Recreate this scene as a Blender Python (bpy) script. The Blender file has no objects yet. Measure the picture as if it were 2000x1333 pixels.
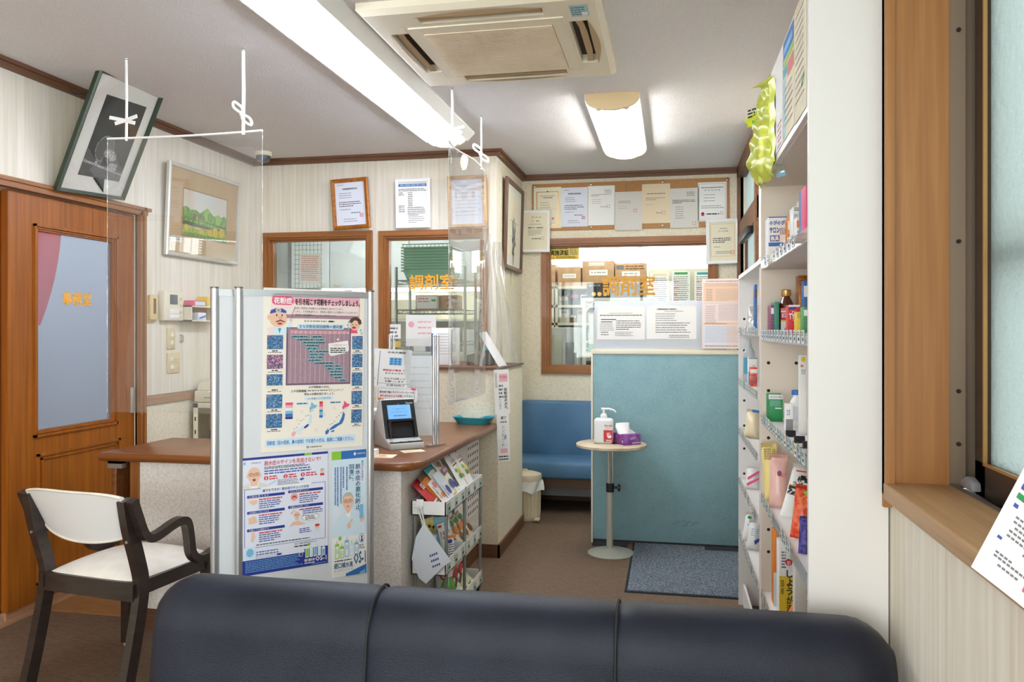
import bpy, bmesh, math, random
from mathutils import Matrix, Vector
random.seed(7)
S = bpy.context.scene
COL = S.collection
PI = math.pi
R = math.radians

# ---------------------------------------------------------------- camera
HC, FPX, TH = 1.32, 1555.6, R(11.27)
cam = bpy.data.cameras.new('camera')
cam.lens, cam.sensor_width, cam.shift_y = 28.0, 36.0, -0.01125
cam.clip_start = 0.05
camo = bpy.data.objects.new('camera', cam)
camo.location = (0, 0, HC)
camo.rotation_euler = (PI/2, 0, TH)
COL.objects.link(camo)
S.camera = camo

# ---------------------------------------------------------------- world, exposure, daylight
S.view_settings.view_transform = 'Standard'
S.view_settings.look = 'None'
S.view_settings.gamma = 1.0
S.view_settings.use_curve_mapping = False
S.view_settings.exposure = 1.52
w = bpy.data.worlds.new('daylight')
S.world = w
w.use_nodes = True
bg = w.node_tree.nodes['Background']
bg.inputs[0].default_value = (0.90, 0.93, 1.0, 1)
bg.inputs[1].default_value = 1.0

def area(name, loc, rot, sx, sy, power, col):
    l = bpy.data.lights.new(name, 'AREA')
    l.shape = 'RECTANGLE'
    l.size, l.size_y, l.energy, l.color = sx, sy, power, col
    o = bpy.data.objects.new(name, l)
    o.location, o.rotation_euler = loc, rot
    COL.objects.link(o)
    return o
# daylight outside the shop front behind the camera, outside the frosted window on the right,
# outside the back windows of the dispensary
area('daylight_front', (-1.2, -2.75, 1.35), (R(90), 0, 0), 3.2, 2.2, 90, (.96, 0.945, 1.0))
area('daylight_side', (1.25, 0.75, 1.75), (0, R(90), 0), 1.5, 1.5, 4.2, (1.0, 0.98, 0.97))
area('fill_side_clear', (.95, -.45, 1.72), (0, R(90), 0), 1.4, 1.5, 45, (.98, 0.955, 1.0))  # fill light added behind the camera, outside the added clear sash
TUBE, TUBE_SMALL, TUBE_BACK = 15.0, 15.0, 5.0

# ---------------------------------------------------------------- pixel to place
FW = (-math.sin(TH), math.cos(TH))
RT = (math.cos(TH), math.sin(TH))
def ray(x, y):
    u, v = (x-1000)/FPX, (644-y)/FPX
    return (FW[0]+u*RT[0], FW[1]+u*RT[1], v)
def atY(x, y, Y):
    d = ray(x, y); t = Y/d[1]
    return Vector((d[0]*t, Y, HC+d[2]*t))
def atX(x, y, X):
    d = ray(x, y); t = X/d[0]
    return Vector((X, d[1]*t, HC+d[2]*t))
def atZ(x, y, Z):
    d = ray(x, y); t = (Z-HC)/d[2]
    return Vector((d[0]*t, d[1]*t, Z))

# ---------------------------------------------------------------- materials
def lin(h):
    h = h.lstrip('#')
    o = []
    for i in (0, 2, 4):
        c = int(h[i:i+2], 16)/255
        o.append(c/12.92 if c <= 0.04045 else ((c+0.055)/1.055)**2.4)
    return (o[0], o[1], o[2], 1)
M = {}
def mat(name, col, rough=.5, metal=0, spec=.5, noise=None, bump=None, emit=None, coat=0, trans=0, sheen=0, alpha=1):
    m = bpy.data.materials.new(name); m.use_nodes = True
    nt = m.node_tree; b = nt.nodes['Principled BSDF']
    b.inputs['Base Color'].default_value = lin(col)
    b.inputs['Roughness'].default_value = rough
    b.inputs['Metallic'].default_value = metal
    b.inputs['Specular IOR Level'].default_value = spec
    b.inputs['Coat Weight'].default_value = coat
    b.inputs['Alpha'].default_value = alpha
    if trans: b.inputs['Transmission Weight'].default_value = trans
    tc = None
    def coords(sc):
        nonlocal tc
        if tc is None: tc = nt.nodes.new('ShaderNodeTexCoord')
        mp = nt.nodes.new('ShaderNodeMapping')
        mp.inputs['Scale'].default_value = sc
        nt.links.new(tc.outputs['Object'], mp.inputs[0])
        return mp.outputs[0]
    if noise:   # list of (colour2, scale, lo, hi, detail)
        prev = None
        for (c2, sc, lo, hi, det) in noise:
            n = nt.nodes.new('ShaderNodeTexNoise')
            n.inputs['Scale'].default_value = 1; n.inputs['Detail'].default_value = det
            nt.links.new(coords(sc), n.inputs['Vector'])
            r = nt.nodes.new('ShaderNodeMapRange')
            r.inputs[1].default_value, r.inputs[2].default_value = lo, hi
            nt.links.new(n.outputs[0], r.inputs[0])
            mx = nt.nodes.new('ShaderNodeMix'); mx.data_type = 'RGBA'
            nt.links.new(r.outputs[0], mx.inputs[0])
            if prev is None: mx.inputs[6].default_value = lin(col)
            else: nt.links.new(prev, mx.inputs[6])
            mx.inputs[7].default_value = lin(c2)
            prev = mx.outputs[2]
        nt.links.new(prev, b.inputs['Base Color'])
    if bump:    # (scale, strength, detail)
        n = nt.nodes.new('ShaderNodeTexNoise')
        n.inputs['Scale'].default_value = 1; n.inputs['Detail'].default_value = bump[2] if len(bump) > 2 else 2
        sc = bump[0] if isinstance(bump[0], tuple) else (bump[0],)*3
        nt.links.new(coords(sc), n.inputs['Vector'])
        bp = nt.nodes.new('ShaderNodeBump'); bp.inputs['Strength'].default_value = bump[1]
        bp.inputs['Distance'].default_value = .01
        nt.links.new(n.outputs[0], bp.inputs['Height'])
        nt.links.new(bp.outputs[0], b.inputs['Normal'])
    if emit:
        b.inputs['Emission Color'].default_value = lin(emit[0]); b.inputs['Emission Strength'].default_value = emit[1]
    M[name] = m
    return m
def clear(name, tint, gloss=.08, rough=.02, haze=0, hazecol='#ffffff', bump=None, fres=.6):
    """thin clear sheet: see-through with a fresnel sheen and a little milky haze"""
    m = bpy.data.materials.new(name); m.use_nodes = True
    nt = m.node_tree; nt.nodes.remove(nt.nodes['Principled BSDF'])
    out = nt.nodes['Material Output']
    t = nt.nodes.new('ShaderNodeBsdfTransparent'); t.inputs[0].default_value = lin(tint)
    g = nt.nodes.new('ShaderNodeBsdfGlossy'); g.inputs['Roughness'].default_value = rough
    d = nt.nodes.new('ShaderNodeBsdfDiffuse'); d.inputs[0].default_value = lin(hazecol)
    fr = nt.nodes.new('ShaderNodeLayerWeight'); fr.inputs[0].default_value = .25
    mul = nt.nodes.new('ShaderNodeMath'); mul.operation = 'MULTIPLY_ADD'
    mul.inputs[1].default_value = fres; mul.inputs[2].default_value = gloss*.5
    nt.links.new(fr.outputs['Facing'], mul.inputs[0])
    m1 = nt.nodes.new('ShaderNodeMixShader'); m1.inputs[0].default_value = haze
    nt.links.new(t.outputs[0], m1.inputs[1]); nt.links.new(d.outputs[0], m1.inputs[2])
    m2 = nt.nodes.new('ShaderNodeMixShader')
    nt.links.new(mul.outputs[0], m2.inputs[0])
    nt.links.new(m1.outputs[0], m2.inputs[1]); nt.links.new(g.outputs[0], m2.inputs[2])
    nt.links.new(m2.outputs[0], out.inputs[0])
    if bump:
        tc = nt.nodes.new('ShaderNodeTexCoord'); mp = nt.nodes.new('ShaderNodeMapping')
        mp.inputs['Scale'].default_value = bump[0]
        n = nt.nodes.new('ShaderNodeTexNoise'); n.inputs['Scale'].default_value = 1; n.inputs['Detail'].default_value = 1
        bp = nt.nodes.new('ShaderNodeBump'); bp.inputs['Strength'].default_value = bump[1]; bp.inputs['Distance'].default_value = .02
        nt.links.new(tc.outputs['Object'], mp.inputs[0]); nt.links.new(mp.outputs[0], n.inputs['Vector'])
        nt.links.new(n.outputs[0], bp.inputs['Height']); nt.links.new(bp.outputs[0], g.inputs['Normal'])
    M[name] = m
def frosted(name, col, mixt=.85, bump=(90, .6)):
    m = bpy.data.materials.new(name); m.use_nodes = True
    nt = m.node_tree; b = nt.nodes['Principled BSDF']; out = nt.nodes['Material Output']
    b.inputs['Base Color'].default_value = lin(col); b.inputs['Roughness'].default_value = .25
    t = nt.nodes.new('ShaderNodeBsdfTranslucent'); t.inputs[0].default_value = lin(col)
    mx = nt.nodes.new('ShaderNodeMixShader'); mx.inputs[0].default_value = mixt
    nt.links.new(b.outputs[0], mx.inputs[1]); nt.links.new(t.outputs[0], mx.inputs[2])
    nt.links.new(mx.outputs[0], out.inputs[0])
    tc = nt.nodes.new('ShaderNodeTexCoord')
    n = nt.nodes.new('ShaderNodeTexNoise'); n.inputs['Scale'].default_value = bump[0]; n.inputs['Detail'].default_value = 2
    bp = nt.nodes.new('ShaderNodeBump'); bp.inputs['Strength'].default_value = bump[1]; bp.inputs['Distance'].default_value = .01
    nt.links.new(tc.outputs['Object'], n.inputs['Vector']); nt.links.new(n.outputs[0], bp.inputs['Height'])
    nt.links.new(bp.outputs[0], b.inputs['Normal']); nt.links.new(bp.outputs[0], t.inputs['Normal'])
    M[name] = m

def streak(name, col, c2, c3=None, axis='z', **k):
    a = {'z': (55, 55, 1.6), 'x': (1.6, 55, 55), 'y': (55, 1.6, 55)}[axis]
    a2 = tuple(x*3.2 for x in a)
    mat(name, col, noise=[(c2, a, .35, .7, 4), (c3 or c2, a2, .45, .8, 2)], **k)
streak('wall_streak', '#eae4d7', '#d8cdb8', '#e2d9c8', rough=.85, spec=.2)
mat('wall_stone', '#e8dfc9', rough=.9, spec=.15, noise=[('#d9caa9', (60, 60, 60), .45, .75, 3), ('#eee6d4', (140, 140, 140), .5, .8, 2)], bump=(120, .25))
mat('counter_paper', '#ebe6e0', rough=.85, spec=.2, noise=[('#dcd4ca', (95, 95, 95), .42, .62, 4)], bump=(110, .2))
mat('ceiling', '#e9e6e5', rough=.95, spec=.1, noise=[('#dedad9', (160, 160, 160), .4, .7, 2)], bump=(140, .35))
streak('wood_v', '#a2662f', '#7d4a1c', '#8f5623', rough=.42, coat=.1)
streak('wood_x', '#a2662f', '#7d4a1c', '#8f5623', axis='x', rough=.42, coat=.1)
streak('wood_y', '#a2662f', '#7d4a1c', '#8f5623', axis='y', rough=.42, coat=.1)
streak('door_wood', '#a35c12', '#7d420b', '#904f0f', rough=.42, coat=.08)
streak('jamb_wood', '#b17a45', '#966333', '#a36e3b', rough=.45)
streak('sill_wood', '#c19a6e', '#a98153', '#b68d62', axis='y', rough=.5)
streak('trim_dark', '#7a5236', '#5f3d26', '#6b4730', axis='x', rough=.5)
streak('trim_dark_y', '#7a5236', '#5f3d26', '#6b4730', axis='y', rough=.5)
streak('rail_wood', '#b98e6d', '#a3795a', '#ae8363', axis='y', rough=.5)
streak('counter_wood', '#8a5429', '#693b19', '#7a4721', axis='x', rough=.3, coat=.1)
mat('floor_vinyl', '#77624f', rough=.6, spec=.3, noise=[('#635041', (14, 150, 10), .4, .65, 4), ('#836d5a', (60, 60, 60), .5, .8, 2)])
mat('lit_and_office_floor', '#a5794c', rough=.5, spec=.3, noise=[('#8e6238', (9, 120, 10), .4, .7, 4)])  # lighter tone paints the lit floor by the door; also the office floor
mat('leather', '#171a27', rough=.42, spec=.32, noise=[('#1f2331', (6, 6, 6), .4, .7, 2)], bump=(420, .22, 3))
mat('thread', '#1b1c20', rough=.7)
mat('blackwood', '#2a201c', rough=.35, coat=.3, noise=[('#362a24', (12, 12, 60), .4, .7, 3)])
mat('cream_vinyl', '#e6dfd2', rough=.5, noise=[('#dcd4c5', (15, 15, 15), .4, .7, 2)])
mat('white_vinyl', '#dfdddb', rough=.55)
mat('blue_vinyl', '#4f7699', rough=.4, spec=.4, noise=[('#5a81a3', (5, 5, 5), .35, .7, 2)], bump=(160, .12))
mat('blue_cloth', '#88abb1', rough=.95, spec=.1, noise=[('#7ea3aa', (9, 9, 9), .4, .7, 3), ('#96b6bb', (220, 220, 220), .45, .7, 1)], bump=(500, .2))
mat('mat_pile', '#56606d', rough=1, spec=0, noise=[('#aab4bf', (260, 260, 260), .46, .58, 2)], bump=(300, 1.0))
mat('mat_edge', '#23272d', rough=.9)
mat('alu', '#c9cacc', rough=.32, metal=.85)
mat('alu_dark', '#77706a', rough=.45, metal=.6)
mat('bronze', '#4a3b30', rough=.4, metal=.5)
mat('bronze_light', '#8f7c68', rough=.5, metal=.3)
mat('chrome', '#d8dade', rough=.12, metal=1)
mat('steel', '#a3a7a6', rough=.38, metal=.8)
mat('satin', '#b9b9ab', rough=.5, metal=.3)
mat('board_white', '#d9dcdf', rough=.3, spec=.5)
mat('shelf_white', '#e8e4df', rough=.45)
mat('shelf_cream', '#dfd2c4', rough=.5)
mat('hole', '#2b2521', rough=.9)
mat('paper', '#ecebe7', rough=.8, spec=.2)
mat('paper_cream', '#e9e0c6', rough=.8, spec=.2)
mat('paper_blue', '#dfe2ee', rough=.8, spec=.2)
mat('paper_grey', '#d9d4cc', rough=.8, spec=.2)
mat('scuff', '#5d7e86', rough=.95)
mat('peach', '#e9c7ac', rough=.8)
mat('board_grey', '#ccd3da', rough=.6)
mat('poster_cream', '#eee7da', rough=.8, spec=.2)
mat('paper_pink', '#ecdad6', rough=.8, spec=.2)
mat('paper_warm', '#e6d4b4', rough=.8, spec=.2)
mat('ink', '#2a2a2e', rough=.8)
mat('ink_grey', '#77757a', rough=.8)
mat('ink_pale', '#a9a49d', rough=.8)
mat('red', '#cf2f38', rough=.6)
mat('seal', '#d98076', rough=.7)
mat('pink', '#e9aebb', rough=.7)
mat('hot_pink', '#e2557f', rough=.6)
mat('mauve', '#a98b97', rough=.7, noise=[('#9a7c8a', (300, 300, 300), .4, .6, 2)])
mat('mauve_dark', '#6f5670', rough=.7)
mat('teal', '#2c9aa6', rough=.5)
mat('teal_pale', '#9fd0d4', rough=.6)
mat('sky_blue', '#79b6dc', rough=.6)
mat('pale_blue', '#cfe3ee', rough=.6)
mat('mid_blue', '#2f6fb4', rough=.5)
mat('navy', '#26348f', rough=.5)
mat('ink_blue', '#3f4f9a', rough=.6)
mat('ink_teal', '#2a5c80', rough=.6)
mat('photo_blue', '#33699a', rough=.6, noise=[('#9fc4dc', (260, 260, 260), .5, .66, 3), ('#1c3a5c', (150, 150, 150), .5, .7, 3)])
mat('photo_rose', '#4a4a72', rough=.6, noise=[('#d99aa8', (240, 240, 240), .47, .6, 3)])
mat('green', '#3d9b52', rough=.5)
mat('lime', '#8cc63f', rough=.5)
mat('deep_green', '#1e8b4c', rough=.5)
mat('yellow', '#e6c52d', rough=.5)
mat('pale_yellow', '#eee2a0', rough=.5)
mat('orange', '#e8872c', rough=.5)
mat('letter_gold', '#e9a52b', rough=.5)
mat('skin', '#e8bfa4', rough=.7)
mat('skin_pink', '#e0a598', rough=.7)
mat('hair_grey', '#b9b5ae', rough=.8)
mat('brown', '#7b5034', rough=.6)
mat('amber', '#5b2a12', rough=.12, coat=.6)
mat('gold', '#c79a5c', rough=.3, metal=.6)
mat('maroon', '#8a3f63', rough=.5)
mat('purple', '#7a3d95', rough=.45, noise=[('#9a62b2', (30, 30, 30), .45, .65, 2)])
mat('violet', '#4b3a86', rough=.4)
mat('black', '#1c1c1f', rough=.4)
mat('black_matt', '#26262a', rough=.7)
mat('grey', '#8b8c90', rough=.5)
mat('grey_light', '#c4c4c2', rough=.5)
mat('white', '#f0efec', rough=.4)
mat('white_gloss', '#efeeec', rough=.2)
mat('plastic_cream', '#e5dcc4', rough=.45)
mat('plastic_ivory', '#d9c79c', rough=.4, coat=.1)
mat('plastic_yellowed', '#d8c08a', rough=.4)
mat('ac_cream', '#eee4cd', rough=.45)
mat('ac_grille', '#efdfc6', rough=.6, noise=[('#e0cdb0', (4, 4, 4), .4, .7, 3)])
mat('ac_slot', '#b99e78', rough=.6)
mat('ac_hole', '#4a3d2e', rough=.8)
mat('lamp_cream', '#e8cfa0', rough=.5)
mat('lamp_white', '#f0efe9', rough=.4)
mat('tube_light', '#ffffff', emit=('#dfeaff', TUBE))
mat('tube_small', '#ffffff', emit=('#f4f4f2', TUBE_SMALL))
mat('tube_back', '#ffffff', emit=('#ffffff', TUBE_BACK))
mat('screen', '#7db4ea', rough=.3, emit=('#6aa8ea', .16))
mat('lcd', '#59616a', rough=.25)
mat('cork', '#c1905f', rough=.9, noise=[('#b07d4c', (200, 200, 200), .4, .65, 3)])
mat('gold_frame', '#b06a1c', rough=.35, metal=.2, noise=[('#8f5313', (40, 40, 40), .4, .7, 2)])
mat('tan_frame', '#cf9f6b', rough=.5)
mat('frame_green', '#2b3a2a', rough=.35)
mat('frame_silver', '#d4d2ca', rough=.3, metal=.5)
mat('frame_brown', '#6b4d38', rough=.45)
mat('mount_tan', '#c9a673', rough=.85)
mat('mount_white', '#e4e1d5', rough=.85)
mat('photo_dark', '#3a3a3c', rough=.5, noise=[('#2b2b2d', (9, 9, 9), .4, .7, 3)])
mat('photo_mid', '#5d5d5c', rough=.5)
mat('photo_light', '#c9c9c2', rough=.6, noise=[('#6e6e6a', (160, 160, 160), .4, .6, 3)])
mat('art_sky', '#dfe3dc', rough=.7, noise=[('#e9d9c4', (10, 10, 4), .4, .7, 2)])
mat('art_green', '#5cae35', rough=.7, noise=[('#3f8a2a', (40, 40, 25), .4, .6, 3), ('#9fd04f', (70, 70, 50), .5, .7, 2)])
mat('art_dark', '#58603a', rough=.7, noise=[('#3c4a2a', (25, 25, 60), .4, .6, 3)])
mat('art_yellow', '#c9c93a', rough=.7, noise=[('#7fae2f', (60, 60, 60), .4, .6, 3)])
mat('card', '#c49d78', rough=.85, noise=[('#b58d67', (20, 20, 20), .4, .7, 2)])
mat('box_teal', '#3f8a72', rough=.5)
mat('basket_green', '#86c0a0', rough=.4)
mat('cab_white', '#e3e8e8', rough=.4)
mat('cabinet_beige', '#d6cfb6', rough=.5)
mat('dispensary_wall', '#e9ebe8', rough=.8)
mat('dispensary_floor', '#a9a79f', rough=.7)
mat('backlit_panel', '#ffffff', rough=.6, emit=('#f4f8ff', 2.6))
mat('tray_teal', '#2a9aac', rough=.3)
mat('bottle_clear', '#dfe4e4', rough=.25, alpha=1, trans=.55)
mat('bottle_milky', '#e6e8e6', rough=.35)
mat('liquid_blue', '#6cc1e0', rough=.15, trans=.5)
mat('liquid_green', '#7fcf5a', rough=.15, trans=.4)
mat('bag_white', '#e9e6e1', rough=.35, bump=((38, 38, 16), .45))
mat('plastic_bag', '#eceae6', rough=.25, trans=.3)
mat('bag_cream', '#e9d9b4', rough=.3, bump=((38, 38, 16), .45))
mat('bag_pink', '#e9b9ae', rough=.3, bump=((38, 38, 16), .45))
mat('bag_yellow', '#ecd98a', rough=.25, bump=((38, 38, 16), .45))
mat('pack_silver', '#cfcfcf', rough=.25, metal=.7)
mat('berry', '#5b52a0', rough=.5, bump=((38, 38, 16), .45), noise=[('#312a66', (80, 80, 80), .45, .6, 2)])
mat('tomato', '#d8412b', rough=.3, bump=((38, 38, 16), .45), noise=[('#f0784e', (50, 50, 50), .45, .6, 2)])
mat('black_white', '#2d2b2b', rough=.35, noise=[('#e6e2da', (70, 70, 70), .52, .56, 2)])
mat('folder', '#dfe4ec', rough=.3)
mat('liner', '#eceae4', rough=.4)
mat('bin_cream', '#e2d2b4', rough=.4)
mat('tag_pale', '#cfd9cf', rough=.4)
mat('tag_blue', '#b9cbdb', rough=.4)
mat('pouch_multi', '#e5ead2', rough=.35, bump=((38, 38, 16), .45), noise=[('#d9a648', (18, 18, 18), .55, .6, 2), ('#7fae55', (24, 24, 24), .58, .62, 2)])
mat('stone_top', '#cdbfa6', rough=.4, noise=[('#b39a78', (4, 30, 4), .45, .62, 4)])
mat('pattern_mix', '#d7d9d6', rough=.6, noise=[('#5f6266', (38, 6, 60), .52, .6, 2), ('#c98f8f', (24, 6, 30), .6, .64, 2)])
mat('string', '#eeedea', rough=.7)
mat('bright_yellow', '#d3dc25', rough=.3)
clear('pane', '#f4f8f6', gloss=.06)
clear('vinyl', '#eef0f0', gloss=.14, haze=.14, bump=((5, 5, 3), .2))
clear('vinyl_clear', '#f2f3f2', gloss=.10, haze=.05, bump=((5, 5, 3), .2), fres=.45)
clear('film', '#fafaf8', gloss=.12, rough=.12, haze=.08, bump=((34, 34, 7), .4), fres=.45)
clear('acrylic', '#f4f5f3', gloss=.08, haze=.22)
clear('clear_stand', '#f6f8f7', gloss=.08, haze=.04)
clear('pic_glass', '#fbfbfb', gloss=.03, fres=.28)
clear('yellow_film', '#e6ec80', gloss=.03, rough=.3, haze=.5, hazecol='#dfe55a', bump=((22, 22, 9), .3), fres=.25)
clear('clear_film', '#f4f4ee', gloss=.35, rough=.12, haze=.25, bump=((40, 40, 14), .9))
frosted('red_cloth', '#ff4a22', .7, (5, 0))
frosted('frosted_glass', '#c6d0cc', .8, (70, 1.0))
def rough_glass(name, col, rough, bumpscale, bumpstr, haze, hazecol):
    m = bpy.data.materials.new(name); m.use_nodes = True
    nt = m.node_tree; nt.nodes.remove(nt.nodes['Principled BSDF']); out = nt.nodes['Material Output']
    r = nt.nodes.new('ShaderNodeBsdfRefraction'); r.inputs[0].default_value = lin(col); r.inputs['Roughness'].default_value = rough; r.inputs['IOR'].default_value = 1.12
    d = nt.nodes.new('ShaderNodeBsdfDiffuse'); d.inputs[0].default_value = lin(hazecol)
    mx = nt.nodes.new('ShaderNodeMixShader'); mx.inputs[0].default_value = haze
    nt.links.new(r.outputs[0], mx.inputs[1]); nt.links.new(d.outputs[0], mx.inputs[2]); nt.links.new(mx.outputs[0], out.inputs[0])
    M[name] = m
rough_glass('door_glass', '#dfe6f2', .24, 0, 0, .26, '#b7c0cc')

# ---------------------------------------------------------------- geometry collector
class G:
    def __init__(s, T=None):
        s.v, s.f, s.k, s.sm, s.ms, s.T = [], [], [], [], [], T
    def mi(s, m):
        if m not in s.ms: s.ms.append(m)
        return s.ms.index(m)
    def add(s, vs, fs, m, smooth=False):
        b = len(s.v)
        if s.T is not None: vs = [s.T @ Vector(v) for v in vs]
        s.v += [tuple(v) for v in vs]
        k = s.mi(m)
        for f in fs:
            s.f.append([i+b for i in f]); s.k.append(k); s.sm.append(smooth)
        return s
    def bm(s, bm, m, smooth=False):
        bm.verts.index_update()
        s.add([v.co.copy() for v in bm.verts], [[v.index for v in f.verts] for f in bm.faces], m, smooth)
        bm.free()
        return s
    def box(s, a, b, m, bev=0, seg=2):
        x0, x1 = sorted((a[0], b[0])); y0, y1 = sorted((a[1], b[1])); z0, z1 = sorted((a[2], b[2]))
        if bev:
            bm = bmesh.new(); bmesh.ops.create_cube(bm, size=1)
            for v in bm.verts:
                v.co = Vector(((x0+x1)/2+v.co.x*(x1-x0), (y0+y1)/2+v.co.y*(y1-y0), (z0+z1)/2+v.co.z*(z1-z0)))
            bmesh.ops.bevel(bm, geom=bm.edges[:], offset=bev, segments=seg, profile=.5, affect='EDGES')
            return s.bm(bm, m, True)
        return s.add([(x0, y0, z0), (x1, y0, z0), (x1, y1, z0), (x0, y1, z0), (x0, y0, z1), (x1, y0, z1), (x1, y1, z1), (x0, y1, z1)],
                     [(0, 3, 2, 1), (4, 5, 6, 7), (0, 1, 5, 4), (1, 2, 6, 5), (2, 3, 7, 6), (3, 0, 4, 7)], m)
    def prism(s, poly, axis, a, b, m, bev=0, smooth=False, seg=2):
        n = len(poly)
        def P(p, t):
            return {'x': (t, p[0], p[1]), 'y': (p[0], t, p[1]), 'z': (p[0], p[1], t)}[axis]
        bm = bmesh.new()
        lo = [bm.verts.new(P(p, a)) for p in poly]; hi = [bm.verts.new(P(p, b)) for p in poly]
        bm.faces.new(lo[::-1]); bm.faces.new(hi)
        for i in range(n):
            bm.faces.new((lo[i], lo[(i+1) % n], hi[(i+1) % n], hi[i]))
        bmesh.ops.recalc_face_normals(bm, faces=bm.faces[:])
        if bev: bmesh.ops.bevel(bm, geom=bm.edges[:], offset=bev, segments=seg, profile=.5, affect='EDGES')
        return s.bm(bm, m, smooth or bev > 0)
    def tube(s, pts, r, m, n=8, closed=False, flat=1.0, cap=True):
        pts = [Vector(p) for p in pts]; N = len(pts)
        rs = r if isinstance(r, (list, tuple)) else [r]*N
        vs, fs = [], []
        up = None
        for i, p in enumerate(pts):
            a = pts[i-1] if (i > 0 or closed) else pts[0]
            b = pts[(i+1) % N] if (i < N-1 or closed) else pts[-1]
            t = (b-a).normalized()
            if up is None:
                up = Vector((0, 0, 1)) if abs(t.z) < .9 else Vector((0, 1, 0))
            x = t.cross(up).normalized(); y = x.cross(t).normalized(); up = y
            for k in range(n):
                c, d = math.cos(2*PI*k/n), math.sin(2*PI*k/n)
                vs.append(p + x*(c*rs[i]*flat) + y*(d*rs[i]))
        for i in range(N if closed else N-1):
            j = (i+1) % N
            for k in range(n):
                l = (k+1) % n
                fs.append((i*n+k, i*n+l, j*n+l, j*n+k))
        if cap and not closed:
            fs.append(tuple(range(n))[::-1]); fs.append(tuple((N-1)*n+k for k in range(n)))
        return s.add(vs, fs, m, True)
    def bar(s, pts, w, h, m, up=(0, 0, 1)):
        """rectangular bar along a path, w across, h along 'up'"""
        pts = [Vector(p) for p in pts]; N = len(pts); vs = []; fs = []; U = Vector(up)
        for i, p in enumerate(pts):
            t = (pts[min(i+1, N-1)]-pts[max(i-1, 0)]).normalized()
            x = t.cross(U).normalized(); y = x.cross(t).normalized()
            for (c, d) in ((-1, -1), (1, -1), (1, 1), (-1, 1)):
                vs.append(p + x*(c*w/2) + y*(d*h/2))
        for i in range(N-1):
            for k in range(4):
                l = (k+1) % 4
                fs.append((i*4+k, i*4+l, i*4+4+l, i*4+4+k))
        fs += [(3, 2, 1, 0), tuple((N-1)*4+k for k in range(4))]
        return s.add(vs, fs, m, True)
    def lathe(s, prof, m, c=(0, 0, 0), n=28):
        vs, fs = [], []
        for (r, z) in prof:
            for k in range(n):
                a = 2*PI*k/n
                vs.append((c[0]+r*math.cos(a), c[1]+r*math.sin(a), c[2]+z))
        for i in range(len(prof)-1):
            for k in range(n):
                l = (k+1) % n
                fs.append((i*n+k, i*n+l, (i+1)*n+l, (i+1)*n+k))
        fs.append(tuple(range(n))[::-1]); fs.append(tuple((len(prof)-1)*n+k for k in range(n)))
        return s.add(vs, fs, m, True)
    def cyl(s, a, b, r, m, n=16):
        return s.tube([a, b], r, m, n)
    def grid(s, fn, nu, nv, m, smooth=True):
        vs = [fn(i/nu, j/nv) for j in range(nv+1) for i in range(nu+1)]
        fs = [(j*(nu+1)+i, j*(nu+1)+i+1, (j+1)*(nu+1)+i+1, (j+1)*(nu+1)+i) for j in range(nv) for i in range(nu)]
        return s.add(vs, fs, m, smooth)
    def ell(s, c, r, m, nu=16, nv=10):
        vs = []
        for j in range(nv+1):
            p = PI*j/nv
            for i in range(nu):
                a = 2*PI*i/nu
                vs.append((c[0]+r[0]*math.sin(p)*math.cos(a), c[1]+r[1]*math.sin(p)*math.sin(a), c[2]+r[2]*math.cos(p)))
        fs = [(j*nu+i, (j+1)*nu+i, (j+1)*nu+(i+1) % nu, j*nu+(i+1) % nu) for j in range(nv) for i in range(nu)]
        return s.add(vs, fs, m, True)

def pmat(o):
    return Matrix.Translation(o.location) @ o.rotation_euler.to_matrix().to_4x4()
def put(name, g, parent=None, label=None, cat=None, group=None, kind=None, world=True):
    """ONE mesh object. World coordinates in, unless world=False (parent's own frame)."""
    vs = [Vector(v) for v in g.v]
    loc = Vector((0, 0, 0))
    if parent is not None and world:
        chain, q = Matrix(), parent
        while q is not None:
            chain = pmat(q) @ chain; q = q.parent
        inv = chain.inverted()
        vs = [inv @ v for v in vs]
    elif parent is None and kind != 'structure':
        xs = [v.x for v in vs]; ys = [v.y for v in vs]; zs = [v.z for v in vs]
        loc = Vector(((min(xs)+max(xs))/2, (min(ys)+max(ys))/2, min(zs)))
        vs = [v-loc for v in vs]
    me = bpy.data.meshes.new(name)
    me.from_pydata(vs, [], g.f)
    for m in g.ms: me.materials.append(M[m])
    me.polygons.foreach_set('material_index', g.k)
    me.polygons.foreach_set('use_smooth', g.sm)
    me.update()
    if any(g.sm): me.set_sharp_from_angle(angle=R(38))
    o = bpy.data.objects.new(name, me)
    o.location = loc
    COL.objects.link(o)
    if parent is not None: o.parent = parent
    if label: o['label'] = label
    if cat: o['category'] = cat
    if group: o['group'] = group
    if kind: o['kind'] = kind
    return o
def thing(name, label, cat, loc=(0, 0, 0), rotz=0, group=None, kind=None):
    o = bpy.data.objects.new(name, None)
    o.empty_display_size = .05
    o.location = loc; o.rotation_euler = (0, 0, rotz)
    COL.objects.link(o)
    if label: o['label'] = label
    if cat: o['category'] = cat
    if group: o['group'] = group
    if kind: o['kind'] = kind
    return o
def dup(root, loc, rotz=None, label=None, group=None, scale=None):
    r = root.copy(); COL.objects.link(r); r.location = loc
    if rotz is not None: r.rotation_euler = (0, 0, rotz)
    if scale: r.scale = scale
    if label: r['label'] = label
    if group: r['group'] = group
    for ch in list(root.children):
        c = ch.copy(); COL.objects.link(c); c.parent = r
        for gc in list(ch.children):
            d = gc.copy(); COL.objects.link(d); d.parent = c
    return r
def struct(name, g, parent=None):
    return put(name, g, parent, kind='structure')

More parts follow.
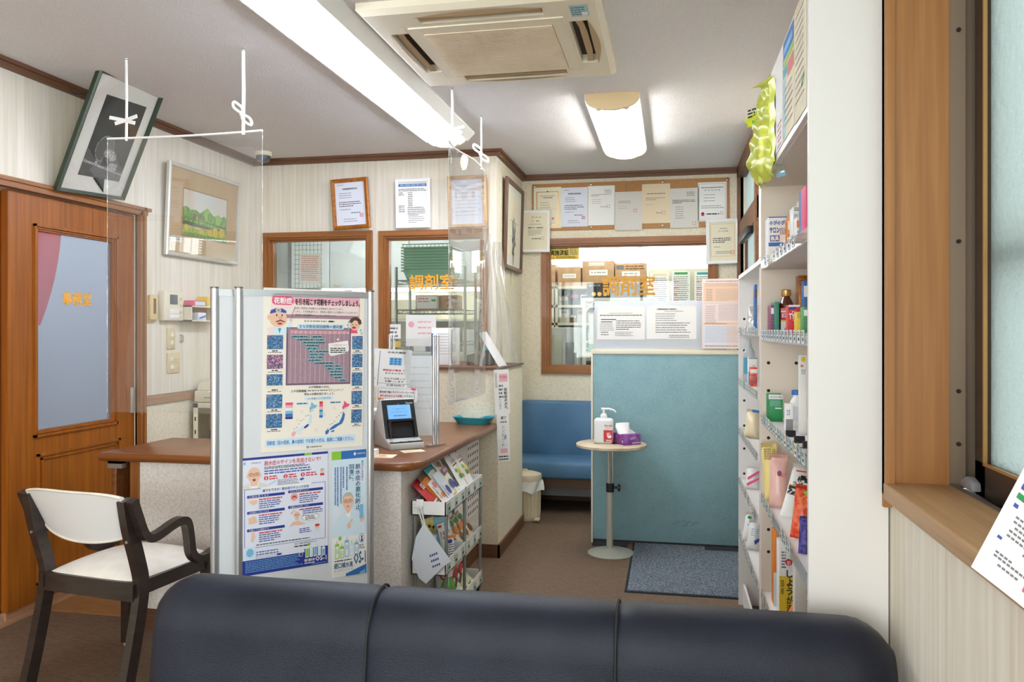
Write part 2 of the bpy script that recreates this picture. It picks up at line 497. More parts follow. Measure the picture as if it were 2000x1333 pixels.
# ---------------------------------------------------------------- print and lettering
_TX = {}
_cu = bpy.data.curves.new('lettering', 'FONT')
_cu.resolution_u = 1
_to = bpy.data.objects.new('lettering', _cu)
def tx(s, bold=0):
    if (s, bold) not in _TX:
        _cu.body = s; _cu.offset = bold
        me = _to.to_mesh()
        vs = [(v.co.x, v.co.y) for v in me.vertices]
        fs = [tuple(p.vertices) for p in me.polygons]
        _to.to_mesh_clear()
        x0 = min(v[0] for v in vs); x1 = max(v[0] for v in vs)
        y0 = min(v[1] for v in vs); y1 = max(v[1] for v in vs)
        _TX[(s, bold)] = (vs, fs, x0, x1, y0, y1)
    return _TX[(s, bold)]
class Art:
    """flat print on a sheet: u to the right, v downwards, in units of the sheet; the sheet faces -y of T"""
    def __init__(s, g, T, W, H, nu, nv):
        s.g, s.T, s.W, s.H, s.nu, s.nv = g, T, W, H, nu, nv
    def p(s, u, v, l):
        return s.T @ Vector((u/s.nu*s.W-s.W/2, -.0005*l, s.H-v/s.nv*s.H))
    def poly(s, pts, m, l=1):
        s.g.add([s.p(u, v, l) for u, v in pts][::-1], [tuple(range(len(pts)))], m)
    def rect(s, u0, v0, u1, v1, m, l=1):
        s.poly([(u0, v0), (u1, v0), (u1, v1), (u0, v1)], m, l)
    def rr(s, u0, v0, u1, v1, r, m, l=1):
        pts = []
        for cx, cy, a in ((u1-r, v0+r, -90), (u1-r, v1-r, 0), (u0+r, v1-r, 90), (u0+r, v0+r, 180)):
            for k in range(5):
                t = R(a+k*22.5); pts.append((cx+r*math.cos(t), cy+r*math.sin(t)))
        s.poly(pts, m, l)
    def ell(s, u, v, a, b, m, l=1, n=18):
        s.poly([(u+a*math.cos(2*PI*k/n), v+b*math.sin(2*PI*k/n)) for k in range(n)], m, l)
    def frame(s, u0, v0, u1, v1, t, m, l=1):
        s.rect(u0, v0, u1, v0+t, m, l); s.rect(u0, v1-t, u1, v1, m, l)
        s.rect(u0, v0, u0+t, v1, m, l); s.rect(u1-t, v0, u1, v1, m, l)
    def text(s, t, u0, v0, u1, v1, m, l=2, bold=0):
        """fit the words into the box"""
        vs, fs, a, b, c, d = tx(t)
        du = bold*(u1-u0)/(b-a); dv = bold*(v1-v0)/(d-c)
        for ou, ov in (((-du, -dv), (du, -dv), (-du, dv), (du, dv)) if bold else ((0, 0),)):
            s.g.add([s.p(u0+ou+(x-a)/(b-a)*(u1-u0), v1+ov-(y-c)/(d-c)*(v1-v0), l) for x, y in vs], fs, m)
            l += .1
    def vtext(s, t, u0, v0, u1, v1, m, l=2, bold=0):
        n = len(t); h = (v1-v0)/n
        for i, ch in enumerate(t):
            if ch in '、。・': s.ell(u1-.2*(u1-u0), v0+i*h+.2*h, .1*h, .1*h, m, l, 8)
            elif ch == 'ー': s.rect((u0+u1)/2-.06*h, v0+i*h+.1*h, (u0+u1)/2+.06*h, v0+i*h+.9*h, m, l)
            else: s.text(ch, u0, v0+i*h+.06*h, u1, v0+(i+1)*h-.06*h, m, l, bold)
    def lines(s, u0, v0, u1, n, dv, h, m, l=1, last=1.0, dash=True):
        """rows of print too small to read"""
        for i in range(n):
            e = u0+(u1-u0)*(last if i == n-1 else random.uniform(.86, 1))
            u = u0; v = v0+i*dv
            while u < e-.2*h:
                w = min(random.uniform(1.2, 4.5)*h, e-u) if dash else e-u
                s.rect(u, v, u+w, v+h, m, l)
                u += w+random.uniform(.3, .9)*h
def sheetT(loc, rotz=0, tilt=0, roll=0):
    """matrix of an upright sheet: bottom centre at loc, faces -y turned by rotz, top leaning out by tilt, rolled in its plane"""
    return Matrix.Translation(loc) @ Matrix.Rotation(rotz, 4, 'Z') @ Matrix.Rotation(tilt, 4, 'X') @ Matrix.Rotation(roll, 4, 'Y')
def sheet(g, T, W, H, m, t=.0012):
    g2 = G(T); g2.box((-W/2, 0, 0), (W/2, t, H), m)
    g.add(g2.v, g2.f, m)
def ring(g, T, W, H, wd, dp, m, y0=0):
    """picture frame round a W x H outline, front at y = y0-dp, mitred"""
    o = [(-W/2, 0), (W/2, 0), (W/2, H), (-W/2, H)]
    i = [(-W/2+wd, wd), (W/2-wd, wd), (W/2-wd, H-wd), (-W/2+wd, H-wd)]
    vs = [T @ Vector((x, y0, z)) for x, z in o] + [T @ Vector((x, y0-dp, z)) for x, z in o]
    c = wd*.25
    o2 = [(x+(c if x < 0 else -c), z+(c if z < H/2 else -c)) for x, z in o]
    vs = [T @ Vector((x, y0, z)) for x, z in o] + [T @ Vector((x, y0-dp*.7, z)) for x, z in o] + \
         [T @ Vector((x, y0-dp, z)) for x, z in o2] + [T @ Vector((x, y0-dp*.8, z)) for x, z in i] + [T @ Vector((x, y0, z)) for x, z in i]
    fs = []
    for r in range(4):
        for k in range(4):
            l = (k+1) % 4
            fs.append((r*4+k, r*4+l, r*4+4+l, r*4+4+k))
    fs += [(16+k, 16+(k+1) % 4, (k+1) % 4, k) for k in range(4)]
    g.add(vs, fs, m)

# ================================================================ the setting
CZ = 2.52; XL, XR, YM, YB, XS = -2.9, .5, 5.185, 6.12, -1.14
YR = -2.4
def wall(name, plane, a0, a1, z0, z1, d0, d1, holes, m, bands=None):
    """wall along x (plane 'y', d = y range) or along y (plane 'x', d = x range) with rectangular holes"""
    g = G(); cur = a0
    def bx(a, b, c, d):
        if b-a < 1e-4 or d-c < 1e-4: return
        for (lo, hi, mm) in (bands or [(z0, z1, m)]):
            e, f = max(c, lo), min(d, hi)
            if f-e < 1e-4: continue
            if plane == 'y': g.box((a, d0, e), (b, d1, f), mm)
            else: g.box((d0, a, e), (d1, b, f), mm)
    for (h0, h1, hz0, hz1) in sorted(holes):
        bx(cur, h0, z0, z1); bx(h0, h1, z0, hz0); bx(h0, h1, hz1, z1); cur = h1
    bx(cur, a1, z0, z1)
    return struct(name, g)
W1 = (-2.79, -2.045, 1.08, 1.965)
W2 = (-1.925, -1.23, 1.08, 1.958)
W3 = (-.94, .30, 1.02, 1.98)
W4 = (-1.2, 1.97, .94, 2.35)
D1 = (2.05, 3.92, .0, 1.955)
g = G(); g.box((-3.3, YR, -.1), (1.0, YB+.1, 0), 'floor_vinyl'); struct('floor', g)
g = G(); g.box((-2.9, 3.24, 0), (-1.3, 4.5, .003), 'lit_and_office_floor'); struct('floor_lit_patch', g)  # lit patch of the same floor, painted as a lighter, more orange sheet
g = G(); g.box((-3.02, YR-.12, CZ), (XR+.25, YB+.12, CZ+.1), 'ceiling'); struct('ceiling', g)
wall('wall_left', 'x', YR, YM, 0, CZ, XL-.12, XL, [D1], 'wall_streak', [(0, .905, 'wall_stone'), (.905, CZ, 'wall_streak')])
wall('wall_middle', 'y', XL-.12, XS, 0, CZ, YM, YM+.12, [W1, W2], 'wall_streak')
g = G(); g.box((XS-.12, YM+.12, 0), (XS, YB, CZ), 'wall_stone'); struct('wall_side', g)
wall('wall_back', 'y', XS-.12, XR+.12, 0, CZ, YB, YB+.12, [W3], 'wall_stone')
wall('wall_right', 'x', YR, YB, 0, CZ, XR, XR+.12, [W4, (4.86, 6.02, 0, 2.46)], 'wall_streak')
wall('wall_front', 'y', XL-.12, XR+.12, 0, CZ, YR-.12, YR, [(-2.6, -1.35, .75, 2.25), (-1.15, .1, 0, 2.25)], 'wall_streak')
for k, (a, b, c, d) in enumerate([(-2.6, -1.35, .75, 2.25), (-1.15, .1, 0, 2.25)]):
    g = G()
    for p, q in (((a, c), (a+.05, d)), ((b-.05, c), (b, d)), ((a, d-.05), (b, d)), ((a, c), (b, c+.05)), (((a+b)/2-.025, c), ((a+b)/2+.025, d))):
        g.box((p[0], YR-.1, p[1]), (q[0], YR-.03, q[1]), 'bronze')
    o = struct('window_%d' % (5+k), g)
    g = G(); g.box((a+.04, YR-.07, c+.04), (b-.04, YR-.064, d-.04), 'pane'); put('pane', g, o)
# cornices, chair rail, baseboards
g = G(); g.box((XL, YR, CZ-.042), (XL+.028, YM, CZ), 'trim_dark_y'); g.box((XL, YR, CZ-.018), (XL+.04, YM, CZ), 'trim_dark_y'); struct('trim_1', g)
g = G(); g.box((XL, YM-.028, CZ-.042), (XS+.028, YM, CZ), 'trim_dark'); g.box((XL, YM-.04, CZ-.018), (XS+.04, YM, CZ), 'trim_dark'); struct('trim_2', g)
g = G(); g.box((XS, YM+.001, CZ-.042), (XS+.028, YB, CZ), 'trim_dark_y'); g.box((XS, YM+.001, CZ-.018), (XS+.04, YB, CZ), 'trim_dark_y'); struct('trim_3', g)
g = G(); g.box((XS+.029, YB-.028, CZ-.042), (XR, YB, CZ), 'trim_dark'); g.box((XS+.041, YB-.04, CZ-.018), (XR, YB, CZ), 'trim_dark'); struct('trim_4', g)
g = G(); g.box((XL, 3.97, .895), (XL+.014, YM, .945), 'rail_wood'); g.box((XL, 3.97, .925), (XL+.022, YM, .945), 'rail_wood'); struct('trim_5', g)
g = G(); g.box((-2.018, YM-.003, 2.02), (-2.003, YM, CZ-.042), 'wall_streak'); struct('trim_6', g)
g = G(); g.box((XS, 5.27, 0), (XS+.012, YB, .08), 'trim_dark_y'); struct('baseboard_side', g)
g = G(); g.box((XS, YB-.012, 0), (XR, YB, .08), 'trim_dark'); struct('baseboard_back', g)
# half-height wall behind the counter
g = G(); g.box((-1.75, 4.5, 0), (-.98, 5.27, 1.085), 'wall_stone')
hw = struct('wall_counter', g)
g = G(); g.box((-1.75, 4.485, 1.085), (-.99, 5.18, 1.1), 'trim_dark'); put('cap', g, hw)
g = G(); g.box((-.99, 4.49, 1.085), (-.97, 5.27, 1.097), 'alu_dark'); put('edge_strip', g, hw)
g = G(); g.box((-1.1, 4.488, 0), (-.968, 4.5, .075), 'trim_dark'); g.box((-.98, 4.488, 0), (-.968, 5.27, .075), 'trim_dark_y'); struct('baseboard_counter', g)

def casing(g, h, wd, m1, m2, y, proud=.022, bottom=True):
    """wooden casing round a hole in an x wall, with a stepped inner reveal"""
    a, b, c, d = h
    for (p, q, mm) in (((a-wd, c), (a, d), m1), ((b, c), (b+wd, d), m1), ((a-wd, d), (b+wd, d+wd), m2), ((a-wd, c-wd), (b+wd, c), m2)):
        g.box((p[0], y-proud, p[1]), (q[0], y, q[1]), mm)
    t = .014
    for (p, q, mm) in (((a, c+t), (a+t, d-t), m1), ((b-t, c+t), (b, d-t), m1), ((a, d-t), (b, d), m2), ((a, c), (b, c+t), m2)):
        g.box((p[0], y-.008, p[1]), (q[0], y+.1, q[1]), mm)
    t2 = t+.012
    for (p, q, mm) in (((a+t, c+t2), (a+t2, d-t2), m1), ((b-t2, c+t2), (b-t, d-t2), m1), ((a+t, d-t2), (b-t, d-t), m2), ((a+t, c+t), (b-t, c+t2), m2)):
        g.box((p[0], y+.02, p[1]), (q[0], y+.06, q[1]), mm)
def inner_window(name, h, y, wd=.036):
    g = G(); casing(g, h, wd, 'wood_v', 'wood_x', y)
    o = struct(name, g)
    a, b, c, d = h
    g = G(); g.box((a+.01, y+.038, c+.01), (b-.01, y+.043, d-.01), 'pane'); put('pane', g, o)
    return o
inner_window('window_1', W1, YM)
w2 = inner_window('window_2', W2, YM)
w3 = inner_window('window_3', W3, YB, .044)
def lettering(t, o, p0, p1, y, n='lettering'):
    g = G(); T = sheetT((0, y, 0))
    A = Art(g, T, 1, 1, 1, 1)
    # box in world x, z
    A.text(t, p0.x+.5, 1-p0.z, p1.x+.5, 1-p1.z, 'letter_gold', 2, .018)
    return put(n, g, o)
lettering('調剤室', w2, atY(800, 537, YM+.036), atY(886, 566, YM+.036), YM+.036)
lettering('調剤室', w3, atY(1177, 539, YB+.036), atY(1279, 577, YB+.036), YB+.036)

# sliding doors in the left wall
def door_panel(name, y0, y1, x, glazed):
    z0, z1 = .045, 1.95
    g = G()
    if glazed:
        a, b, c, d = y0+.175, y1-.21, .845, 1.785      # opening for the glass
        for (p, q) in (((y0, z0), (a, z1)), ((b, z0), (y1, z1)), ((a, d), (b, z1)), ((a, z0), (b, c))):
            g.box((x-.034, p[0], p[1]), (x, q[0], q[1]), 'door_wood')
    else:
        g.box((x-.034, y0, z0), (x, y1, z1), 'door_wood')
    g.box((x-.02, y0, .012), (x-.008, y1, z0), 'rail_wood')
    o = struct(name, g)
    if glazed:
        g = G()
        for k, (e, t) in enumerate(((.0, .012), (.016, .006))):
            for (p, q) in (((a-.03+e, c-.03+e), (a-.03+e+t, d+.03-e)), ((b+.03-e-t, c-.03+e), (b+.03-e, d+.03-e)), ((a-.03+e, d+.03-e-t), (b+.03-e, d+.03-e)), ((a-.03+e, c-.03+e), (b+.03-e, c-.03+e+t))):
                g.box((x, p[0], p[1]), (x+.012-.005*k, q[0], q[1]), 'door_wood')
        put('glazing_bead', g, o)
        g = G(); g.box((x-.02, a, c), (x-.015, b, d), 'door_glass'); put('pane', g, o)
        g = G(); A = Art(g, sheetT((x-.013, 0, 0), PI/2), 1, 1, 1, 1)
        q0, q1 = atX(122, 570, x-.013), atX(178, 598, x-.013)
        A.text('事務室', q0.y+.5, 1-q0.z, q1.y+.5, 1-q1.z, 'letter_gold', 1, .018)
        put('lettering', g, o)
        g = G()
        for e, t in ((0, .012), (.022, .008)):
            aa, bb, cc, dd = a-.01+e, b+.05-e, .12+e, .735-e
            for (p, q) in (((aa, cc), (aa+t, dd)), ((bb-t, cc), (bb, dd)), ((aa, dd-t), (bb, dd)), ((aa, cc), (bb, cc+t))):
                g.box((x, p[0], p[1]), (x+.01, q[0], q[1]), 'door_wood')
        put('panel_moulding', g, o)
        g = G(); g.box((x, y1-.07, .86), (x+.006, y1-.045, 1.0), 'satin', .002); put('pull', g, o)
    return o
door_panel('door_1', 3.06, 3.955, XL-.015, True)
door_panel('door_2', 2.05, 3.09, XL-.075, False)
g = G()
for k, (e, t, pr) in enumerate(((0, .018, .03), (.018, .012, .02), (.03, .015, .026))):
    g.box((XL-.01, 1.9, 1.955+.045-e-t), (XL+pr, 3.965+.045-e, 2.0-e), 'wood_y')
    g.box((XL-.01, 3.92+.045-e-t, 0), (XL+pr, 3.965-e, 2.0-e), 'wood_v')
struct('trim_7', g)
g = G(); g.box((XL-.12, 2.05, .0), (XL+.005, 3.95, .012), 'rail_wood'); struct('trim_8', g)
# small office behind the frosted door
g = G()
g.box((-4.2, 2.0, -.1), (-3.02, 4.3, 0), 'lit_and_office_floor'); g.box((-4.2, 2.0, CZ), (-3.02, 4.3, CZ+.05), 'ceiling')
g.box((-4.25, 2.0, 0), (-4.2, 4.3, CZ), 'dispensary_wall'); g.box((-4.2, 1.95, 0), (-3.02, 2.0, CZ), 'dispensary_wall'); g.box((-4.2, 4.3, 0), (-3.02, 4.35, CZ), 'dispensary_wall')
struct('wall_office', g)
g = G(); g.box((-3.75, 2.6, CZ-.05), (-3.5, 3.8, CZ-.005), 'tube_back'); put('added_ceiling_lamp', g, None, 'added fill lamp on the office ceiling behind the frosted door', 'lamp')  # lamp added to light the office behind the frosted pane
g = G(); g.grid(lambda u, v: (-2.945-.012*v*v, 3.10+(.33-.15*(1-v)**2)*u, 1.34+.60*v), 8, 8, 'red_cloth')
put('hanging_cloth', g, None, 'orange red cloth hanging close behind the frosted glass of the wooden door', 'cloth')

# right wall: frosted window with a deep wooden reveal
g = G()
a, b, c, d = W4
g.box((XR-.018, b-.004, c-.03), (XR+.12, b+.02, CZ-.02), 'jamb_wood')
g.box((XR-.018, b-.02, c), (XR+.001, b+.02, CZ-.02), 'jamb_wood')
g.box((XR-.018, a-.03, d-.02), (XR+.12, b, d+.02), 'jamb_wood'); g.box((XR-.018, a-.02, c), (XR+.12, a, d), 'jamb_wood')
w4 = struct('window_4', g)
g = G(); g.box((XR-.02, a, c-.012), (XR+.125, b-.002, c+.028), 'sill_wood', .004); put('sill', g, w4)
g = G()
x0, x1 = XR+.12, XR+.205
g.box((x0, b-.0, c+.02), (x0+.035, b+.05, d), 'bronze_light')
g.box((x0+.03, b+.03, c+.02), (x1+.05, b+.06, d), 'bronze_light'); g.box((x1-.02, b-.03, c+.02), (x1, b+.05, d), 'bronze')
g.box((x0, a, c-.02), (x0+.012, b, c+.03), 'alu_dark'); g.box((x0+.012, a, c-.03), (x1, b+.04, c+.012), 'bronze')
g.box((x0, a, d-.04), (x1, b, d), 'bronze')
g.box((x0, a, c), (x1, a+.04, d), 'bronze')
put('frame', g, w4)
g = G()
for z in (1.06, 1.18, 1.52, 2.0):
    g.cyl((x0+.02, b+.001, z), (x0+.02, b-.004, z), .005, 'hole', 8)
put('screw', g, w4)
g = G()
sx = XR+.165
for yy0, yy1 in ((b-.085, b-.03), (.38, .44), (a+.04, a+.1)):
    g.box((sx, yy0, c+.015), (sx+.028, yy1, d-.03), 'bronze')
g.box((sx, a+.04, c+.015), (sx+.028, b-.03, c+.09), 'bronze'); g.box((sx, a+.04, d-.09), (sx+.028, b-.03, d-.03), 'bronze')
g.box((sx-.004, b-.088, c+.085), (sx+.004, b-.083, d-.09), 'gold'); g.box((sx-.004, a+.05, c+.086), (sx+.004, b-.086, c+.092), 'gold')
put('sash', g, w4)
g = G(); g.box((sx+.012, .42, c+.06), (sx+.018, b-.08, d-.06), 'frosted_glass'); put('pane', g, w4)
g = G(); g.box((sx+.012, a+.06, c+.06), (sx+.018, .40, d-.06), 'pane'); put('pane', g, w4)  # clear sash added out of view to let the side fill light in
g = G(); g.box((sx+.05, -1.0, 1.45), (sx+.09, 1.95, 1.50), 'grey'); put('outer_rail', g, w4)
g = G(); g.box((sx+.06, 1.86, .9), (sx+.4, 2.0, 2.45), 'grey_light'); put('shade_post', g, w4)  # unseen post added outside to darken the far edge of the frosted pane
g = G(); g.prism([(b-.10, c+.03), (b-.02, c+.03), (b-.03, c+.045), (b-.06, c+.058), (b-.095, c+.05)], 'x', x0+.014, x0+.034, 'grey', .004)
put('roller_stop', g, w4)
# entrance at the far end of the right wall
g = G()
g.box((XR-.02, 6.02, 0), (XR+.02, 6.1, CZ), 'trim_dark_y'); g.box((XR-.02, 4.80, 0), (XR+.02, 4.87, CZ), 'trim_dark_y')
g.box((XR-.02, 4.8, 2.43), (XR+.1, 6.1, CZ), 'trim_dark_y'); g.box((XR-.01, 4.8, 1.97), (XR+.06, 6.1, 2.1), 'trim_dark_y')
d3 = struct('door_3', g)
g = G(); g.box((XR+.03, 5.9, 0), (XR+.06, 6.02, 1.97), 'trim_dark_y'); g.box((XR+.03, 4.87, 0), (XR+.06, 4.98, 1.97), 'trim_dark_y'); g.box((XR+.03, 4.9, 0), (XR+.06, 5.95, .25), 'trim_dark_y'); put('leaf', g, d3)
g = G(); g.box((XR+.04, 4.87, 2.1), (XR+.046, 6.02, 2.43), 'frosted_glass'); g.box((XR+.04, 4.98, .25), (XR+.046, 5.9, 1.97), 'frosted_glass'); put('pane', g, d3)
g = G(); g.box((XR-.05, 5.0, 1.9), (XR-.01, 5.6, 1.95), 'black', .006); put('closer', g, d3)

# ================================================================ lamps and ceiling things
def lamp(name, label, cx, y0, y1, wd, tube, dz=.06, skirt=0):
    t = thing(name, label, 'ceiling lamp', (cx, (y0+y1)/2, CZ))
    h = wd/2
    g = G()
    g.prism([(cx-h, CZ), (cx+h, CZ), (cx+h*.92, CZ-.022), (cx+.06, CZ-.028), (cx, CZ-.056), (cx-.06, CZ-.028), (cx-h*.92, CZ-.022)], 'y', y0+.02, y1-.02, 'lamp_white')
    g.box((cx-h-.004, y0+.01, CZ-.03), (cx-h*.96, y1-.01, CZ), 'lamp_white'); g.box((cx+h*.96, y0+.01, CZ-.03), (cx+h+.004, y1-.01, CZ), 'lamp_white')
    put('reflector', g, t)
    if skirt:
        for s in (-1, 1):
            g = G(); g.prism([(cx+s*h, CZ), (cx+s*(h+skirt), CZ), (cx+s*(h+skirt), CZ-.008), (cx+s*(h+.006), CZ-.05), (cx+s*h, CZ-.05)], 'y', y0+.01, y1-.01, 'lamp_white'); put('side_skirt', g, t)
    for y in (y0, y1-.02):
        g = G()
        pts = [(cx-h, CZ), (cx+h, CZ), (cx+h, CZ-.03)] + [(cx+h*math.cos(a), CZ-.03-(dz-.004)*math.sin(a)) for a in [PI*k/12 for k in range(1, 12)]] + [(cx-h, CZ-.03)]
        g.prism(pts, 'y', y, y+.02, 'lamp_cream')
        put('end_plate', g, t)
    for sx in (-1, 1):
        g = G(); X = cx+sx*h*.52
        g.tube([(X, y0+.045, CZ-dz), (X, y1-.045, CZ-dz)], .0165, tube, 14)
        tb = put('tube', g, t)
        for ya, yb in ((y0+.02, y0+.05), (y1-.05, y1-.02)):
            g = G(); g.cyl((X, ya, CZ-dz), (X, yb, CZ-dz), .019, 'white', 14); put('socket', g, tb)
lamp('fluorescent_lamp', 'long twin-tube fluorescent lamp on the ceiling above the counter', -1.345, 2.42, 4.72, .25, 'tube_light', skirt=.05)
lamp('fluorescent_lamp', 'short twin-tube fluorescent lamp with V reflector near the cork board', -.292, 4.05, 5.27, .27, 'tube_small')

# air conditioner cassette
ac = thing('air_conditioner', 'yellowed square cassette air conditioner set in the ceiling', 'air conditioner', (-.68, 3.17, CZ))
cx, cy, hs = -.69, 3.205, .447
g = G()
zt, zb = CZ, CZ-.045
slot = [(-.27, .27, -.40, -.335), (-.27, .27, .335, .40)]
fr = [(-hs, -hs), (hs, -hs), (hs, hs), (-hs, hs)]
# bevelled panel with four slot openings: built from strips
def acbox(x0, x1, y0, y1, z0=zb, z1=zt, m='ac_cream', gg=None):
    (gg or g).box((cx+x0, cy+y0, z0), (cx+x1, cy+y1, z1), m)
SI, SO, SL = .315, .385, .235
acbox(-hs+.02, hs-.02, -hs+.02, -SO); acbox(-hs+.02, hs-.02, SO, hs-.02)
acbox(-hs+.02, -SO, -SO, SO); acbox(SO, hs-.02, -SO, SO)
for s in (-1, 1):
    for q in (-1, 1):
        acbox(min(s*SL, s*SO), max(s*SL, s*SO), min(q*SI, q*SO), max(q*SI, q*SO))
        acbox(min(s*SI, s*SO), max(s*SI, s*SO), min(q*SL, q*SI), max(q*SL, q*SI))
acbox(-SI, SI, -SI, SI, zb+.002)
acbox(-SO, SO, -SO, SO, zb+.036, zt, 'ac_hole')
# sloping rim
o4 = [(-hs, -hs), (hs, -hs), (hs, hs), (-hs, hs)]; i4 = [(x*(hs-.02)/hs, y*(hs-.02)/hs) for x, y in o4]
vs = [(cx+x, cy+y, CZ) for x, y in o4]+[(cx+x, cy+y, zb+.018) for x, y in o4]+[(cx+x, cy+y, zb) for x, y in i4]
g.add(vs, [(k+4*r, (k+1) % 4+4*r, (k+1) % 4+4*r+4, k+4*r+4) for r in (0, 1) for k in range(4)], 'ac_cream')
put('panel', g, ac)
g = G(); acbox(-.30, .30, -.285, .30, zb-.003, zb+.004, 'ac_cream', g)
gr = put('grille_frame', g, ac)
g = G()
for k in range(44):
    y = -.222+k*.497/43
    g.box((cx-.255, cy+y-.0034, zb-.0075), (cx+.25, cy+y+.0034, zb-.0035), 'ac_grille')
g.box((cx-.258, cy-.228, zb-.004), (cx+.253, cy+.28, zb-.003), 'ac_slot')
put('grille', g, gr)
for k in range(4):
    a = k*PI/2
    T = Matrix.Translation((cx, cy, 0)) @ Matrix.Rotation(a, 4, 'Z')
    g = G(T)
    g.prism([(-.228, -.338), (-.16, -.346), (.16, -.346), (.228, -.338), (.228, -.364), (.10, -.372), (-.10, -.372), (-.228, -.364)], 'z', zb+.004, zb+.010, 'ac_slot')
    put('louvre', g, ac)
    g = G(T)
    g.grid(lambda u, v: (-.25+.5*u, -.385-.028*math.sin(PI*u)*v, zb-.002-.006*math.sin(PI*u)*(1-v)), 14, 3, 'ac_slot')
    put('deflector', g, ac)
g = G(); T = Matrix.Translation((cx+.365, cy-.28, zb-.0005)) @ Matrix.Rotation(R(90), 4, 'X')
A = Art(g, T, .065, .10, 10, 6)
A.rect(0, 0, 10, 6, 'teal_pale', 1); A.lines(.6, .8, 9, 4, 1.2, .6, 'ink_grey', 2); A.rect(6, 3.4, 9.4, 5.6, 'paper', 3)
put('sticker', g, ac)

# dome sensor in the far left corner
t = thing('ceiling_sensor', 'small dome sensor on the ceiling in the far left corner', 'sensor', (-2.70, 4.95, CZ))
g = G(); g.lathe([(.055, 0), (.055, -.02), (.05, -.028)], 'plastic_cream', (-2.70, 4.95, CZ)); put('base', g, t)
g = G(); g.lathe([(.047, -.024), (.047, -.045), (.04, -.06), (.02, -.069), (.004, -.071)], 'lcd', (-2.70, 4.95, CZ)); put('dome', g, t)

# ================================================================ sofa in the foreground
sofa = thing('sofa', 'long black leather sofa with a rounded seamed backrest, nearest thing at the bottom', 'sofa', (-.40, 1.6, 0))
SX = [-1.285, -.69, -.115, .47]
def back_section(x0, x1, el, er):
    # rounded padded back: profile in y, z; ends rounded where the sofa ends
    prof = []
    for k in range(0, 9):
        z = .16+.40*k/8; prof.append((1.735+.012*k/8-.018*math.sin(PI*k/8), z))
    r = .062
    for k in range(1, 13):
        a = PI-PI*k/12*.5; prof.append((1.747+.1+.1*math.cos(a), .56+.128*math.sin(a)))
    for k in range(1, 8):
        a = PI/2-PI*k/14; prof.append((1.862+r*math.cos(a), .688-r+r*math.sin(a)))
    prof += [(1.925, .45), (1.925, .16)]
    n = 26; g = G(); cyy = 1.835; czz = .42
    rings = []
    for i in range(n+1):
        u = i/n; x = x0+(x1-x0)*u
        w = x1-x0
        f = 1.0; top = 1.0
        de = min((u*w) if el else 9, ((1-u)*w) if er else 9)
        if de < .10:
            q = 1-de/.10; f = math.sqrt(max(1-q*q, 0))*.55+.45
        seam = min(u, 1-u)*w
        dent = .006*math.exp(-seam/.012)
        rings.append((x, f, dent, q if de < .1 else 0))
    vs = []
    for (x, f, dent, q) in rings:
        for (py, pz) in prof:
            yy = cyy+(py-cyy)*f; zz = pz
            zz = czz+(pz-czz)*(1-.20*q**2.2) if pz > czz else pz
            d = Vector((0, yy-cyy, zz-czz)); 
            if d.length > 0: d = d*(1-dent/d.length)
            vs.append((x, cyy+d.y, czz+d.z))
    m = len(prof); fs = []
    for i in range(n):
        for k in range(m):
            l = (k+1) % m
            fs.append((i*m+k, i*m+l, (i+1)*m+l, (i+1)*m+k))
    fs.append(tuple(range(m))); fs.append(tuple(n*m+k for k in range(m))[::-1])
    g.add(vs, fs, 'leather', True)
    return g, prof
prof = None
for i in range(3):
    g, prof = back_section(SX[i], SX[i+1], i == 0, i == 2)
    put('back_cushion', g, sofa)
for x in SX[1:3]:
    g = G()
    g.tube([(x-.004, p[0]-.001, p[1]) if p[0] < 1.86 else (x-.004, p[0], p[1]+.001) for p in prof[4:27]], .0035, 'thread', 6)
    put('seam_piping', g, sofa)
for i in range(3):
    g = G(); g.box((SX[i]+.004, 1.20, .26), (SX[i+1]-.004, 1.75, .42), 'leather', .035, 3); put('seat_cushion', g, sofa)
g = G(); g.box((-1.25, 1.24, .08), (.44, 1.86, .27), 'leather', .01); put('base', g, sofa)
for x in (-1.2, .39):
    for y in (1.28, 1.82):
        g = G(); g.cyl((x, y, 0), (x, y, .085), .022, 'blackwood', 12); put('leg', g, sofa)

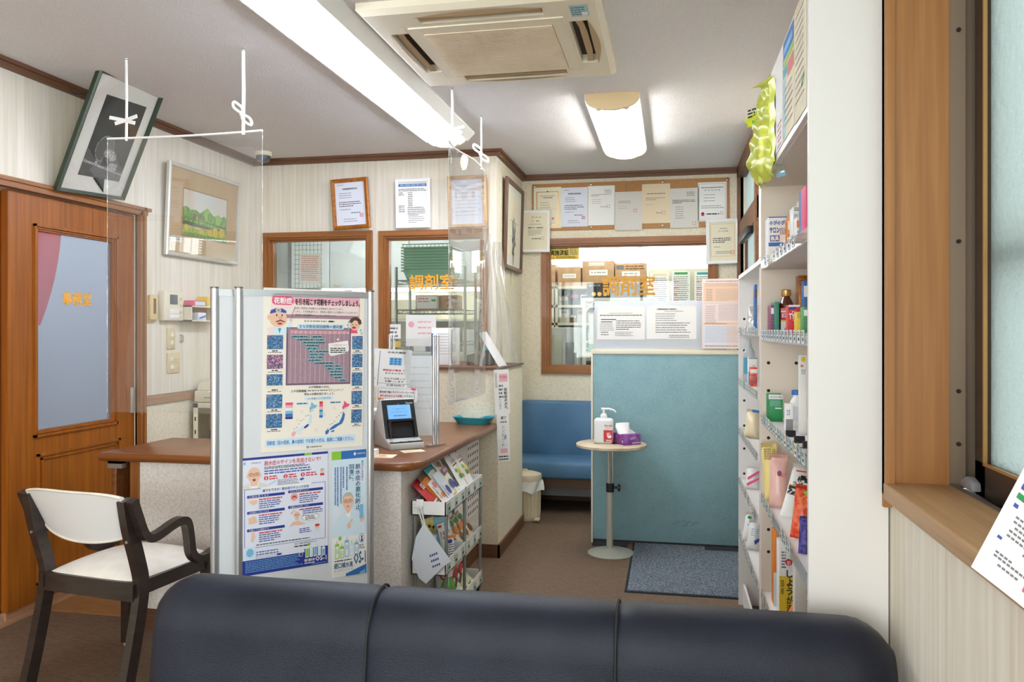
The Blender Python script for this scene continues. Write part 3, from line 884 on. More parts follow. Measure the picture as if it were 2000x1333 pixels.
# ================================================================ armchair on the left
ch = thing('armchair', 'white vinyl armchair with dark brown bentwood frame beside the counter', 'chair', (-2.086, 2.495, 0), R(-7.75))
L = False
def pc(name, g): return put(name, g, ch, world=False)
def spl(pts, n=6):
    """smooth curve through points"""
    P = [Vector(p) for p in pts]; out = []
    for i in range(len(P)-1):
        p0 = P[max(i-1, 0)]; p1 = P[i]; p2 = P[i+1]; p3 = P[min(i+2, len(P)-1)]
        for k in range(n):
            t = k/n
            out.append(.5*((2*p1)+(-p0+p2)*t+(2*p0-5*p1+4*p2-p3)*t*t+(-p0+3*p1-3*p2+p3)*t**3))
    out.append(P[-1]); return out
for s in (-1, 1):
    X = s*.222
    g = G(); g.bar(spl([(X, -.005, .725), (X, .015, .62), (X, .05, .50), (X, .068, .42), (X, .06, .33), (X, .02, .15), (X, -.02, 0)]), .032, .046, 'blackwood', (0, 1, .15))
    lg = pc('leg', g)
    for z, y in ((.66, -.012), (.575, .004)):
        g = G(); g.cyl((X, y-.004, z), (X, y+.012, z), .0055, 'steel', 8); put('bolt', g, lg, world=False)
    g = G(); g.bar([(s*.205, .43, .40), (s*.206, .44, .2), (s*.206, .44, .012)], .04, .036, 'blackwood', (0, 1, 0))
    lg = pc('leg', g)
    g = G(); g.cyl((s*.206, .44, 0), (s*.206, .44, .014), .016, 'grey_light', 10); put('glide', g, lg, world=False)
    g = G(); XA = s*.252
    g.bar(spl([(XA, -.005, .725), (XA, .018, .665), (XA, .045, .60), (XA, .075, .575), (XA, .12, .578), (XA, .19, .598), (XA, .235, .602), (XA, .262, .585), (XA, .275, .53), (XA, .285, .47), (XA, .315, .438), (XA, .36, .43), (XA, .41, .44), (XA, .43, .43)]), .032, .03, 'blackwood', (0, .3, 1))
    pc('armrest', g)
    g = G(); g.bar([(s*.21, .03, .392), (s*.205, .44, .392)], .024, .05, 'blackwood'); pc('side_rail', g)
g = G(); g.bar([(-.215, .05, .385), (.215, .05, .385)], .024, .066, 'blackwood'); pc('rear_rail', g)
g = G(); g.bar([(-.205, .43, .392), (.205, .43, .392)], .024, .05, 'blackwood'); pc('front_rail', g)
# seat: padded slab, rounded
g = G()
def seatf(u, v):
    x = -.205+.41*u; y = .045+.43*v
    e = (math.sin(PI*u)*math.sin(PI*v))**.45
    return (x*(1+.05*v), y, .412+.05*e)
g.grid(seatf, 20, 20, 'cream_vinyl')
g.box((-.205, .045, .395), (.205, .475, .415), 'cream_vinyl', .006)
pc('seat', g)
# backrest shell with bowed lower edge
g = G()
def bk(u, off):
    def fn(a, b):
        x = -.215+.43*a
        zt = .748-.014*(2*a-1)**4-.012*(1-abs(2*a-1))*0
        zb = .60-.048*(1-(2*a-1)**2)**.7
        z = zb+(zt-zb)*b
        y = .055-.075*(b)+.02*(2*a-1)**2*0-.03*(1-(2*a-1)**2)
        return (x, y+off+.0, z)
    return fn
f0, f1 = bk(0, -.003), bk(0, .024)
n = 22; m = 10
va = [f0(i/n, j/m) for j in range(m+1) for i in range(n+1)]
def pad(i, j):
    p = f1(i/n, j/m); e = (math.sin(PI*i/n)*math.sin(PI*j/m))**.4 if 0 < i < n and 0 < j < m else 0
    return (p[0], p[1]+.02*e-.008, p[2])
vb = [pad(i, j) for j in range(m+1) for i in range(n+1)]
q = len(va)
fa = [(j*(n+1)+i, j*(n+1)+i+1, (j+1)*(n+1)+i+1, (j+1)*(n+1)+i) for j in range(m) for i in range(n)]
g.add(va, fa, 'white_vinyl', True)
g.add(vb, [f[::-1] for f in fa], 'cream_vinyl', True)
edge = [i for i in range(n+1)]+[(j)*(n+1)+n for j in range(1, m+1)]+[m*(n+1)+i for i in range(n-1, -1, -1)]+[j*(n+1) for j in range(m-1, 0, -1)]
ne = len(edge)
g.add([va[i] for i in edge]+[vb[i] for i in edge], [(k, k+ne, (k+1) % ne+ne, (k+1) % ne) for k in range(ne)], 'cream_vinyl', True)
b = pc('backrest', g)
g = G(); g.tube([va[i] for i in edge], .0045, 'cream_vinyl', 6, closed=True); put('edge_piping', g, b, world=False)

# ================================================================ counter
cb = thing('reception_counter', 'papered reception counter base with dark toe kick under the wooden top', 'counter', (-1.7, 3.3, 0))
g = G(); g.prism([(-2.30, 3.13), (-1.09, 3.13), (-1.09, 4.485), (-1.24, 4.485), (-1.24, 3.30), (-2.30, 3.30)], 'z', .09, .742, 'counter_paper'); put('body', g, cb)
g = G(); g.prism([(-2.30, 3.135), (-1.095, 3.135), (-1.095, 4.485), (-1.23, 4.485), (-1.23, 3.29), (-2.30, 3.29)], 'z', 0, .09, 'trim_dark'); put('toe_kick', g, cb)
g = G(); g.box((-2.345, 3.125, 0), (-2.30, 3.31, .742), 'wood_v'); put('end_trim', g, cb)
ct = thing('countertop', 'brown wood-grain countertop with rounded edge on the reception counter', 'countertop', (-1.7, 3.5, .742))
g = G(); g.prism([(-2.47, 3.07), (-1.07, 3.07), (-1.03, 3.095), (-1.0, 3.15), (-.975, 4.49), (-1.72, 4.49), (-1.72, 3.58), (-2.45, 3.58)], 'z', .742, .78, 'counter_wood', .014, seg=3); put('top', g, ct)
g = G(); g.box((-2.43, 3.09, .71), (-2.36, 3.12, .742), 'steel'); g.box((-2.43, 3.09, .73), (-2.36, 3.16, .742), 'steel'); put('bracket', g, ct)
g = G(); g.box((-2.50, 3.2, .40), (-2.472, 3.57, .735), 'counter_wood', .004); put('folding_flap', g, ct)
g = G(); g.box((-2.42, 3.25, .58), (-2.346, 3.3, .742), 'wood_v'); put('cleat', g, ct)

# perforated strip panel on the counter side
g = G()
g.box((-1.09, 4.19, .28), (-1.082, 4.46, .70), 'shelf_white')
for i in range(6):
    for j in range(10):
        g.box((-1.0822, 4.21+i*.04, .30+j*.04), (-1.0812, 4.222+i*.04, .316+j*.04), 'hole')
put('perforated_panel', g, None, 'white perforated panel on the counter side behind the trolley', 'panel')

# ================================================================ folding whiteboard screen
# local frame: origin at the left post, x along the board
WX, WY, WA, WL, WZ = -1.497, 2.572, R(43.9), .495, 1.467
wb = thing('whiteboard_screen', 'folded white board screen with aluminium posts carrying the posters', 'whiteboard', (WX, WY, 0), WA)
def wpanel(dx, dy):
    g = G()
    g.box((dx+.014, dy-.006, .10), (dx+WL-.014, dy+.006, WZ-.026), 'board_white'); p = put('board', g, wb, world=False)
    for z0, z1 in ((WZ-.028, WZ-.004), (.075, .10)):
        g = G(); g.box((dx+.012, dy-.009, z0), (dx+WL-.012, dy+.009, z1), 'alu')
        for k in range(3): g.box((dx+.012, dy-.0105, z0+.004+k*.007), (dx+WL-.012, dy+.0105, z0+.007+k*.007), 'alu')
        put('rail', g, wb, world=False)
    for x in (dx, dx+WL):
        g = G(); g.cyl((x, dy, .012), (x, dy, WZ-.002), .0145, 'alu', 20); q = put('post', g, wb, world=False)
        g = G(); g.cyl((x, dy, WZ-.002), (x, dy, WZ+.004), .0152, 'alu_dark', 20); put('cap', g, q, world=False)
        g = G(); g.bar([(x, dy-.16, .012), (x, dy+.16, .012)], .03, .024, 'alu_dark'); put('foot', g, q, world=False)
wpanel(0, 0); wpanel(-.072, .046)
def on_board(x, z): # world matrix of a sheet with bottom centre at local x, height z, on the front of the board
    return Matrix.Translation((WX, WY, 0)) @ Matrix.Rotation(WA, 4, 'Z') @ Matrix.Translation((x, -.0085, z))

# ================================================================ blue partition, notice board on top
pt = thing('partition', 'blue-green fabric partition screen standing in front of the bench', 'partition', (-.04, 4.96, 0))
g = G(); g.box((-.474, 4.945, .02), (.43, 4.985, 1.17), 'blue_cloth', .004)
rs = random.Random(5)
for k in range(12):
    x = rs.uniform(.0, .13); z = rs.uniform(.12, .15); w_ = rs.uniform(.02, .05)
    g.add([(x, 4.9447, z), (x+w_, 4.9447, z+.012), (x+w_, 4.9447, z+.0145), (x, 4.9447, z+.0015)], [(0, 1, 2, 3)], 'scuff')
put('fabric_panel', g, pt)
g = G(); g.box((-.484, 4.94, 1.168), (.44, 4.99, 1.197), 'plastic_cream', .003); put('top_rail', g, pt)
g = G(); g.box((-.484, 4.94, .0), (-.474, 4.99, 1.168), 'plastic_cream'); put('side_rail', g, pt)
g = G(); g.box((-.47, 4.86, 0), (-.26, 5.06, .012), 'black_matt', .003); put('foot', g, pt)
g = G(); g.box((.2, 4.86, 0), (.41, 5.06, .012), 'black_matt', .003); put('foot', g, pt)
g = G(); g.box((-.47, 4.944, .012), (.43, 4.986, .022), 'black_matt'); put('bottom_rail', g, pt)
g = G(); g.box((-.466, 4.955, 1.197), (.33, 4.968, 1.496), 'board_grey', .002)
for x in (-.466, .325): g.box((x-.004, 4.953, 1.197), (x+.006, 4.97, 1.44), 'grey_light')
put('notice_board', g, None, 'grey-white notice board standing on top of the blue partition', 'board')

# ================================================================ blue bench
bn = thing('bench', 'blue vinyl built-in bench with high back along the back wall', 'bench', (-.4, 5.85, 0))
g = G(); g.box((-1.13, 5.99, .36), (.38, 6.108, .775), 'blue_vinyl', .02, 3); put('backrest', g, bn)
g = G(); g.box((-1.13, 5.60, .255), (.38, 6.03, .375), 'blue_vinyl', .025, 3); put('seat', g, bn)
g = G(); g.box((-1.13, 5.64, .19), (.38, 6.05, .256), 'navy'); g.ms = ['frame_brown']; put('seat_rail', g, bn)
g = G(); g.box((-1.12, 5.75, .11), (.36, 5.80, .19), 'grey'); put('stretcher', g, bn)
for x in (-1.08, -.35, .33):
    g = G(); g.box((x-.02, 5.70, 0), (x+.02, 5.76, .19), 'trim_dark'); put('leg', g, bn)

# ================================================================ waste bin
bx, by = -.985, 5.47
bi = thing('waste_bin', 'cream pedal bin with white liner bag beside the half wall', 'bin', (bx, by, 0))
g = G()
pr = [(.088, 0), (.094, .012), (.094, .03)]
g.lathe(pr+[(.097, .235), (.1, .24)], 'bin_cream', (bx, by, 0), 32)
for k in range(24):
    a = 2*PI*k/24
    g.cyl((bx+.0945*math.cos(a), by+.0945*math.sin(a), .04), (bx+.097*math.cos(a), by+.097*math.sin(a), .21), .003, 'bin_cream', 5)
put('body', g, bi)
g = G(); g.lathe([(.103, .272), (.106, .30), (.102, .315), (.06, .328), (.003, .332)], 'bin_cream', (bx, by, 0), 32); l = put('lid', g, bi)
g = G(); g.tube([(bx-.04, by-.01, .326), (bx-.03, by-.01, .345), (bx+.0, by-.01, .345), (bx+.01, by-.01, .328)], .006, 'bin_cream', 8); put('handle', g, l)
g = G()
def lf(u, v):
    a = 2*PI*u; r = .105+.008*math.sin(a*7+v*3)+.012*v*math.sin(a*3+1)+.008*v
    return (bx+r*math.cos(a), by+r*math.sin(a), .275-.075*v-.012*math.sin(a*5)*v)
g.grid(lf, 48, 6, 'liner'); put('liner_bag', g, bi)
g = G(); g.box((bx+.07, by-.12, .012), (bx+.105, by-.06, .026), 'bin_cream', .004); put('pedal', g, bi)

# ================================================================ round table with things on it
tx0, ty0 = -.345, 4.725
rt = thing('round_table', 'small round pedestal table with stone-patterned top in front of the blue partition', 'table', (tx0, ty0, 0))
g = G(); g.lathe([(.196, .628), (.206, .632), (.206, .645), (.2, .648)], 'stone_top', (tx0, ty0, 0), 48); put('tabletop', g, rt)
g = G(); g.cyl((tx0-.008, ty0, .01), (tx0-.008, ty0, .36), .019, 'satin', 20); put('column', g, rt)
g = G(); g.cyl((tx0-.014, ty0, .36), (tx0-.014, ty0, .63), .008, 'satin', 14); g.cyl((tx0+.004, ty0, .36), (tx0+.004, ty0, .60), .0095, 'chrome', 16); g.cyl((tx0+.004, ty0, .60), (tx0+.012, ty0, .63), .0095, 'chrome', 16); put('inner_rod', g, rt)
g = G(); g.cyl((tx0-.006, ty0, .362), (tx0-.006, ty0, .412), .024, 'black', 20); c = put('clamp_collar', g, rt)
g = G(); g.cyl((tx0+.015, ty0, .388), (tx0+.04, ty0-.006, .388), .007, 'black', 10)
g.lathe([(.012, -.006), (.021, -.004), (.022, .006), (.014, .01)], 'black', (0, 0, 0), 10)
nv = len(g.v)
g.v = [v if i < nv-40 else tuple(Matrix.Translation((tx0+.045, ty0-.008, .388)) @ Matrix.Rotation(PI/2, 4, 'Y') @ Vector(v)) for i, v in enumerate(g.v)]
put('knob', g, c)
g = G(); g.lathe([(.137, 0), (.137, .004), (.12, .010), (.04, .02), (.02, .032)], 'satin', (tx0, ty0, 0), 48); put('base_plate', g, rt)
tz = .648
g = G(); T = Matrix.Translation((tx0+.02, ty0-.03, tz)) @ Matrix.Rotation(R(-4), 4, 'Z') @ Matrix.Rotation(R(-90), 4, 'X')
sheet(g, T, .24, .14, 'paper', .0008); put('paper_sheet', g, None, 'white paper sheet lying under the tissue box on the round table', 'paper')
# sanitizer
bxx, byy = -.388, 4.72
sb = thing('sanitizer_bottle', 'milky hand sanitizer pump bottle on the small round table', 'bottle', (bxx, byy, tz))
g = G(); g.prism([(-.056, -.033), (.056, -.033), (.056, .033), (-.056, .033)], 'z', 0, .148, 'bottle_milky', .016, seg=3)
g.v = [(v[0]+bxx, v[1]+byy, v[2]+tz) for v in g.v]
put('body', g, sb)
g = G(); g.lathe([(.02, .147), (.02, .166), (.016, .168), (.016, .176), (.007, .178), (.007, .198)], 'white', (bxx, byy, tz), 18); put('cap', g, sb)
g = G(); g.tube([(bxx-.014, byy, tz+.203), (bxx+.03, byy-.002, tz+.204), (bxx+.06, byy-.004, tz+.196), (bxx+.072, byy-.005, tz+.184)], [.007, .006, .005, .004], 'white', 10); put('pump', g, sb)
g = G(); T = sheetT((bxx+.028, byy-.0335, tz+.012)); A = Art(g, T, .052, .112, 10, 21)
A.rect(0, 0, 10, 21, 'paper', 1); A.rect(0, 8, 10, 21, 'red', 2); A.text('手指の消毒', .8, 2.2, 9.2, 4.2, 'red', 3, .02); A.text('にどうぞ', 2, 5, 8, 6.8, 'red', 3)
A.ell(5.4, 12, 2.3, 1.6, 'pink', 3); A.poly([(3.5, 12.5), (6, 14), (8.6, 13.2), (8.8, 15.6), (7, 17), (4.4, 16.2)], 'paper', 4); A.rect(.8, 18, 2.2, 20, 'ink_grey', 3); A.lines(3, 18.6, 9, 2, 1, .6, 'paper', 3)
put('label_sticker', g, sb)
# tissue box
tb = thing('tissue_box', 'purple tissue box with a tissue pulled out on the small round table', 'tissue box', (-.252, 4.725, tz), R(38))
g = G(); g.box((-.055, -.06, 0), (.055, .06, .062), 'purple', .002)
A = Art(g, sheetT((0, -.0608, 0)), .11, .062, 11, 6.2); A.text('エルモア', 3.4, 1.7, 7.6, 3.0, 'paper', 1, .02); A.lines(5, 4.8, 10.2, 1, 1, .5, 'paper', 1)
A = Art(g, sheetT((-.0558, 0, 0), R(-90)), .12, .062, 12, 6.2); A.ell(9.5, 4, 1.6, 1.4, 'violet', 1); A.poly([(1, 6), (3, 2.5), (6, 1.2), (8, 1.8), (5, 4), (4, 6)], 'maroon', 1); A.ell(9.5, 4.2, .8, .8, 'pink', 2)
put('carton', g, tb, world=False)
g = G()
def tf(u, v):
    a = (u-.5)*.115; s = math.sin(PI*u)
    return (-.01+a*(1-.2*v)+.02*v*math.sin(5*u), -.02+.03*math.sin(6*u+2*v)*v+.03*v, .061+.066*v*(.55+.45*math.sin(2.2*u+.8)))
g.grid(tf, 16, 8, 'white'); g.grid(lambda u, v: tuple(x+y for x, y in zip(tf(u, v), (.012*v, .02, -.014*v))), 16, 8, 'white')
put('tissue', g, tb, world=False)

# floor mat
fm = thing('floor_mat', 'dark grey speckled carpet mat on the floor in front of the blue partition', 'mat', (.08, 4.5, 0))
g = G(); g.box((-.228, 4.028, 0), (.42, 4.965, .005), 'mat_edge', .002); put('rubber_edge', g, fm)
g = G(); g.box((-.215, 4.042, .004), (.41, 4.952, .010), 'mat_pile', .002); put('pile', g, fm)

# ================================================================ display shelves along the right wall
XF = .32
ZN = [.355, .70, .985, 1.281, 1.535]      # shelf undersides, near unit
su = thing('display_shelf', 'white wall display shelf nearest the window, with header board', 'shelf', (.41, 2.5, 0))
g = G(); g.box((XF, 1.985, 0), (XR-.004, 2.003, 2.35), 'shelf_white'); put('end_panel', g, su)
g = G(); g.box((XF, 2.99, 0), (XR-.004, 3.01, 1.84), 'shelf_cream'); put('side_panel', g, su)
for (x, z) in ((.345, .93), (.345, 1.20), (.345, 1.10), (.345, .52), (.345, .60), (.44, 1.20)):
    g = G(); g.cyl((x, 2.9895, z), (x, 2.995, z), .006, 'hole', 10); put('peg_hole', g, su)
g = G(); g.box((XR-.012, 2.0, 0), (XR-.004, 3.0, 2.3), 'shelf_cream'); put('back_panel', g, su)
def shelf_board(parent, y0, y1, z, tags, m='shelf_white', rail=True):
    g = G(); g.box((XF+.006, y0, z), (XR-.012, y1, z+.02), m); s = put('shelf_board', g, parent)
    if not rail: return s
    g = G(); g.box((XF-.001, y0, z-.001), (XF+.004, y1, z+.03), 'acrylic')
    put('rail', g, s)
    return s
TAG = {}
def tags(parent, y0, y1, z, n, cols, prob=1.0):
    for k in range(n):
        if random.random() > prob: continue
        y = y0+(y1-y0)*(k+.5)/n
        c = cols[k % len(cols)]
        if c not in TAG:
            g = G(Matrix.Translation((0, 0, 0)))
            T = sheetT((0, 0, 0), R(-90))
            sheet(g, T, .042, .034, c, .001)
            A = Art(g, T, .042, .034, 10, 8); A.lines(1, 1.2, 9, 2, 1.3, .7, 'ink_grey', 1); A.lines(4.5, 4.6, 9, 1, 1, 1.8, 'ink', 1)
            TAG[c] = g
        g0 = TAG[c]
        if not hasattr(g0, 'me'):
            o = put('price_tag', g0, parent, world=False); g0.me = o.data
        else:
            o = bpy.data.objects.new('price_tag', g0.me); COL.objects.link(o); o.parent = parent
        o.location = Vector((XF-.003, y, z))-parent.location
for z, n, cols, pb in ((ZN[0], 10, ['tag_pale'], .7), (ZN[1], 12, ['tag_pale'], .8), (ZN[2], 15, ['tag_pale', 'tag_blue', 'paper_cream'], 1), (ZN[3], 14, ['tag_pale', 'paper_blue'], 1), (ZN[4], 12, ['paper_blue', 'paper'], .9)):
    shelf_board(su, 2.003, 2.99, z, n); tags(su, 2.02, 2.97, z+.004, n, cols, pb)
g = G(); g.box((XF+.0, 2.003, 1.84), (XF+.012, 3.06, 2.152), 'shelf_white'); put('header_board', g, su)
g = G(); g.box((XF+.012, 2.003, 1.835), (XR-.012, 3.0, 1.845), 'shelf_cream'); put('top_board', g, su)
g = G(); g.box((XF+.0, 2.003, 0), (XF+.01, 2.99, .10), 'shelf_white'); put('plinth', g, su)
sv = thing('display_shelf', 'lower white wall display shelf farther from the window, beside the blue partition', 'shelf', (.41, 3.5, 0))
ZF = [.335, .585, .82, 1.055, 1.295]
g = G(); g.box((XF+.01, 3.012, 0), (XR-.004, 3.15, 1.56), 'shelf_cream'); put('side_panel', g, sv)
g = G(); g.box((XF, 3.955, 0), (XR-.004, 3.975, 1.56), 'shelf_white'); put('end_panel', g, sv)
for z in (1.37, 1.22, 1.10, .98, .86, .75, .63): 
    g = G(); g.cyl((.345, 3.9545, z), (.345, 3.96, z), .006, 'hole', 10); put('peg_hole', g, sv)
g = G(); g.box((XR-.012, 3.15, 0), (XR-.004, 3.96, 1.56), 'shelf_white'); put('back_panel', g, sv)
for z, n in zip(ZF, (12, 12, 12, 12, 10)):
    shelf_board(sv, 3.15, 3.955, z, n); tags(sv, 3.17, 3.94, z+.002, n, ['tag_pale', 'paper_grey'], .85)
g = G(); g.box((XF, 3.012, 1.56), (XR-.012, 3.975, 1.578), 'shelf_white'); put('top_board', g, sv)
g = G(); g.box((XF+.02, 3.15, 0), (XF+.03, 3.955, .10), 'shelf_white'); put('plinth', g, sv)

# ================================================================ trolley of pouches beside the counter
cx0, cx1 = -1.075, -.925
ca = thing('trolley', 'narrow three-tier white trolley with steel posts beside the counter', 'trolley', ((cx0+cx1)/2, 3.55, 0))
def tray(y0, y1, zb, zt):
    g = G(); t = .004
    g.box((cx0, y0, zb), (cx1, y1, zb+t), 'white')
    for p, q in (((cx0, y0), (cx1, y0+t)), ((cx0, y1-t), (cx1, y1)), ((cx0, y0), (cx0+t, y1)), ((cx1-t, y0), (cx1, y1))):
        g.box((p[0], p[1], zb), (q[0], q[1], zt), 'white')
    return put('tray', g, ca)
CT = {}
for zb, zt in ((.535, .595), (.285, .345), (.055, .12)):
    for y0, y1 in ((3.22, 3.55), (3.555, 3.88)):
        tr = tray(y0, y1, zb, zt)
        for k in range(3):
            y = y0+.05+k*.115
            if 'm' not in CT:
                g = G(); T = sheetT((0, 0, 0), PI/2); sheet(g, T, .04, .038, 'tag_pale', .001); A = Art(g, T, .04, .038, 10, 9); A.rect(.6, .6, 9.4, 8.4, 'basket_green', 1); A.lines(1.4, 1.4, 8.6, 2, 1.4, .8, 'paper', 2); A.lines(3, 5, 8, 1, 1, 2, 'ink', 2)
                o = put('price_tag', g, tr, world=False); CT['m'] = o.data
            else:
                o = bpy.data.objects.new('price_tag', CT['m']); COL.objects.link(o); o.parent = tr
            o.location = Vector((cx1+.0016, y, zb+.01))-ca.location
for x in (cx0+.006, cx1-.006):
    for y in (3.25, 3.552, 3.86):
        g = G(); g.cyl((x, y, .04), (x, y, .58), .0075, 'steel', 12); put('post', g, ca)
for x in (cx0+.02, cx1-.02):
    for y in (3.27, 3.86):
        g = G(); T = Matrix.Translation((x, y, .02)) @ Matrix.Rotation(PI/2, 4, 'Y'); g2 = G(T); g2.lathe([(.014, -.01), (.02, -.008), (.02, .008), (.014, .01)], 'black', (0, 0, 0), 16); put('wheel', g2, ca)

# ================================================================ posters on the white board
def poster(name, label, cat, T, W, H, base, nu, nv, draw, group=None):
    g = G(); sheet(g, T, W, H, base)
    draw(Art(g, T, W, H, nu, nv))
    return put(name, g, None, label, cat, group)
def d_hay(A):
    t = A.text
    A.rr(8, 5, 95, 27, 3, 'pink', 1); A.rr(7, 14, 94, 24, 2, 'paper_pink', 1.5); A.rr(8, 24, 94, 27.5, 1.5, 'mauve', 1.2)
    A.rr(8, 7.2, 28.5, 15.4, 3.6, 'hot_pink', 2); t('花粉症', 10, 8.6, 27, 14.2, 'paper', 3, .03)
    t('を引き起こす花粉をチェックしましょう。', 30, 9, 95, 15, 'ink', 3, .03)
    t('日本の花粉症の約8割がスギ花粉症と言われています。', 30, 16.8, 78, 19, 'ink', 3)
    t('しかし、スギ花粉以外にも、花粉症の原因となる花粉がたくさんあります。', 30, 20, 93, 22.2, 'ink', 3)
    t('花粉症の原因植物をチェックしてみましょう！', 30, 23.2, 70, 25.4, 'ink', 3)
    t('監 修', 39, 29, 44, 30.8, 'ink', 3); A.lines(45, 29.4, 61, 1, 1, .9, 'ink_grey', 2); A.lines(63, 29.2, 69, 1, 1, 1.4, 'ink', 2)
    # doctor with pointer
    A.poly([(8, 36), (22, 36), (24, 31), (27, 31), (26, 40), (20, 43), (9, 43)], 'pale_blue', 2); A.poly([(4, 37), (10, 36), (10, 43), (5, 43)], 'paper_pink', 3); A.poly([(14, 37), (17, 37), (15.5, 42)], 'teal', 3)
    A.ell(14, 28, 8.2, 8, 'skin', 4); A.ell(5.6, 27, 2, 2.4, 'skin', 3); A.poly([(6, 24), (7, 20.5), (12, 18.5), (18, 18.8), (21.5, 21), (21.5, 23), (14, 21.8)], 'ink_blue', 5); A.ell(14, 20.5, 2.6, 2.2, 'grey_light', 6); A.ell(14, 20.5, 1, .9, 'ink_grey', 7)
    A.ell(12.5, 25, .6, 1.1, 'ink', 6, 10); A.ell(17.5, 25, .6, 1.1, 'ink', 6, 10); A.ell(16, 27.6, 1.8, 1.3, 'skin_pink', 6); A.poly([(11, 31), (16, 29), (21, 31), (19, 31.5), (16, 30.4), (13, 31.6)], 'brown', 7); A.ell(15.6, 32.8, 2.4, 1, 'red', 6)
    A.ell(26, 29, 1.4, 2, 'skin', 5, 10); A.poly([(26, 27), (26.6, 27), (30, 17), (29.5, 17)], 'ink_grey', 5)
    # sneezing woman
    A.poly([(85, 41), (93, 41), (92, 36), (86, 36)], 'hot_pink', 2); A.ell(90, 33, 5, 5, 'skin', 3)
    for k in range(7):
        a = R(200+k*27); A.ell(90.5+4.6*math.cos(a), 30.5+3.8*math.sin(a), 1.9, 1.9, 'frame_brown', 4, 10)
    A.ell(89, 35.4, 2, 1.2, 'red', 5, 10); A.rect(86.6, 32.3, 88.4, 32.8, 'ink', 5); A.rect(90.6, 32.3, 92.4, 32.8, 'ink', 5)
    for u, v in ((83.5, 30), (82.5, 33), (83.5, 36), (96, 38), (97, 41)): A.ell(u, v, .9, 1.2, 'sky_blue', 5, 8)
    # calendar of flowering
    A.rr(32, 32.5, 79, 37.4, 2.3, 'pale_blue', 4); t('主な花粉症原因植物の開花暦', 34, 33.4, 77, 36.6, 'ink_teal', 5, .015)
    A.rect(22, 36, 86, 90, 'mauve_dark', 2); A.rect(23.5, 37, 85, 88.4, 'mauve', 3)
    A.rect(26, 39.2, 84, 41.6, 'pink', 4)
    for k in range(12):
        t('%d月' % (k+1), 26.6+k*4.8, 39.6, 29.6+k*4.8, 41.2, 'ink', 5)
        A.rect(26+k*4.8, 42, 26.25+k*4.8, 88, 'paper_grey', 4)
    for r, spans in enumerate([[(26, 43), (46, 57)], [(31, 48), (49, 58)], [(37, 60)], [(40, 54)], [(41, 46), (46.5, 52)], [(43, 48.5), (49.5, 64)], [(43.5, 52), (53, 59.5)], [(44, 51), (52, 58)], [(42.5, 56)], [(48.5, 69)], [(59, 68), (69, 76)], [(61, 68.5), (69.5, 78)], [(64, 78)], [(64, 78)], [(68.5, 78)], [(74, 82)]]):
        for a, b in spans:
            v = 43.4+r*2.78
            A.rr(a, v, b, v+1.9, .9, 'teal', 5); A.rr(a+.5, v, b-.5, v+1, .5, 'teal_pale', 5.5); A.lines(a+1.4, v+.5, b-1, 1, 1, .9, 'ink', 6)
    A.poly([(63, 51), (83, 48), (84, 57), (82, 60), (66, 63), (63.5, 61)], 'paper', 6); t('こんな症状に気をつけて', 65, 51.5, 82, 53.4, 'hot_pink', 7); A.lines(65, 55, 82, 3, 1.9, 1, 'ink', 7)
    A.ell(72.5, 47, 1, 1, 'paper', 6, 10)
    for side, u0, w, vs in (('l', 4, 15, (43.5, 61.5, 79.5, 98, 116)), ('r', 87.5, 11, (43.5, 61, 79, 97, 115))):
        for k, v in enumerate(vs):
            A.rect(u0, v, u0+w, v+13, 'photo_rose' if (side, k) == ('l', 1) else 'photo_blue', 2)
            if (side, k) == ('l', 2): A.rect(u0, v+10.4, u0+w, v+13, 'paper_cream', 3)
            A.ell(u0+1.4, v+1, .8, .9, 'hot_pink', 4, 8)
            A.lines(u0+w*.32, v+14, u0+w*.7, 1, 1, 1, 'ink', 2); A.lines(u0+1, v+15.6, u0+w-1, 1, 1, .7, 'ink_grey', 2)
    t('スギ花粉症の方は、', 44, 91, 65, 93.4, 'ink', 3, .01); t('スギ花粉情報', 27, 94.4, 42, 96.8, 'ink', 3, .01); A.lines(43, 95, 63, 1, 1, 1, 'ink_grey', 3); t('をチェックして', 64, 94.4, 79, 96.8, 'ink', 3)
    t('早めの対策を取りましょう。', 40, 97.6, 70, 100, 'ink', 3, .01)
    A.rr(40, 101.4, 69, 104.6, 1.5, 'pale_blue', 3); t('2019年春のスギ花粉予想', 43, 102, 66, 104, 'ink_teal', 4)
    for dx, north, main in ((0, 'sky_blue', 'pale_blue'), (33, 'hot_pink', 'mid_blue')):
        A.rr(32+dx, 106.2, 44+dx, 108.6, 1.1, 'pale_blue', 3); A.lines(33+dx, 106.8, 43+dx, 1, 1, 1.1, 'ink_teal', 4)
        A.poly([(47+dx, 106), (50+dx, 109), (53+dx, 109.5), (51+dx, 112), (47.5+dx, 112.8), (46+dx, 115), (45+dx, 112), (46.5+dx, 110)], north, 3)
        A.poly([(46+dx, 117), (48+dx, 119), (47+dx, 124), (45+dx, 128), (41+dx, 130), (38+dx, 132), (33+dx, 134), (32.5+dx, 132.4), (37+dx, 129), (42+dx, 127), (44.6+dx, 122)], main, 3)
        A.poly([(30+dx, 133), (32.5+dx, 133.5), (31+dx, 137), (28.6+dx, 138), (28+dx, 135)], 'pink' if dx == 0 else main, 3)
        A.poly([(34+dx, 134.6), (37.6+dx, 133.6), (37+dx, 135.4), (34.4+dx, 136)], main, 3)
        if dx == 0: A.poly([(40, 129.4), (43, 127.2), (45, 127), (43.6, 129.4), (40.6, 131)], 'navy', 4)
        for k in range(9): A.lines(30+dx+2.2*k, 131-2.2*k+random.uniform(-1, 1), 31.6+dx+2.2*k, 1, 1, .5, 'ink_grey', 3)
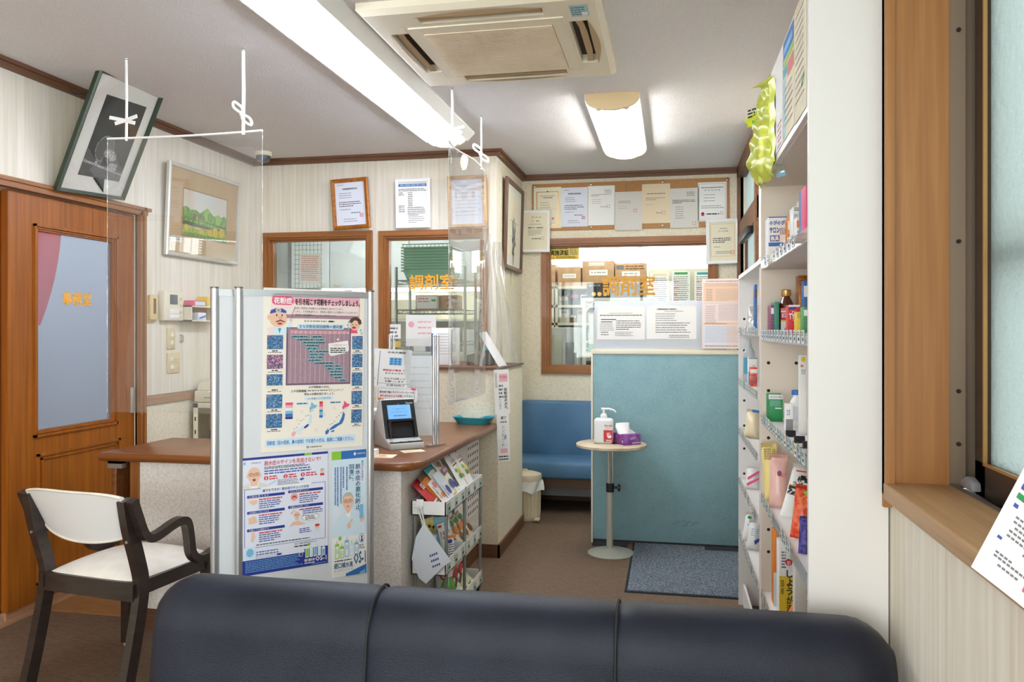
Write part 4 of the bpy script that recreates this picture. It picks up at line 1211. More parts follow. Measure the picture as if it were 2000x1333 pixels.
        for k, c in enumerate(('hot_pink', 'pink', 'paper', 'sky_blue', 'mid_blue', 'navy') if dx == 0 else ('red', 'hot_pink', 'pink', 'teal', 'sky_blue', 'mid_blue')):
            A.rect(22+dx, 106+k*2.6, (29 if dx == 0 else 25.4)+dx, 108.4+k*2.6, c, 3)
    for u, v in ((38, 115), (60, 119), (34, 123), (52, 133), (70, 113)): A.ell(u, v, 1.6, 1.6, 'paper_pink', 2, 10)
    A.rr(3, 139, 92, 146.5, 2, 'pale_blue', 2); t('花粉症（目の症状、鼻の症状）でお困りの方は、医師にご相談ください。', 5, 140.8, 90, 144.8, 'mid_blue', 3, .015)
    A.ell(44, 148.6, 1.2, 1.1, 'ink_blue', 3, 12); A.ell(44, 148.6, .6, .5, 'paper', 4, 10); t('日本臓器製薬株式会社', 46, 147.8, 58, 149.4, 'ink', 3)
T = on_board(.268, .876) @ Matrix.Rotation(R(.8), 4, 'Y')
poster('hay_fever_poster', 'large pink hay fever pollen calendar poster taped on the white board screen', 'poster', T, .385, .592, 'poster_cream', 100, 151, d_hay)

def man(A, u, v, s, hair, shirt, l=3):
    A.ell(u, v, 6*s, 8*s, 'skin', l); A.ell(u-6*s, v+.5*s, 1*s, 2*s, 'skin', l-.3, 10); A.ell(u+6*s, v+.5*s, 1*s, 2*s, 'skin', l-.3, 10)
    if hair: A.poly([(u-6*s, v-1*s), (u-5.6*s, v-6*s), (u-2*s, v-9*s), (u+3*s, v-8.8*s), (u+6*s, v-4.5*s), (u+6.1*s, v-1*s), (u+4.6*s, v-5.2*s), (u-3.5*s, v-5.6*s)], hair, l+.3)
    A.poly([(u-3*s, v+6*s), (u+3*s, v+6*s), (u+3.4*s, v+11*s), (u-3.4*s, v+11*s)], 'skin', l-.5)
    for d in (-2.6, 2.6):
        A.ell(u+d*s, v-.6*s, 2.4*s, 1.7*s, 'black', l+.6, 12); A.ell(u+d*s, v-.6*s, 1.95*s, 1.3*s, 'skin', l+.9, 12); A.ell(u+d*s, v-.6*s, .55*s, .55*s, 'ink', l+1.2, 8)
    A.poly([(u-.5*s, v+.5*s), (u+.5*s, v+.5*s), (u+1*s, v+2.6*s), (u-1*s, v+2.6*s)], 'skin_pink', l+.6)
    A.ell(u, v+4.6*s, 1.8*s, .7*s, 'seal', l+.9, 10)
def d_deh(A):
    t = A.text
    A.rect(0, 0, 100, 2.8, 'navy', 1); A.rect(72, 0, 81, 2.8, 'lime', 2)
    A.ell(4.2, 6.6, 1.3, 1.8, 'sky_blue', 2); t('大塚製薬工場', 11, 5.8, 22, 7.4, 'ink_blue', 2)
    t('脱水症のサインを見逃さないで！', 26, 5.4, 91, 11.2, 'red', 2, .01)
    A.lines(26, 12.6, 78, 2, 1.7, .9, 'ink', 2); A.lines(26, 17, 80, 2, 3, 1.4, 'ink_blue', 2)
    A.poly([(0, 37), (3, 33), (10, 30), (20, 30), (28, 33), (31, 37)], 'paper_grey', 1.6); A.poly([(9, 31), (20, 31), (18, 37), (11, 37)], 'paper', 2)
    man(A, 14.5, 21, 1.18, None, None, 3); A.ell(14.6, 26.8, 1.7, 1.5, 'brown', 5, 10)
    for k, (u, a) in enumerate(((28, ('ぐったり', '微熱がある')), (50, ('食事量', '水分量減少'))  , (70, ('高齢者', '乳幼児')))):
        A.ell(u, 26, 2.5, 2.5, 'red', 2); t(str(k+1), u-(.35 if k == 0 else .8), 24.6, u+(.35 if k == 0 else .8), 27.4, 'paper', 3, .03)
        A.lines(u+3.6, 23.8, u+13+4*(k == 2), 2, 2.8, 1.5, 'red', 2)
    A.lines(41, 29.6, 66, 4, 1.8, .8, 'ink_grey', 2); A.poly([(66, 31), (70, 29.6), (72, 31.4), (68, 33.2)], 'ink_blue', 2); A.poly([(30, 34), (39, 29.6), (39.6, 30.6), (31, 35)], 'teal_pale', 2)
    A.ell(93, 24, 2.2, 2.8, 'skin', 3); A.ell(93, 22, 2.3, 1.6, 'hair_grey', 4); A.poly([(90.4, 29.4), (91, 26.4), (95, 26.4), (96, 29.4)], 'red', 2)
    A.frame(4, 37.4, 97, 108, .5, 'ink_blue', 2); A.rect(22, 36.6, 80, 39, 'paper', 3)
    t('誰でもできる！脱水症のチェック方法', 24, 39, 77, 42.4, 'ink_blue', 4, .01)
    for (u0, v0, u1, txt, c) in ((7, 45, 49, '①舌を見てみる', 0), (53, 44, 94, '②口の中を見てもらう', 1), (7, 64, 49, '③皮膚をつまんでみる', 2), (53, 63, 94, '④親指の爪を押してみる', 3), (7, 85, 49, '⑤脇の下を確認する', 4)):
        A.rect(u0, v0, u1, v0+3.2, 'navy', 3); t(txt, u0+2, v0+.5, u0+24, v0+2.7, 'paper', 4)
        A.lines(u0+13, v0+5.2, u1-3, 1, 1, 1.4, 'red', 3); 
        if c != 3: A.lines(u0+13, v0+8, u1-4, 4, 2.5, 1.1, 'ink_blue', 3, .7)
        else: A.lines(u0+17, v0+5.2, u1, 4, 2.5, 1.1, 'ink_blue', 3, .7)
    A.poly([(8, 52), (13, 50.6), (18, 51), (18, 55), (14, 57), (11, 55)], 'skin', 3); A.ell(60, 52.4, 4.2, 4.6, 'skin_pink', 3); A.ell(60, 53.4, 2.8, 2.6, 'red', 4); A.ell(60, 54.4, 2.2, 1.6, 'skin_pink', 5)
    A.poly([(8, 72), (15, 69.6), (17, 73), (18, 78), (9, 79.4)], 'skin', 3); A.poly([(12, 89), (15, 90), (15.6, 96), (13, 101), (11, 100)], 'skin', 3); A.poly([(55, 72), (60, 68), (61, 69.5), (57, 73.5)], 'skin', 3)
    man(A, 63, 75, .55, None, None, 3); A.poly([(54, 89), (58, 83), (64, 82), (74, 87), (66, 88), (60, 87)], 'skin', 3)
    A.ell(79, 79.4, 10.4, 4.6, 'ink_grey', 3); A.ell(79, 79.4, 10, 4.3, 'paper', 4); A.lines(73, 77, 85, 3, 2, .9, 'ink', 5)
    A.ell(87, 92.4, 2.6, 3, 'skin', 4); A.ell(87, 90.4, 2.8, 1.6, 'red', 5); A.poly([(83, 99), (85, 95.6), (90, 95.6), (92, 99)], 'pale_blue', 3); A.lines(66, 92, 80, 3, 2.2, 1.1, 'ink_blue', 3)
    A.lines(17, 104.4, 78, 1, 1, 1, 'ink', 3)
    t('OS-1 LINE 公式アカウント', 60, 109, 87, 111.4, 'ink', 3, .01); A.lines(60, 112.8, 78, 1, 1, 1.4, 'ink', 3)
    A.rr(4, 106, 16, 120, 1, 'pale_blue', 4); A.ell(10, 113, 4, 5, 'sky_blue', 5); A.lines(17, 113, 42, 2, 3, 1.2, 'ink_blue', 3); A.frame(17, 118.4, 46, 120.8, .3, 'ink_grey', 3); A.rr(40, 118.6, 45, 120.6, .8, 'navy', 4)
    A.rect(0, 122, 100, 140, 'navy', 2); A.rect(72, 118, 100, 123, 'navy', 2)
    A.lines(5, 123.6, 70, 7, 2, .8, 'sky_blue', 3); A.ell(68, 124, 2.2, 2.8, 'paper', 3); A.ell(68, 124, 1.7, 2.2, 'navy', 4)
    for k, (h, c) in enumerate(((13, 'lime'), (11, 'pale_blue'), (14, 'sky_blue'), (11, 'pale_blue'), (10, 'sky_blue'))):
        u = 73+k*4.9; A.rr(u, 129-h, u+4, 129, .7, 'paper', 5); A.rect(u+.5, 131-h, u+3.5, 128, c, 6); A.rect(u+1.2, 127.6-h, u+2.8, 129-h, 'paper_grey', 5)
    A.ell(77, 113, 1.8, 1.8, 'lime', 5)
    t('経口補水液', 72, 130.6, 84, 134, 'paper', 4, .02); t('OS-1', 85, 129.4, 98, 135, 'paper', 4, .02); A.lines(72, 135.4, 84, 1, 1, 1.1, 'paper', 4); A.lines(80, 137.6, 98, 1, 1, .7, 'sky_blue', 4)
poster('dehydration_poster', 'white dehydration warning poster with navy foot on the white board, lower left', 'poster', on_board(.163, .446), .318, .418, 'paper_blue', 100, 140, d_deh)
def d_os(A):
    t = A.text
    A.rect(0, 0, 100, 20, 'mid_blue', 1); A.rect(0, 0, 27, 20, 'lime', 2); A.ell(66, 9, 3, 4, 'paper', 3); t('大塚製薬工場', 70, 7, 96, 11, 'paper', 3)
    A.rect(0, 20, 100, 205, 'pale_blue', 1); A.ell(86, 60, 13, 26, 'paper_blue', 1.4); A.ell(14, 150, 12, 18, 'paper_blue', 1.4)
    A.vtext('脱水症の悪化防止・', 68, 33, 82, 158, 'ink_teal', 5, .012); A.vtext('回復に。', 50, 33, 63, 82, 'ink_teal', 5, .012); A.vtext('軽度から中等度の', 85, 26, 91, 76, 'ink_teal', 5)
    for u, n in ((41, 56), (31, 50), (24, 86), (15, 92), (8, 88)):
        for v in range(0, n, 3): A.rect(u, 38+v, u+4, 40+v+random.uniform(-.3, .3), 'ink_blue', 3)
    A.poly([(0, 205), (2, 170), (20, 150), (38, 140), (54, 140), (78, 152), (96, 190), (96, 205)], 'paper_blue', 2.5); A.poly([(0, 205), (4, 172), (22, 152), (38, 146), (56, 146), (76, 154), (92, 200), (92, 205)], 'pale_blue', 3)
    A.poly([(38, 142), (46, 152), (55, 142), (52, 160), (44, 160)], 'paper', 4)
    man(A, 46, 122, 2.5, 'hair_grey', None, 4)
    A.poly([(42, 178), (48, 172), (58, 164), (60, 167), (52, 176), (54, 184), (46, 188)], 'skin', 6); A.poly([(78, 160), (92, 152), (94, 168), (84, 176)], 'skin', 5); A.rr(80, 132, 90, 166, 2, 'sky_blue', 6); A.rect(80, 129, 90, 132, 'paper', 6)
    A.rect(0, 205, 100, 290, 'paper', 3)
    for k, (h, c) in enumerate(((36, 'lime'), (28, 'lime'), (40, 'sky_blue'), (30, 'pale_blue'), (30, 'sky_blue'))):
        u = 9+k*14; A.rr(u, 256-h-k, u+11.5, 256-k, 1.5, c, 5); A.rect(u+1.5, 262-h-k, u+10, 254-k, 'paper', 6); A.rect(u+3.5, 249-h-k, u+8, 256-h-k, 'paper_grey', 5); A.lines(u+3, 268-h-k, u+9, 3, 4, 2, c, 7)
    A.ell(23, 208, 4.6, 5, 'lime', 6); A.ell(86, 214, 8, 11, 'ink_blue', 5); A.ell(86, 214, 7, 9.8, 'paper', 6); A.ell(86, 210, 2.4, 3.2, 'ink_blue', 7); A.poly([(82, 222), (84.6, 213), (87.4, 213), (90, 222)], 'ink_blue', 7); A.lines(78, 229, 95, 3, 4, 2, 'ink_grey', 5)
    A.lines(8, 260, 56, 1, 1, 2.4, 'ink', 5); t('経口補水液', 7, 266, 60, 279, 'ink_teal', 5, .02); t('OS-1', 63, 246, 97, 274, 'ink_teal', 5, .02); t('オーエスワン シリーズ', 7, 281, 60, 287, 'ink_teal', 5)
    A.poly([(40, 300), (40, 294), (100, 278), (100, 300)], 'mid_blue', 4); A.poly([(80, 296), (96, 290), (96, 300), (80, 300)], 'sky_blue', 5)
poster('rehydration_poster', 'tall narrow pale blue rehydration drink poster on the white board, lower right', 'poster', on_board(.406, .385), .138, .475, 'paper', 100, 300, d_os)

# ================================================================ framed things and papers on the walls
def cert(A, n=12, head='ink', seal=(.78, .82), title=None, m='ink'):
    U, V = A.nu, A.nv
    A.lines(U*.1, V*.06, U*.3, 1, 1, V*.012, 'ink_grey', 1)
    if title: A.text(title, U*.26, V*.14, U*.74, V*.18, m, 1, .02)
    A.lines(U*.14, V*.25, U*.55, 3, V*.05, V*.012, 'ink_grey', 1)
    A.lines(U*.12, V*.45, U*.9, 3, V*.045, V*.016, m, 1, .6)
    A.lines(U*.14, V*.62, U*.5, 1, 1, V*.012, 'ink_grey', 1); A.lines(U*.5, V*.7, U*.8, 1, 1, V*.016, m, 1)
    A.lines(U*.25, V*.84, U*.7, 2, V*.05, V*.012, 'ink_grey', 1)
    if seal: A.frame(U*seal[0], V*(seal[1]-.09), U*(seal[0]+.11), V*(seal[1]-.01), V*.012, 'seal', 2); A.lines(U*(seal[0]+.02), V*(seal[1]-.075), U*(seal[0]+.09), 3, V*.018, V*.01, 'seal', 2)
def framed(name, label, cat, T, W, H, wd, dp, fm, pm, draw, group=None, glass=False, mount=None):
    o = thing(name, label, cat, T.translation, 0, group)
    g = G(); ring(g, T, W, H, wd, dp, fm); put('frame', g, o)
    g = G(); T2 = T @ Matrix.Translation((0, -.35*dp, wd*.85))
    w, h = W-1.7*wd, H-1.7*wd
    sheet(g, T2, w, h, pm)
    draw(Art(g, T2, w, h, 100, 100*h/w)); put('picture', g, o)
    if glass:
        g = G(T @ Matrix.Translation((0, -.65*dp, wd*.85))); g.box((-w/2, 0, 0), (w/2, .0015, h), 'pic_glass'); put('glass', g, o)
    return o
def mid(p, q): return (Vector(p)+Vector(q))/2
# on the middle wall, leaning a little
framed('framed_certificate', 'gold brown wooden frame with a pale certificate leaning above the left inner window', 'picture frame', sheetT((-2.147, YM-.025, 2.012), 0, R(3), R(-2.6)), .268, .345, .026, .02, 'gold_frame', 'paper_blue', lambda A: cert(A, title='地域連携薬局認定証'))
def d_info(A):
    V = A.nv
    A.rect(2, 4, 98, 4.8, 'ink_grey', 1); A.rect(2, 8, 98, 17, 'mid_blue', 1); A.text('薬局の管理及び運営に関する事項', 8, 10, 92, 15, 'paper', 2)
    A.lines(2, 24, 96, 2, 5, 2, 'ink', 1); A.lines(2, 36, 20, 2, 6, 2.2, 'ink', 1); A.lines(34, 36, 50, 8, 6, 2, 'ink', 1); A.lines(2, 78, 24, 4, 6, 2.2, 'ink', 1); A.lines(32, 84, 94, 5, 6, 2, 'ink', 1, .6); A.lines(34, 114, 90, 4, 6, 1.8, 'ink_grey', 1, .5)
framed('framed_notice', 'white framed notice with a blue heading bar above the right inner window', 'picture frame', sheetT((-1.708, YM-.025, 2.005), 0, R(3), 0), .245, .335, .022, .02, 'white', 'paper', d_info)
framed('framed_certificate', 'light tan wooden frame seen through the clear hanging sheet beside the wall corner', 'picture frame', sheetT((-1.325, YM-.025, 2.0), 0, R(3), R(-.8)), .262, .345, .024, .03, 'tan_frame', 'paper_blue', lambda A: A.lines(12, 20, 88, 9, 11, 2, 'ink_pale', 1))
# leaning black-and-white photograph above the doors
c0, c1, c2, c3 = atX(96, 363, -2.87), atX(220, 388, -2.87), None, None
def d_photo(A):
    V = A.nv
    A.rect(19, 20, 88, V-17, 'mount_white', 1); A.rect(20.5, 21.5, 86.5, V-18.5, 'photo_dark', 2)
    A.poly([(20.5, 84), (40, 98), (86.5, 106), (86.5, V-18.5), (20.5, V-18.5)], 'photo_mid', 3); A.poly([(20.5, 98), (86.5, 108), (86.5, 110), (20.5, 101)], 'photo_light', 4)
    A.ell(46, 82, 14, 16, 'photo_light', 4); A.ell(46, 82, 13.2, 15.2, 'photo_mid', 5)
    A.ell(55, 86, 9, 5, 'photo_light', 6); A.ell(62, 90, 6, 5, 'photo_light', 6.5); A.rect(48, 92, 58, 102, 'black_matt', 6); A.rect(60, 97, 74, 105, 'photo_light', 6); A.rect(38, 96, 42, 101, 'photo_light', 6)
    A.poly([(44, 118), (52, 116), (68, 134), (62, V-19)], 'frame_green', 4); A.poly([(56, 110), (57.5, 110), (30, V-19), (28, V-19)], 'photo_dark', 5)
T = sheetT((-2.868, 3.508, 2.0), PI/2, R(26), R(-3.5))
o = framed('framed_photograph', 'dark green framed black-and-white photograph leaning forward above the wooden doors', 'picture frame', T, .46, .615, .017, .03, 'frame_green', 'mount_white', d_photo, glass=True)
g = G(); p = T @ Vector((-.2, .0, .47))
g.tube([p+Vector((0, -.02, 0)), p+Vector((-.06, -.035, .01)), p+Vector((-.085, -.03, .03))], .004, 'black', 6); put('hanger', g, o)
def d_land(A):
    V = A.nv
    A.rect(19, 16, 83, V-16, 'art_sky', 1); A.rect(18.3, 15.3, 83.7, 16, 'brown', 1); A.rect(18.3, V-16, 83.7, V-15.3, 'brown', 1); A.rect(18.3, 16, 19, V-16, 'brown', 1); A.rect(83, 16, 83.7, V-16, 'brown', 1)
    A.poly([(19, 31), (23, 29.5), (28, 32), (36, 31), (43, 33), (50, 29), (55, 31), (60, 33), (68, 32.4), (76, 34), (83, 32), (83, 42), (19, 41)], 'art_green', 2)
    for u in (32, 40, 46): A.poly([(u, 35.4), (u+3, 33.4), (u+6, 35.4), (u+5, 38), (u+1, 38)], 'brown', 3)
    for u, v, q in ((25, 34, 3.6), (53, 33, 5), (58, 35, 4), (70, 35.6, 4.4), (79, 35.4, 4)): A.ell(u, v, q, q*1.1, 'lime' if q > 4.2 else 'art_green', 3.2, 12)
    A.rect(66, 32.6, 76, 33.4, 'ink_blue', 2.5)
    A.poly([(19, 38.6), (83, 40.4), (83, 46), (19, 45)], 'art_dark', 3.5); A.poly([(19, 39), (52, 40), (83, 42), (83, 43.6), (50, 43), (19, 41.6)], 'art_green', 3.8)
    A.poly([(19, 45.6), (22, 44.4), (27, 46), (33, 45), (40, 47), (48, 45.4), (56, 46.6), (62, 43.6), (70, 45), (77, 43), (83, 44), (83, V-16), (19, V-16)], 'art_yellow', 4)
    for u, v, q in ((24, 47, 3), (45, 48.6, 3.4), (58, 47.6, 3), (66, 46.6, 4), (76, 46, 4)): A.ell(u, v, q, q, 'yellow', 4.3, 12)
    A.poly([(19, 51), (50, 50.4), (83, 51), (83, V-16), (19, V-16)], 'art_green', 5)
    A.rect(5, V-14, 18, V-9, 'paper_cream', 2); A.lines(6, V-13, 17, 2, 1.6, .8, 'ink_grey', 3)
framed('landscape_painting', 'silver framed green landscape painting with tan mount on the left wall', 'painting', sheetT((-2.885, 4.521, 1.756), PI/2, R(2.5)), .775, .548, .022, .025, 'frame_silver', 'mount_tan', d_land, glass=True)
def d_iris(A):
    V = A.nv
    A.rect(20, 12, 82, V-14, 'paper_cream', 1); A.rect(20, 46, 82, 46.6, 'ink_pale', 2); A.rect(26, V*.62, 74, V*.625, 'ink_pale', 2)
    for u, v, h in ((40, 44, 60), (50, 40, 64), (60, 46, 58), (46, 52, 50), (56, 54, 48)):
        A.poly([(u, v), (u+1.6, v+8), (52, v+h), (50.4, v+h), (u-1.2, v+8)], 'ink_grey', 3); A.ell(u, v+6, 2.2, 6, 'ink_grey', 4, 10)
    for u, v in ((42, 70), (54, 66), (60, 74), (48, 80), (52, 88), (44, 86)): A.ell(u, v, 4, 5, 'ink_pale', 4, 10); A.ell(u+1, v+1, 2, 3, 'ink', 5, 8)
    A.poly([(48, 92), (55, 92), (53.4, 132), (50.6, 132)], 'pale_yellow', 3)
framed('framed_drawing', 'brown framed flower drawing hanging on the narrow side wall', 'picture frame', sheetT((XS+.006, 5.665, 1.742), PI/2, R(1.5)), .60, .636, .032, .026, 'frame_brown', 'mount_white', d_iris)
# cork board with seven sheets
ckx0, ckx1 = -1.058, .425
ck = thing('cork_board', 'long cork notice board with metal studs under the ceiling on the back wall', 'board', ((ckx0+ckx1)/2, YB, 2.09))
for a, b in ((ckx0, -.332), (-.328, ckx1)):
    g = G(); g.box((a, YB-.012, 2.085), (b, YB, 2.45), 'cork', .002); put('panel', g, ck)
for x in (-1.04, -.60, -.06, .41):
    for z in (2.432, 2.105):
        g = G(); g.ell((x, YB-.014, z), (.011, .006, .011), 'chrome', 12, 6); put('stud', g, ck)
def certb(A):
    U, V = A.nu, A.nv
    A.frame(U*.1, V*.1, U*.9, V*.92, 3, 'gold', 1); A.poly([(U*.46, V*.12), (U*.54, V*.12), (U*.5, V*.07)], 'ink_blue', 2); A.lines(24, 30, 76, 1, 1, 2, 'ink_grey', 1); A.lines(34, 36, 68, 1, 1, 2.4, 'ink', 1)
    A.lines(24, 54, 60, 3, 9, 1.6, 'ink_grey', 1); A.rect(15, 78, 85, 78.5, 'ink_grey', 1); A.ell(70, 112, 5, 5, 'seal', 2)
def certc(A):
    U, V = A.nu, A.nv
    A.frame(4, 5, 96, V-4, 1, 'ink_pale', 1); A.lines(12, 18, 88, 1, 1, 2.4, 'ink', 1); A.text('登 録 証 明 書', 22, 26, 78, 31, 'ink_grey', 1); A.lines(20, 44, 60, 3, 11, 2, 'ink_grey', 1); A.lines(12, 84, 90, 2, 7, 2, 'ink_grey', 1); A.ell(17, 114, 6, 7, 'red', 2); A.ell(17, 110, 3, 3, 'ink', 3); A.lines(30, 112, 74, 1, 1, 4, 'ink', 1); A.frame(78, 106, 88, 116, 1.4, 'seal', 2)
sh = [(-1.045, -.828, 2.105, 2.422, 'paper_cream', certb, 'cream certificate with gold border, leftmost sheet on the cork board', .04),
      (-.828, -.625, 2.112, 2.414, 'paper_blue', lambda A: cert(A, title='基準調剤加算通知書'), 'bluish sheet with bold heading, second from the left on the cork board', 0),
      (-.622, -.418, 2.118, 2.420, 'paper', lambda A: (A.lines(62, 16, 88, 3, 5, 1.6, 'ink_grey', 1), A.lines(12, 32, 86, 2, 5, 1.6, 'ink_grey', 1, .4), A.lines(14, 50, 50, 3, 7, 1.4, 'ink_pale', 1), A.frame(70, 72, 82, 84, 1.4, 'seal', 2), A.lines(46, 78, 70, 1, 1, 2, 'ink_grey', 1)), 'plain off-white sheet with short text, third from the left on the cork board', 0),
      (-.42, -.213, 2.074, 2.368, 'paper_grey', lambda A: (A.lines(14, 34, 60, 2, 6, 1.8, 'ink_grey', 1), A.lines(14, 52, 50, 2, 8, 1.6, 'ink_pale', 1), A.frame(70, 64, 82, 76, 1.4, 'seal', 2)), 'grey-white sheet hanging lowest, in the middle of the cork board', 0),
      (-.213, -.004, 2.123, 2.420, 'paper_warm', lambda A: (A.lines(18, 34, 84, 1, 1, 3, 'ink_grey', 1), A.lines(14, 50, 86, 2, 6, 1.8, 'ink_grey', 1, .5), A.lines(14, 74, 40, 1, 1, 1.6, 'ink_pale', 1), A.lines(50, 104, 70, 1, 1, 2.4, 'ink_grey', 1), A.frame(72, 98, 84, 111, 1.4, 'seal', 2)), 'warm cream sheet standing highest right of the middle of the cork board', 0),
      (-.004, .205, 2.083, 2.38, 'paper_grey', lambda A: (A.lines(58, 14, 88, 3, 6, 1.6, 'ink', 1), A.lines(8, 42, 92, 3, 5, 2, 'ink', 1, .4), A.lines(18, 66, 50, 6, 8, 1.8, 'ink_grey', 1), A.frame(78, 120, 90, 132, 1.4, 'seal', 2)), 'grey sheet with a wide text block, second from the right on the cork board', 0),
      (.199, .407, 2.127, 2.418, 'paper', certc, 'white bordered certificate with a red emblem, rightmost sheet on the cork board', 0)]
for x0, x1, z0, z1, m, dr, lab, _ in sh:
    T = sheetT(((x0+x1)/2, YB-.0145, z0), 0, 0, 0)
    poster('certificate', lab, 'certificate', T, x1-x0, z1-z0, m, 100, 100*(z1-z0)/(x1-x0), dr, 'sheets on the cork board')
def d_fl(A):
    A.text('認 定 証', 34, 16, 74, 21, 'ink', 1); A.ell(38, 34, 5, 5, 'seal', 1); A.ell(38, 34, 3.6, 3.6, 'paper_cream', 2); A.lines(54, 32, 66, 1, 1, 4, 'ink_grey', 1); A.lines(24, 46, 76, 1, 1, 1.8, 'ink_grey', 1); A.text('健康サポート薬局認定', 20, 58, 82, 64, 'ink', 2, .02); A.lines(20, 70, 80, 5, 5, 1.5, 'ink_grey', 1, .5); A.lines(36, 104, 72, 1, 1, 3, 'ink', 1); A.frame(72, 98, 84, 110, 1.4, 'seal', 2)
framed('framed_certificate', 'white frame with a cream certificate left of the back window', 'picture frame', sheetT((-1.029, YB-.03, 1.918), 0, R(2.5), R(.8)), .228, .325, .022, .018, 'white', 'paper_cream', d_fl)
def d_fr(A):
    A.frame(7, 8, 93, 128, 1, 'gold', 1); A.lines(40, 24, 66, 1, 1, 2, 'ink_grey', 1); A.text('収入証明書', 34, 32, 70, 38, 'ink_grey', 1); A.lines(14, 60, 86, 3, 7, 3, 'ink', 1, .6); A.lines(18, 92, 40, 1, 1, 2, 'ink_grey', 1); A.lines(24, 110, 80, 2, 6, 2, 'ink_grey', 1); A.frame(78, 108, 90, 121, 1.6, 'red', 2)
framed('framed_certificate', 'white frame with a cream bordered certificate right of the back window', 'picture frame', sheetT((.381, YB-.03, 1.806), 0, R(2.5), R(-1)), .24, .332, .024, .018, 'white', 'paper_cream', d_fr)
# yellow sticker on the back window
def d_y(A):
    A.frame(0, 0, 100, 48, 2, 'orange', 1); A.rect(5, 6, 25, 13, 'deep_green', 2); A.text('医薬品情報', 28, 5, 62, 13, 'ink', 2, .02); A.text('実施済証', 5, 16, 66, 34, 'ink', 2, .03); A.lines(70, 8, 94, 4, 7, 3, 'ink_grey', 2); A.poly([(12, 44), (18, 44), (15, 38)], 'red', 2); A.lines(24, 38, 92, 2, 4, 1.8, 'ink', 2)
poster('window_sticker', 'yellow notice sticker at the upper left of the back window', 'sticker', sheetT((-.815, YB+.034, 1.866), 0, 0), .235, .108, 'yellow', 100, 48, d_y)
# sheets around the partition
def d_n1(A):
    A.lines(26, 14, 74, 1, 1, .9, 'ink_grey', 1); A.lines(6, 18, 94, 1, 1, 1.5, 'ink', 1); A.lines(8, 27, 40, 1, 1, 1.5, 'ink', 1, 1, False); A.lines(8, 32, 32, 1, 1, 1.5, 'ink', 1, 1, False); A.lines(6, 37, 36, 4, 4.2, 1.1, 'ink_grey', 1); A.lines(40, 30, 96, 5, 4.4, 1.4, 'ink', 1, .5); A.lines(8, 54, 24, 2, 5, 1.4, 'ink', 1); A.lines(38, 54, 76, 3, 3.6, 1.1, 'ink_grey', 1)
def d_n2(A):
    A.text('＜薬局開設者及び管理者＞', 20, 6, 62, 9.4, 'ink', 1, .01); A.lines(36, 12, 74, 1, 1, .9, 'ink_grey', 1); A.lines(18, 17, 60, 4, 4.6, 1.2, 'ink_grey', 1); A.lines(18, 36, 88, 5, 4.8, 1.3, 'ink', 1); A.lines(46, 62, 86, 2, 3.6, 1.2, 'ink', 1)
poster('notice_sheet', 'cream notice sheet on the left half of the notice board above the blue partition', 'notice', sheetT((-.302, 4.9535, 1.258)), .292, .205, 'paper', 100, 70, d_n1)
poster('notice_sheet', 'cream notice sheet on the right half of the notice board above the blue partition', 'notice', sheetT((.004, 4.9535, 1.262)), .298, .205, 'paper', 100, 70, d_n2)
def d_pk(A):
    A.lines(10, 6, 90, 1, 1, 1.4, 'ink', 1); A.rect(4, 11, 96, 62, 'peach', 1); A.lines(8, 13, 92, 3, 3, 1, 'ink_pale', 2); A.lines(10, 28, 26, 10, 3.4, .9, 'ink_grey', 2); A.lines(34, 28, 94, 10, 3.4, .8, 'ink_pale', 2, .5); A.rect(4, 65.6, 96, 66.2, 'ink_pale', 1); A.lines(40, 70, 94, 14, 3.2, .9, 'ink_pale', 2); A.lines(8, 74, 34, 10, 5, 1, 'ink_grey', 2); A.rect(4, 119, 96, 125, 'peach', 1); A.lines(8, 121, 60, 1, 1, 1.4, 'ink_grey', 2); A.rect(4, 128, 60, 180, 'paper_blue', 1); A.lines(8, 130, 94, 14, 3.2, .8, 'ink_pale', 2); A.lines(8, 182, 90, 1, 1, 1.4, 'ink', 2)
poster('fee_poster', 'pale pink price list poster standing at the right end of the partition top', 'poster', sheetT((.305, 4.935, 1.205)), .24, .42, 'paper_pink', 100, 190, d_pk)
# pamphlet strip on the half wall
def d_pam(A):
    A.lines(8, 12, 22, 12, 4, 2, 'ink_grey', 1); A.rect(34, 14, 90, 40, 'pink', 1); A.text('アレジオン', 38, 20, 86, 30, 'maroon', 2, .02); A.lines(30, 50, 60, 4, 12, 6, 'ink_grey', 1); A.vtext('花粉症の方へ', 64, 60, 84, 130, 'ink', 2, .02); A.vtext('つらい鼻水', 30, 84, 42, 130, 'ink_blue', 2)
def d_pam2(A):
    A.text('終了', 36, 10, 76, 22, 'ink', 1, .02); A.lines(28, 28, 80, 1, 1, 5, 'ink_grey', 1); A.vtext('シンビコート', 40, 42, 62, 120, 'ink', 1); A.ell(68, 84, 8, 9, 'sky_blue', 1); A.rect(26, 126, 80, 142, 'pink', 1); A.lines(8, 152, 90, 2, 10, 5, 'ink', 1)
poster('pamphlet', 'upper pamphlet strip pinned on the corner of the half wall under the film', 'pamphlet', sheetT((-.945, 4.47, .835), R(22), R(-1), R(-2)), .088, .255, 'paper', 100, 145, d_pam)
poster('pamphlet', 'lower pamphlet strip hanging on the corner of the half wall', 'pamphlet', sheetT((-.935, 4.462, .565), R(22), R(1), R(-2)), .072, .275, 'paper', 100, 172, d_pam2)

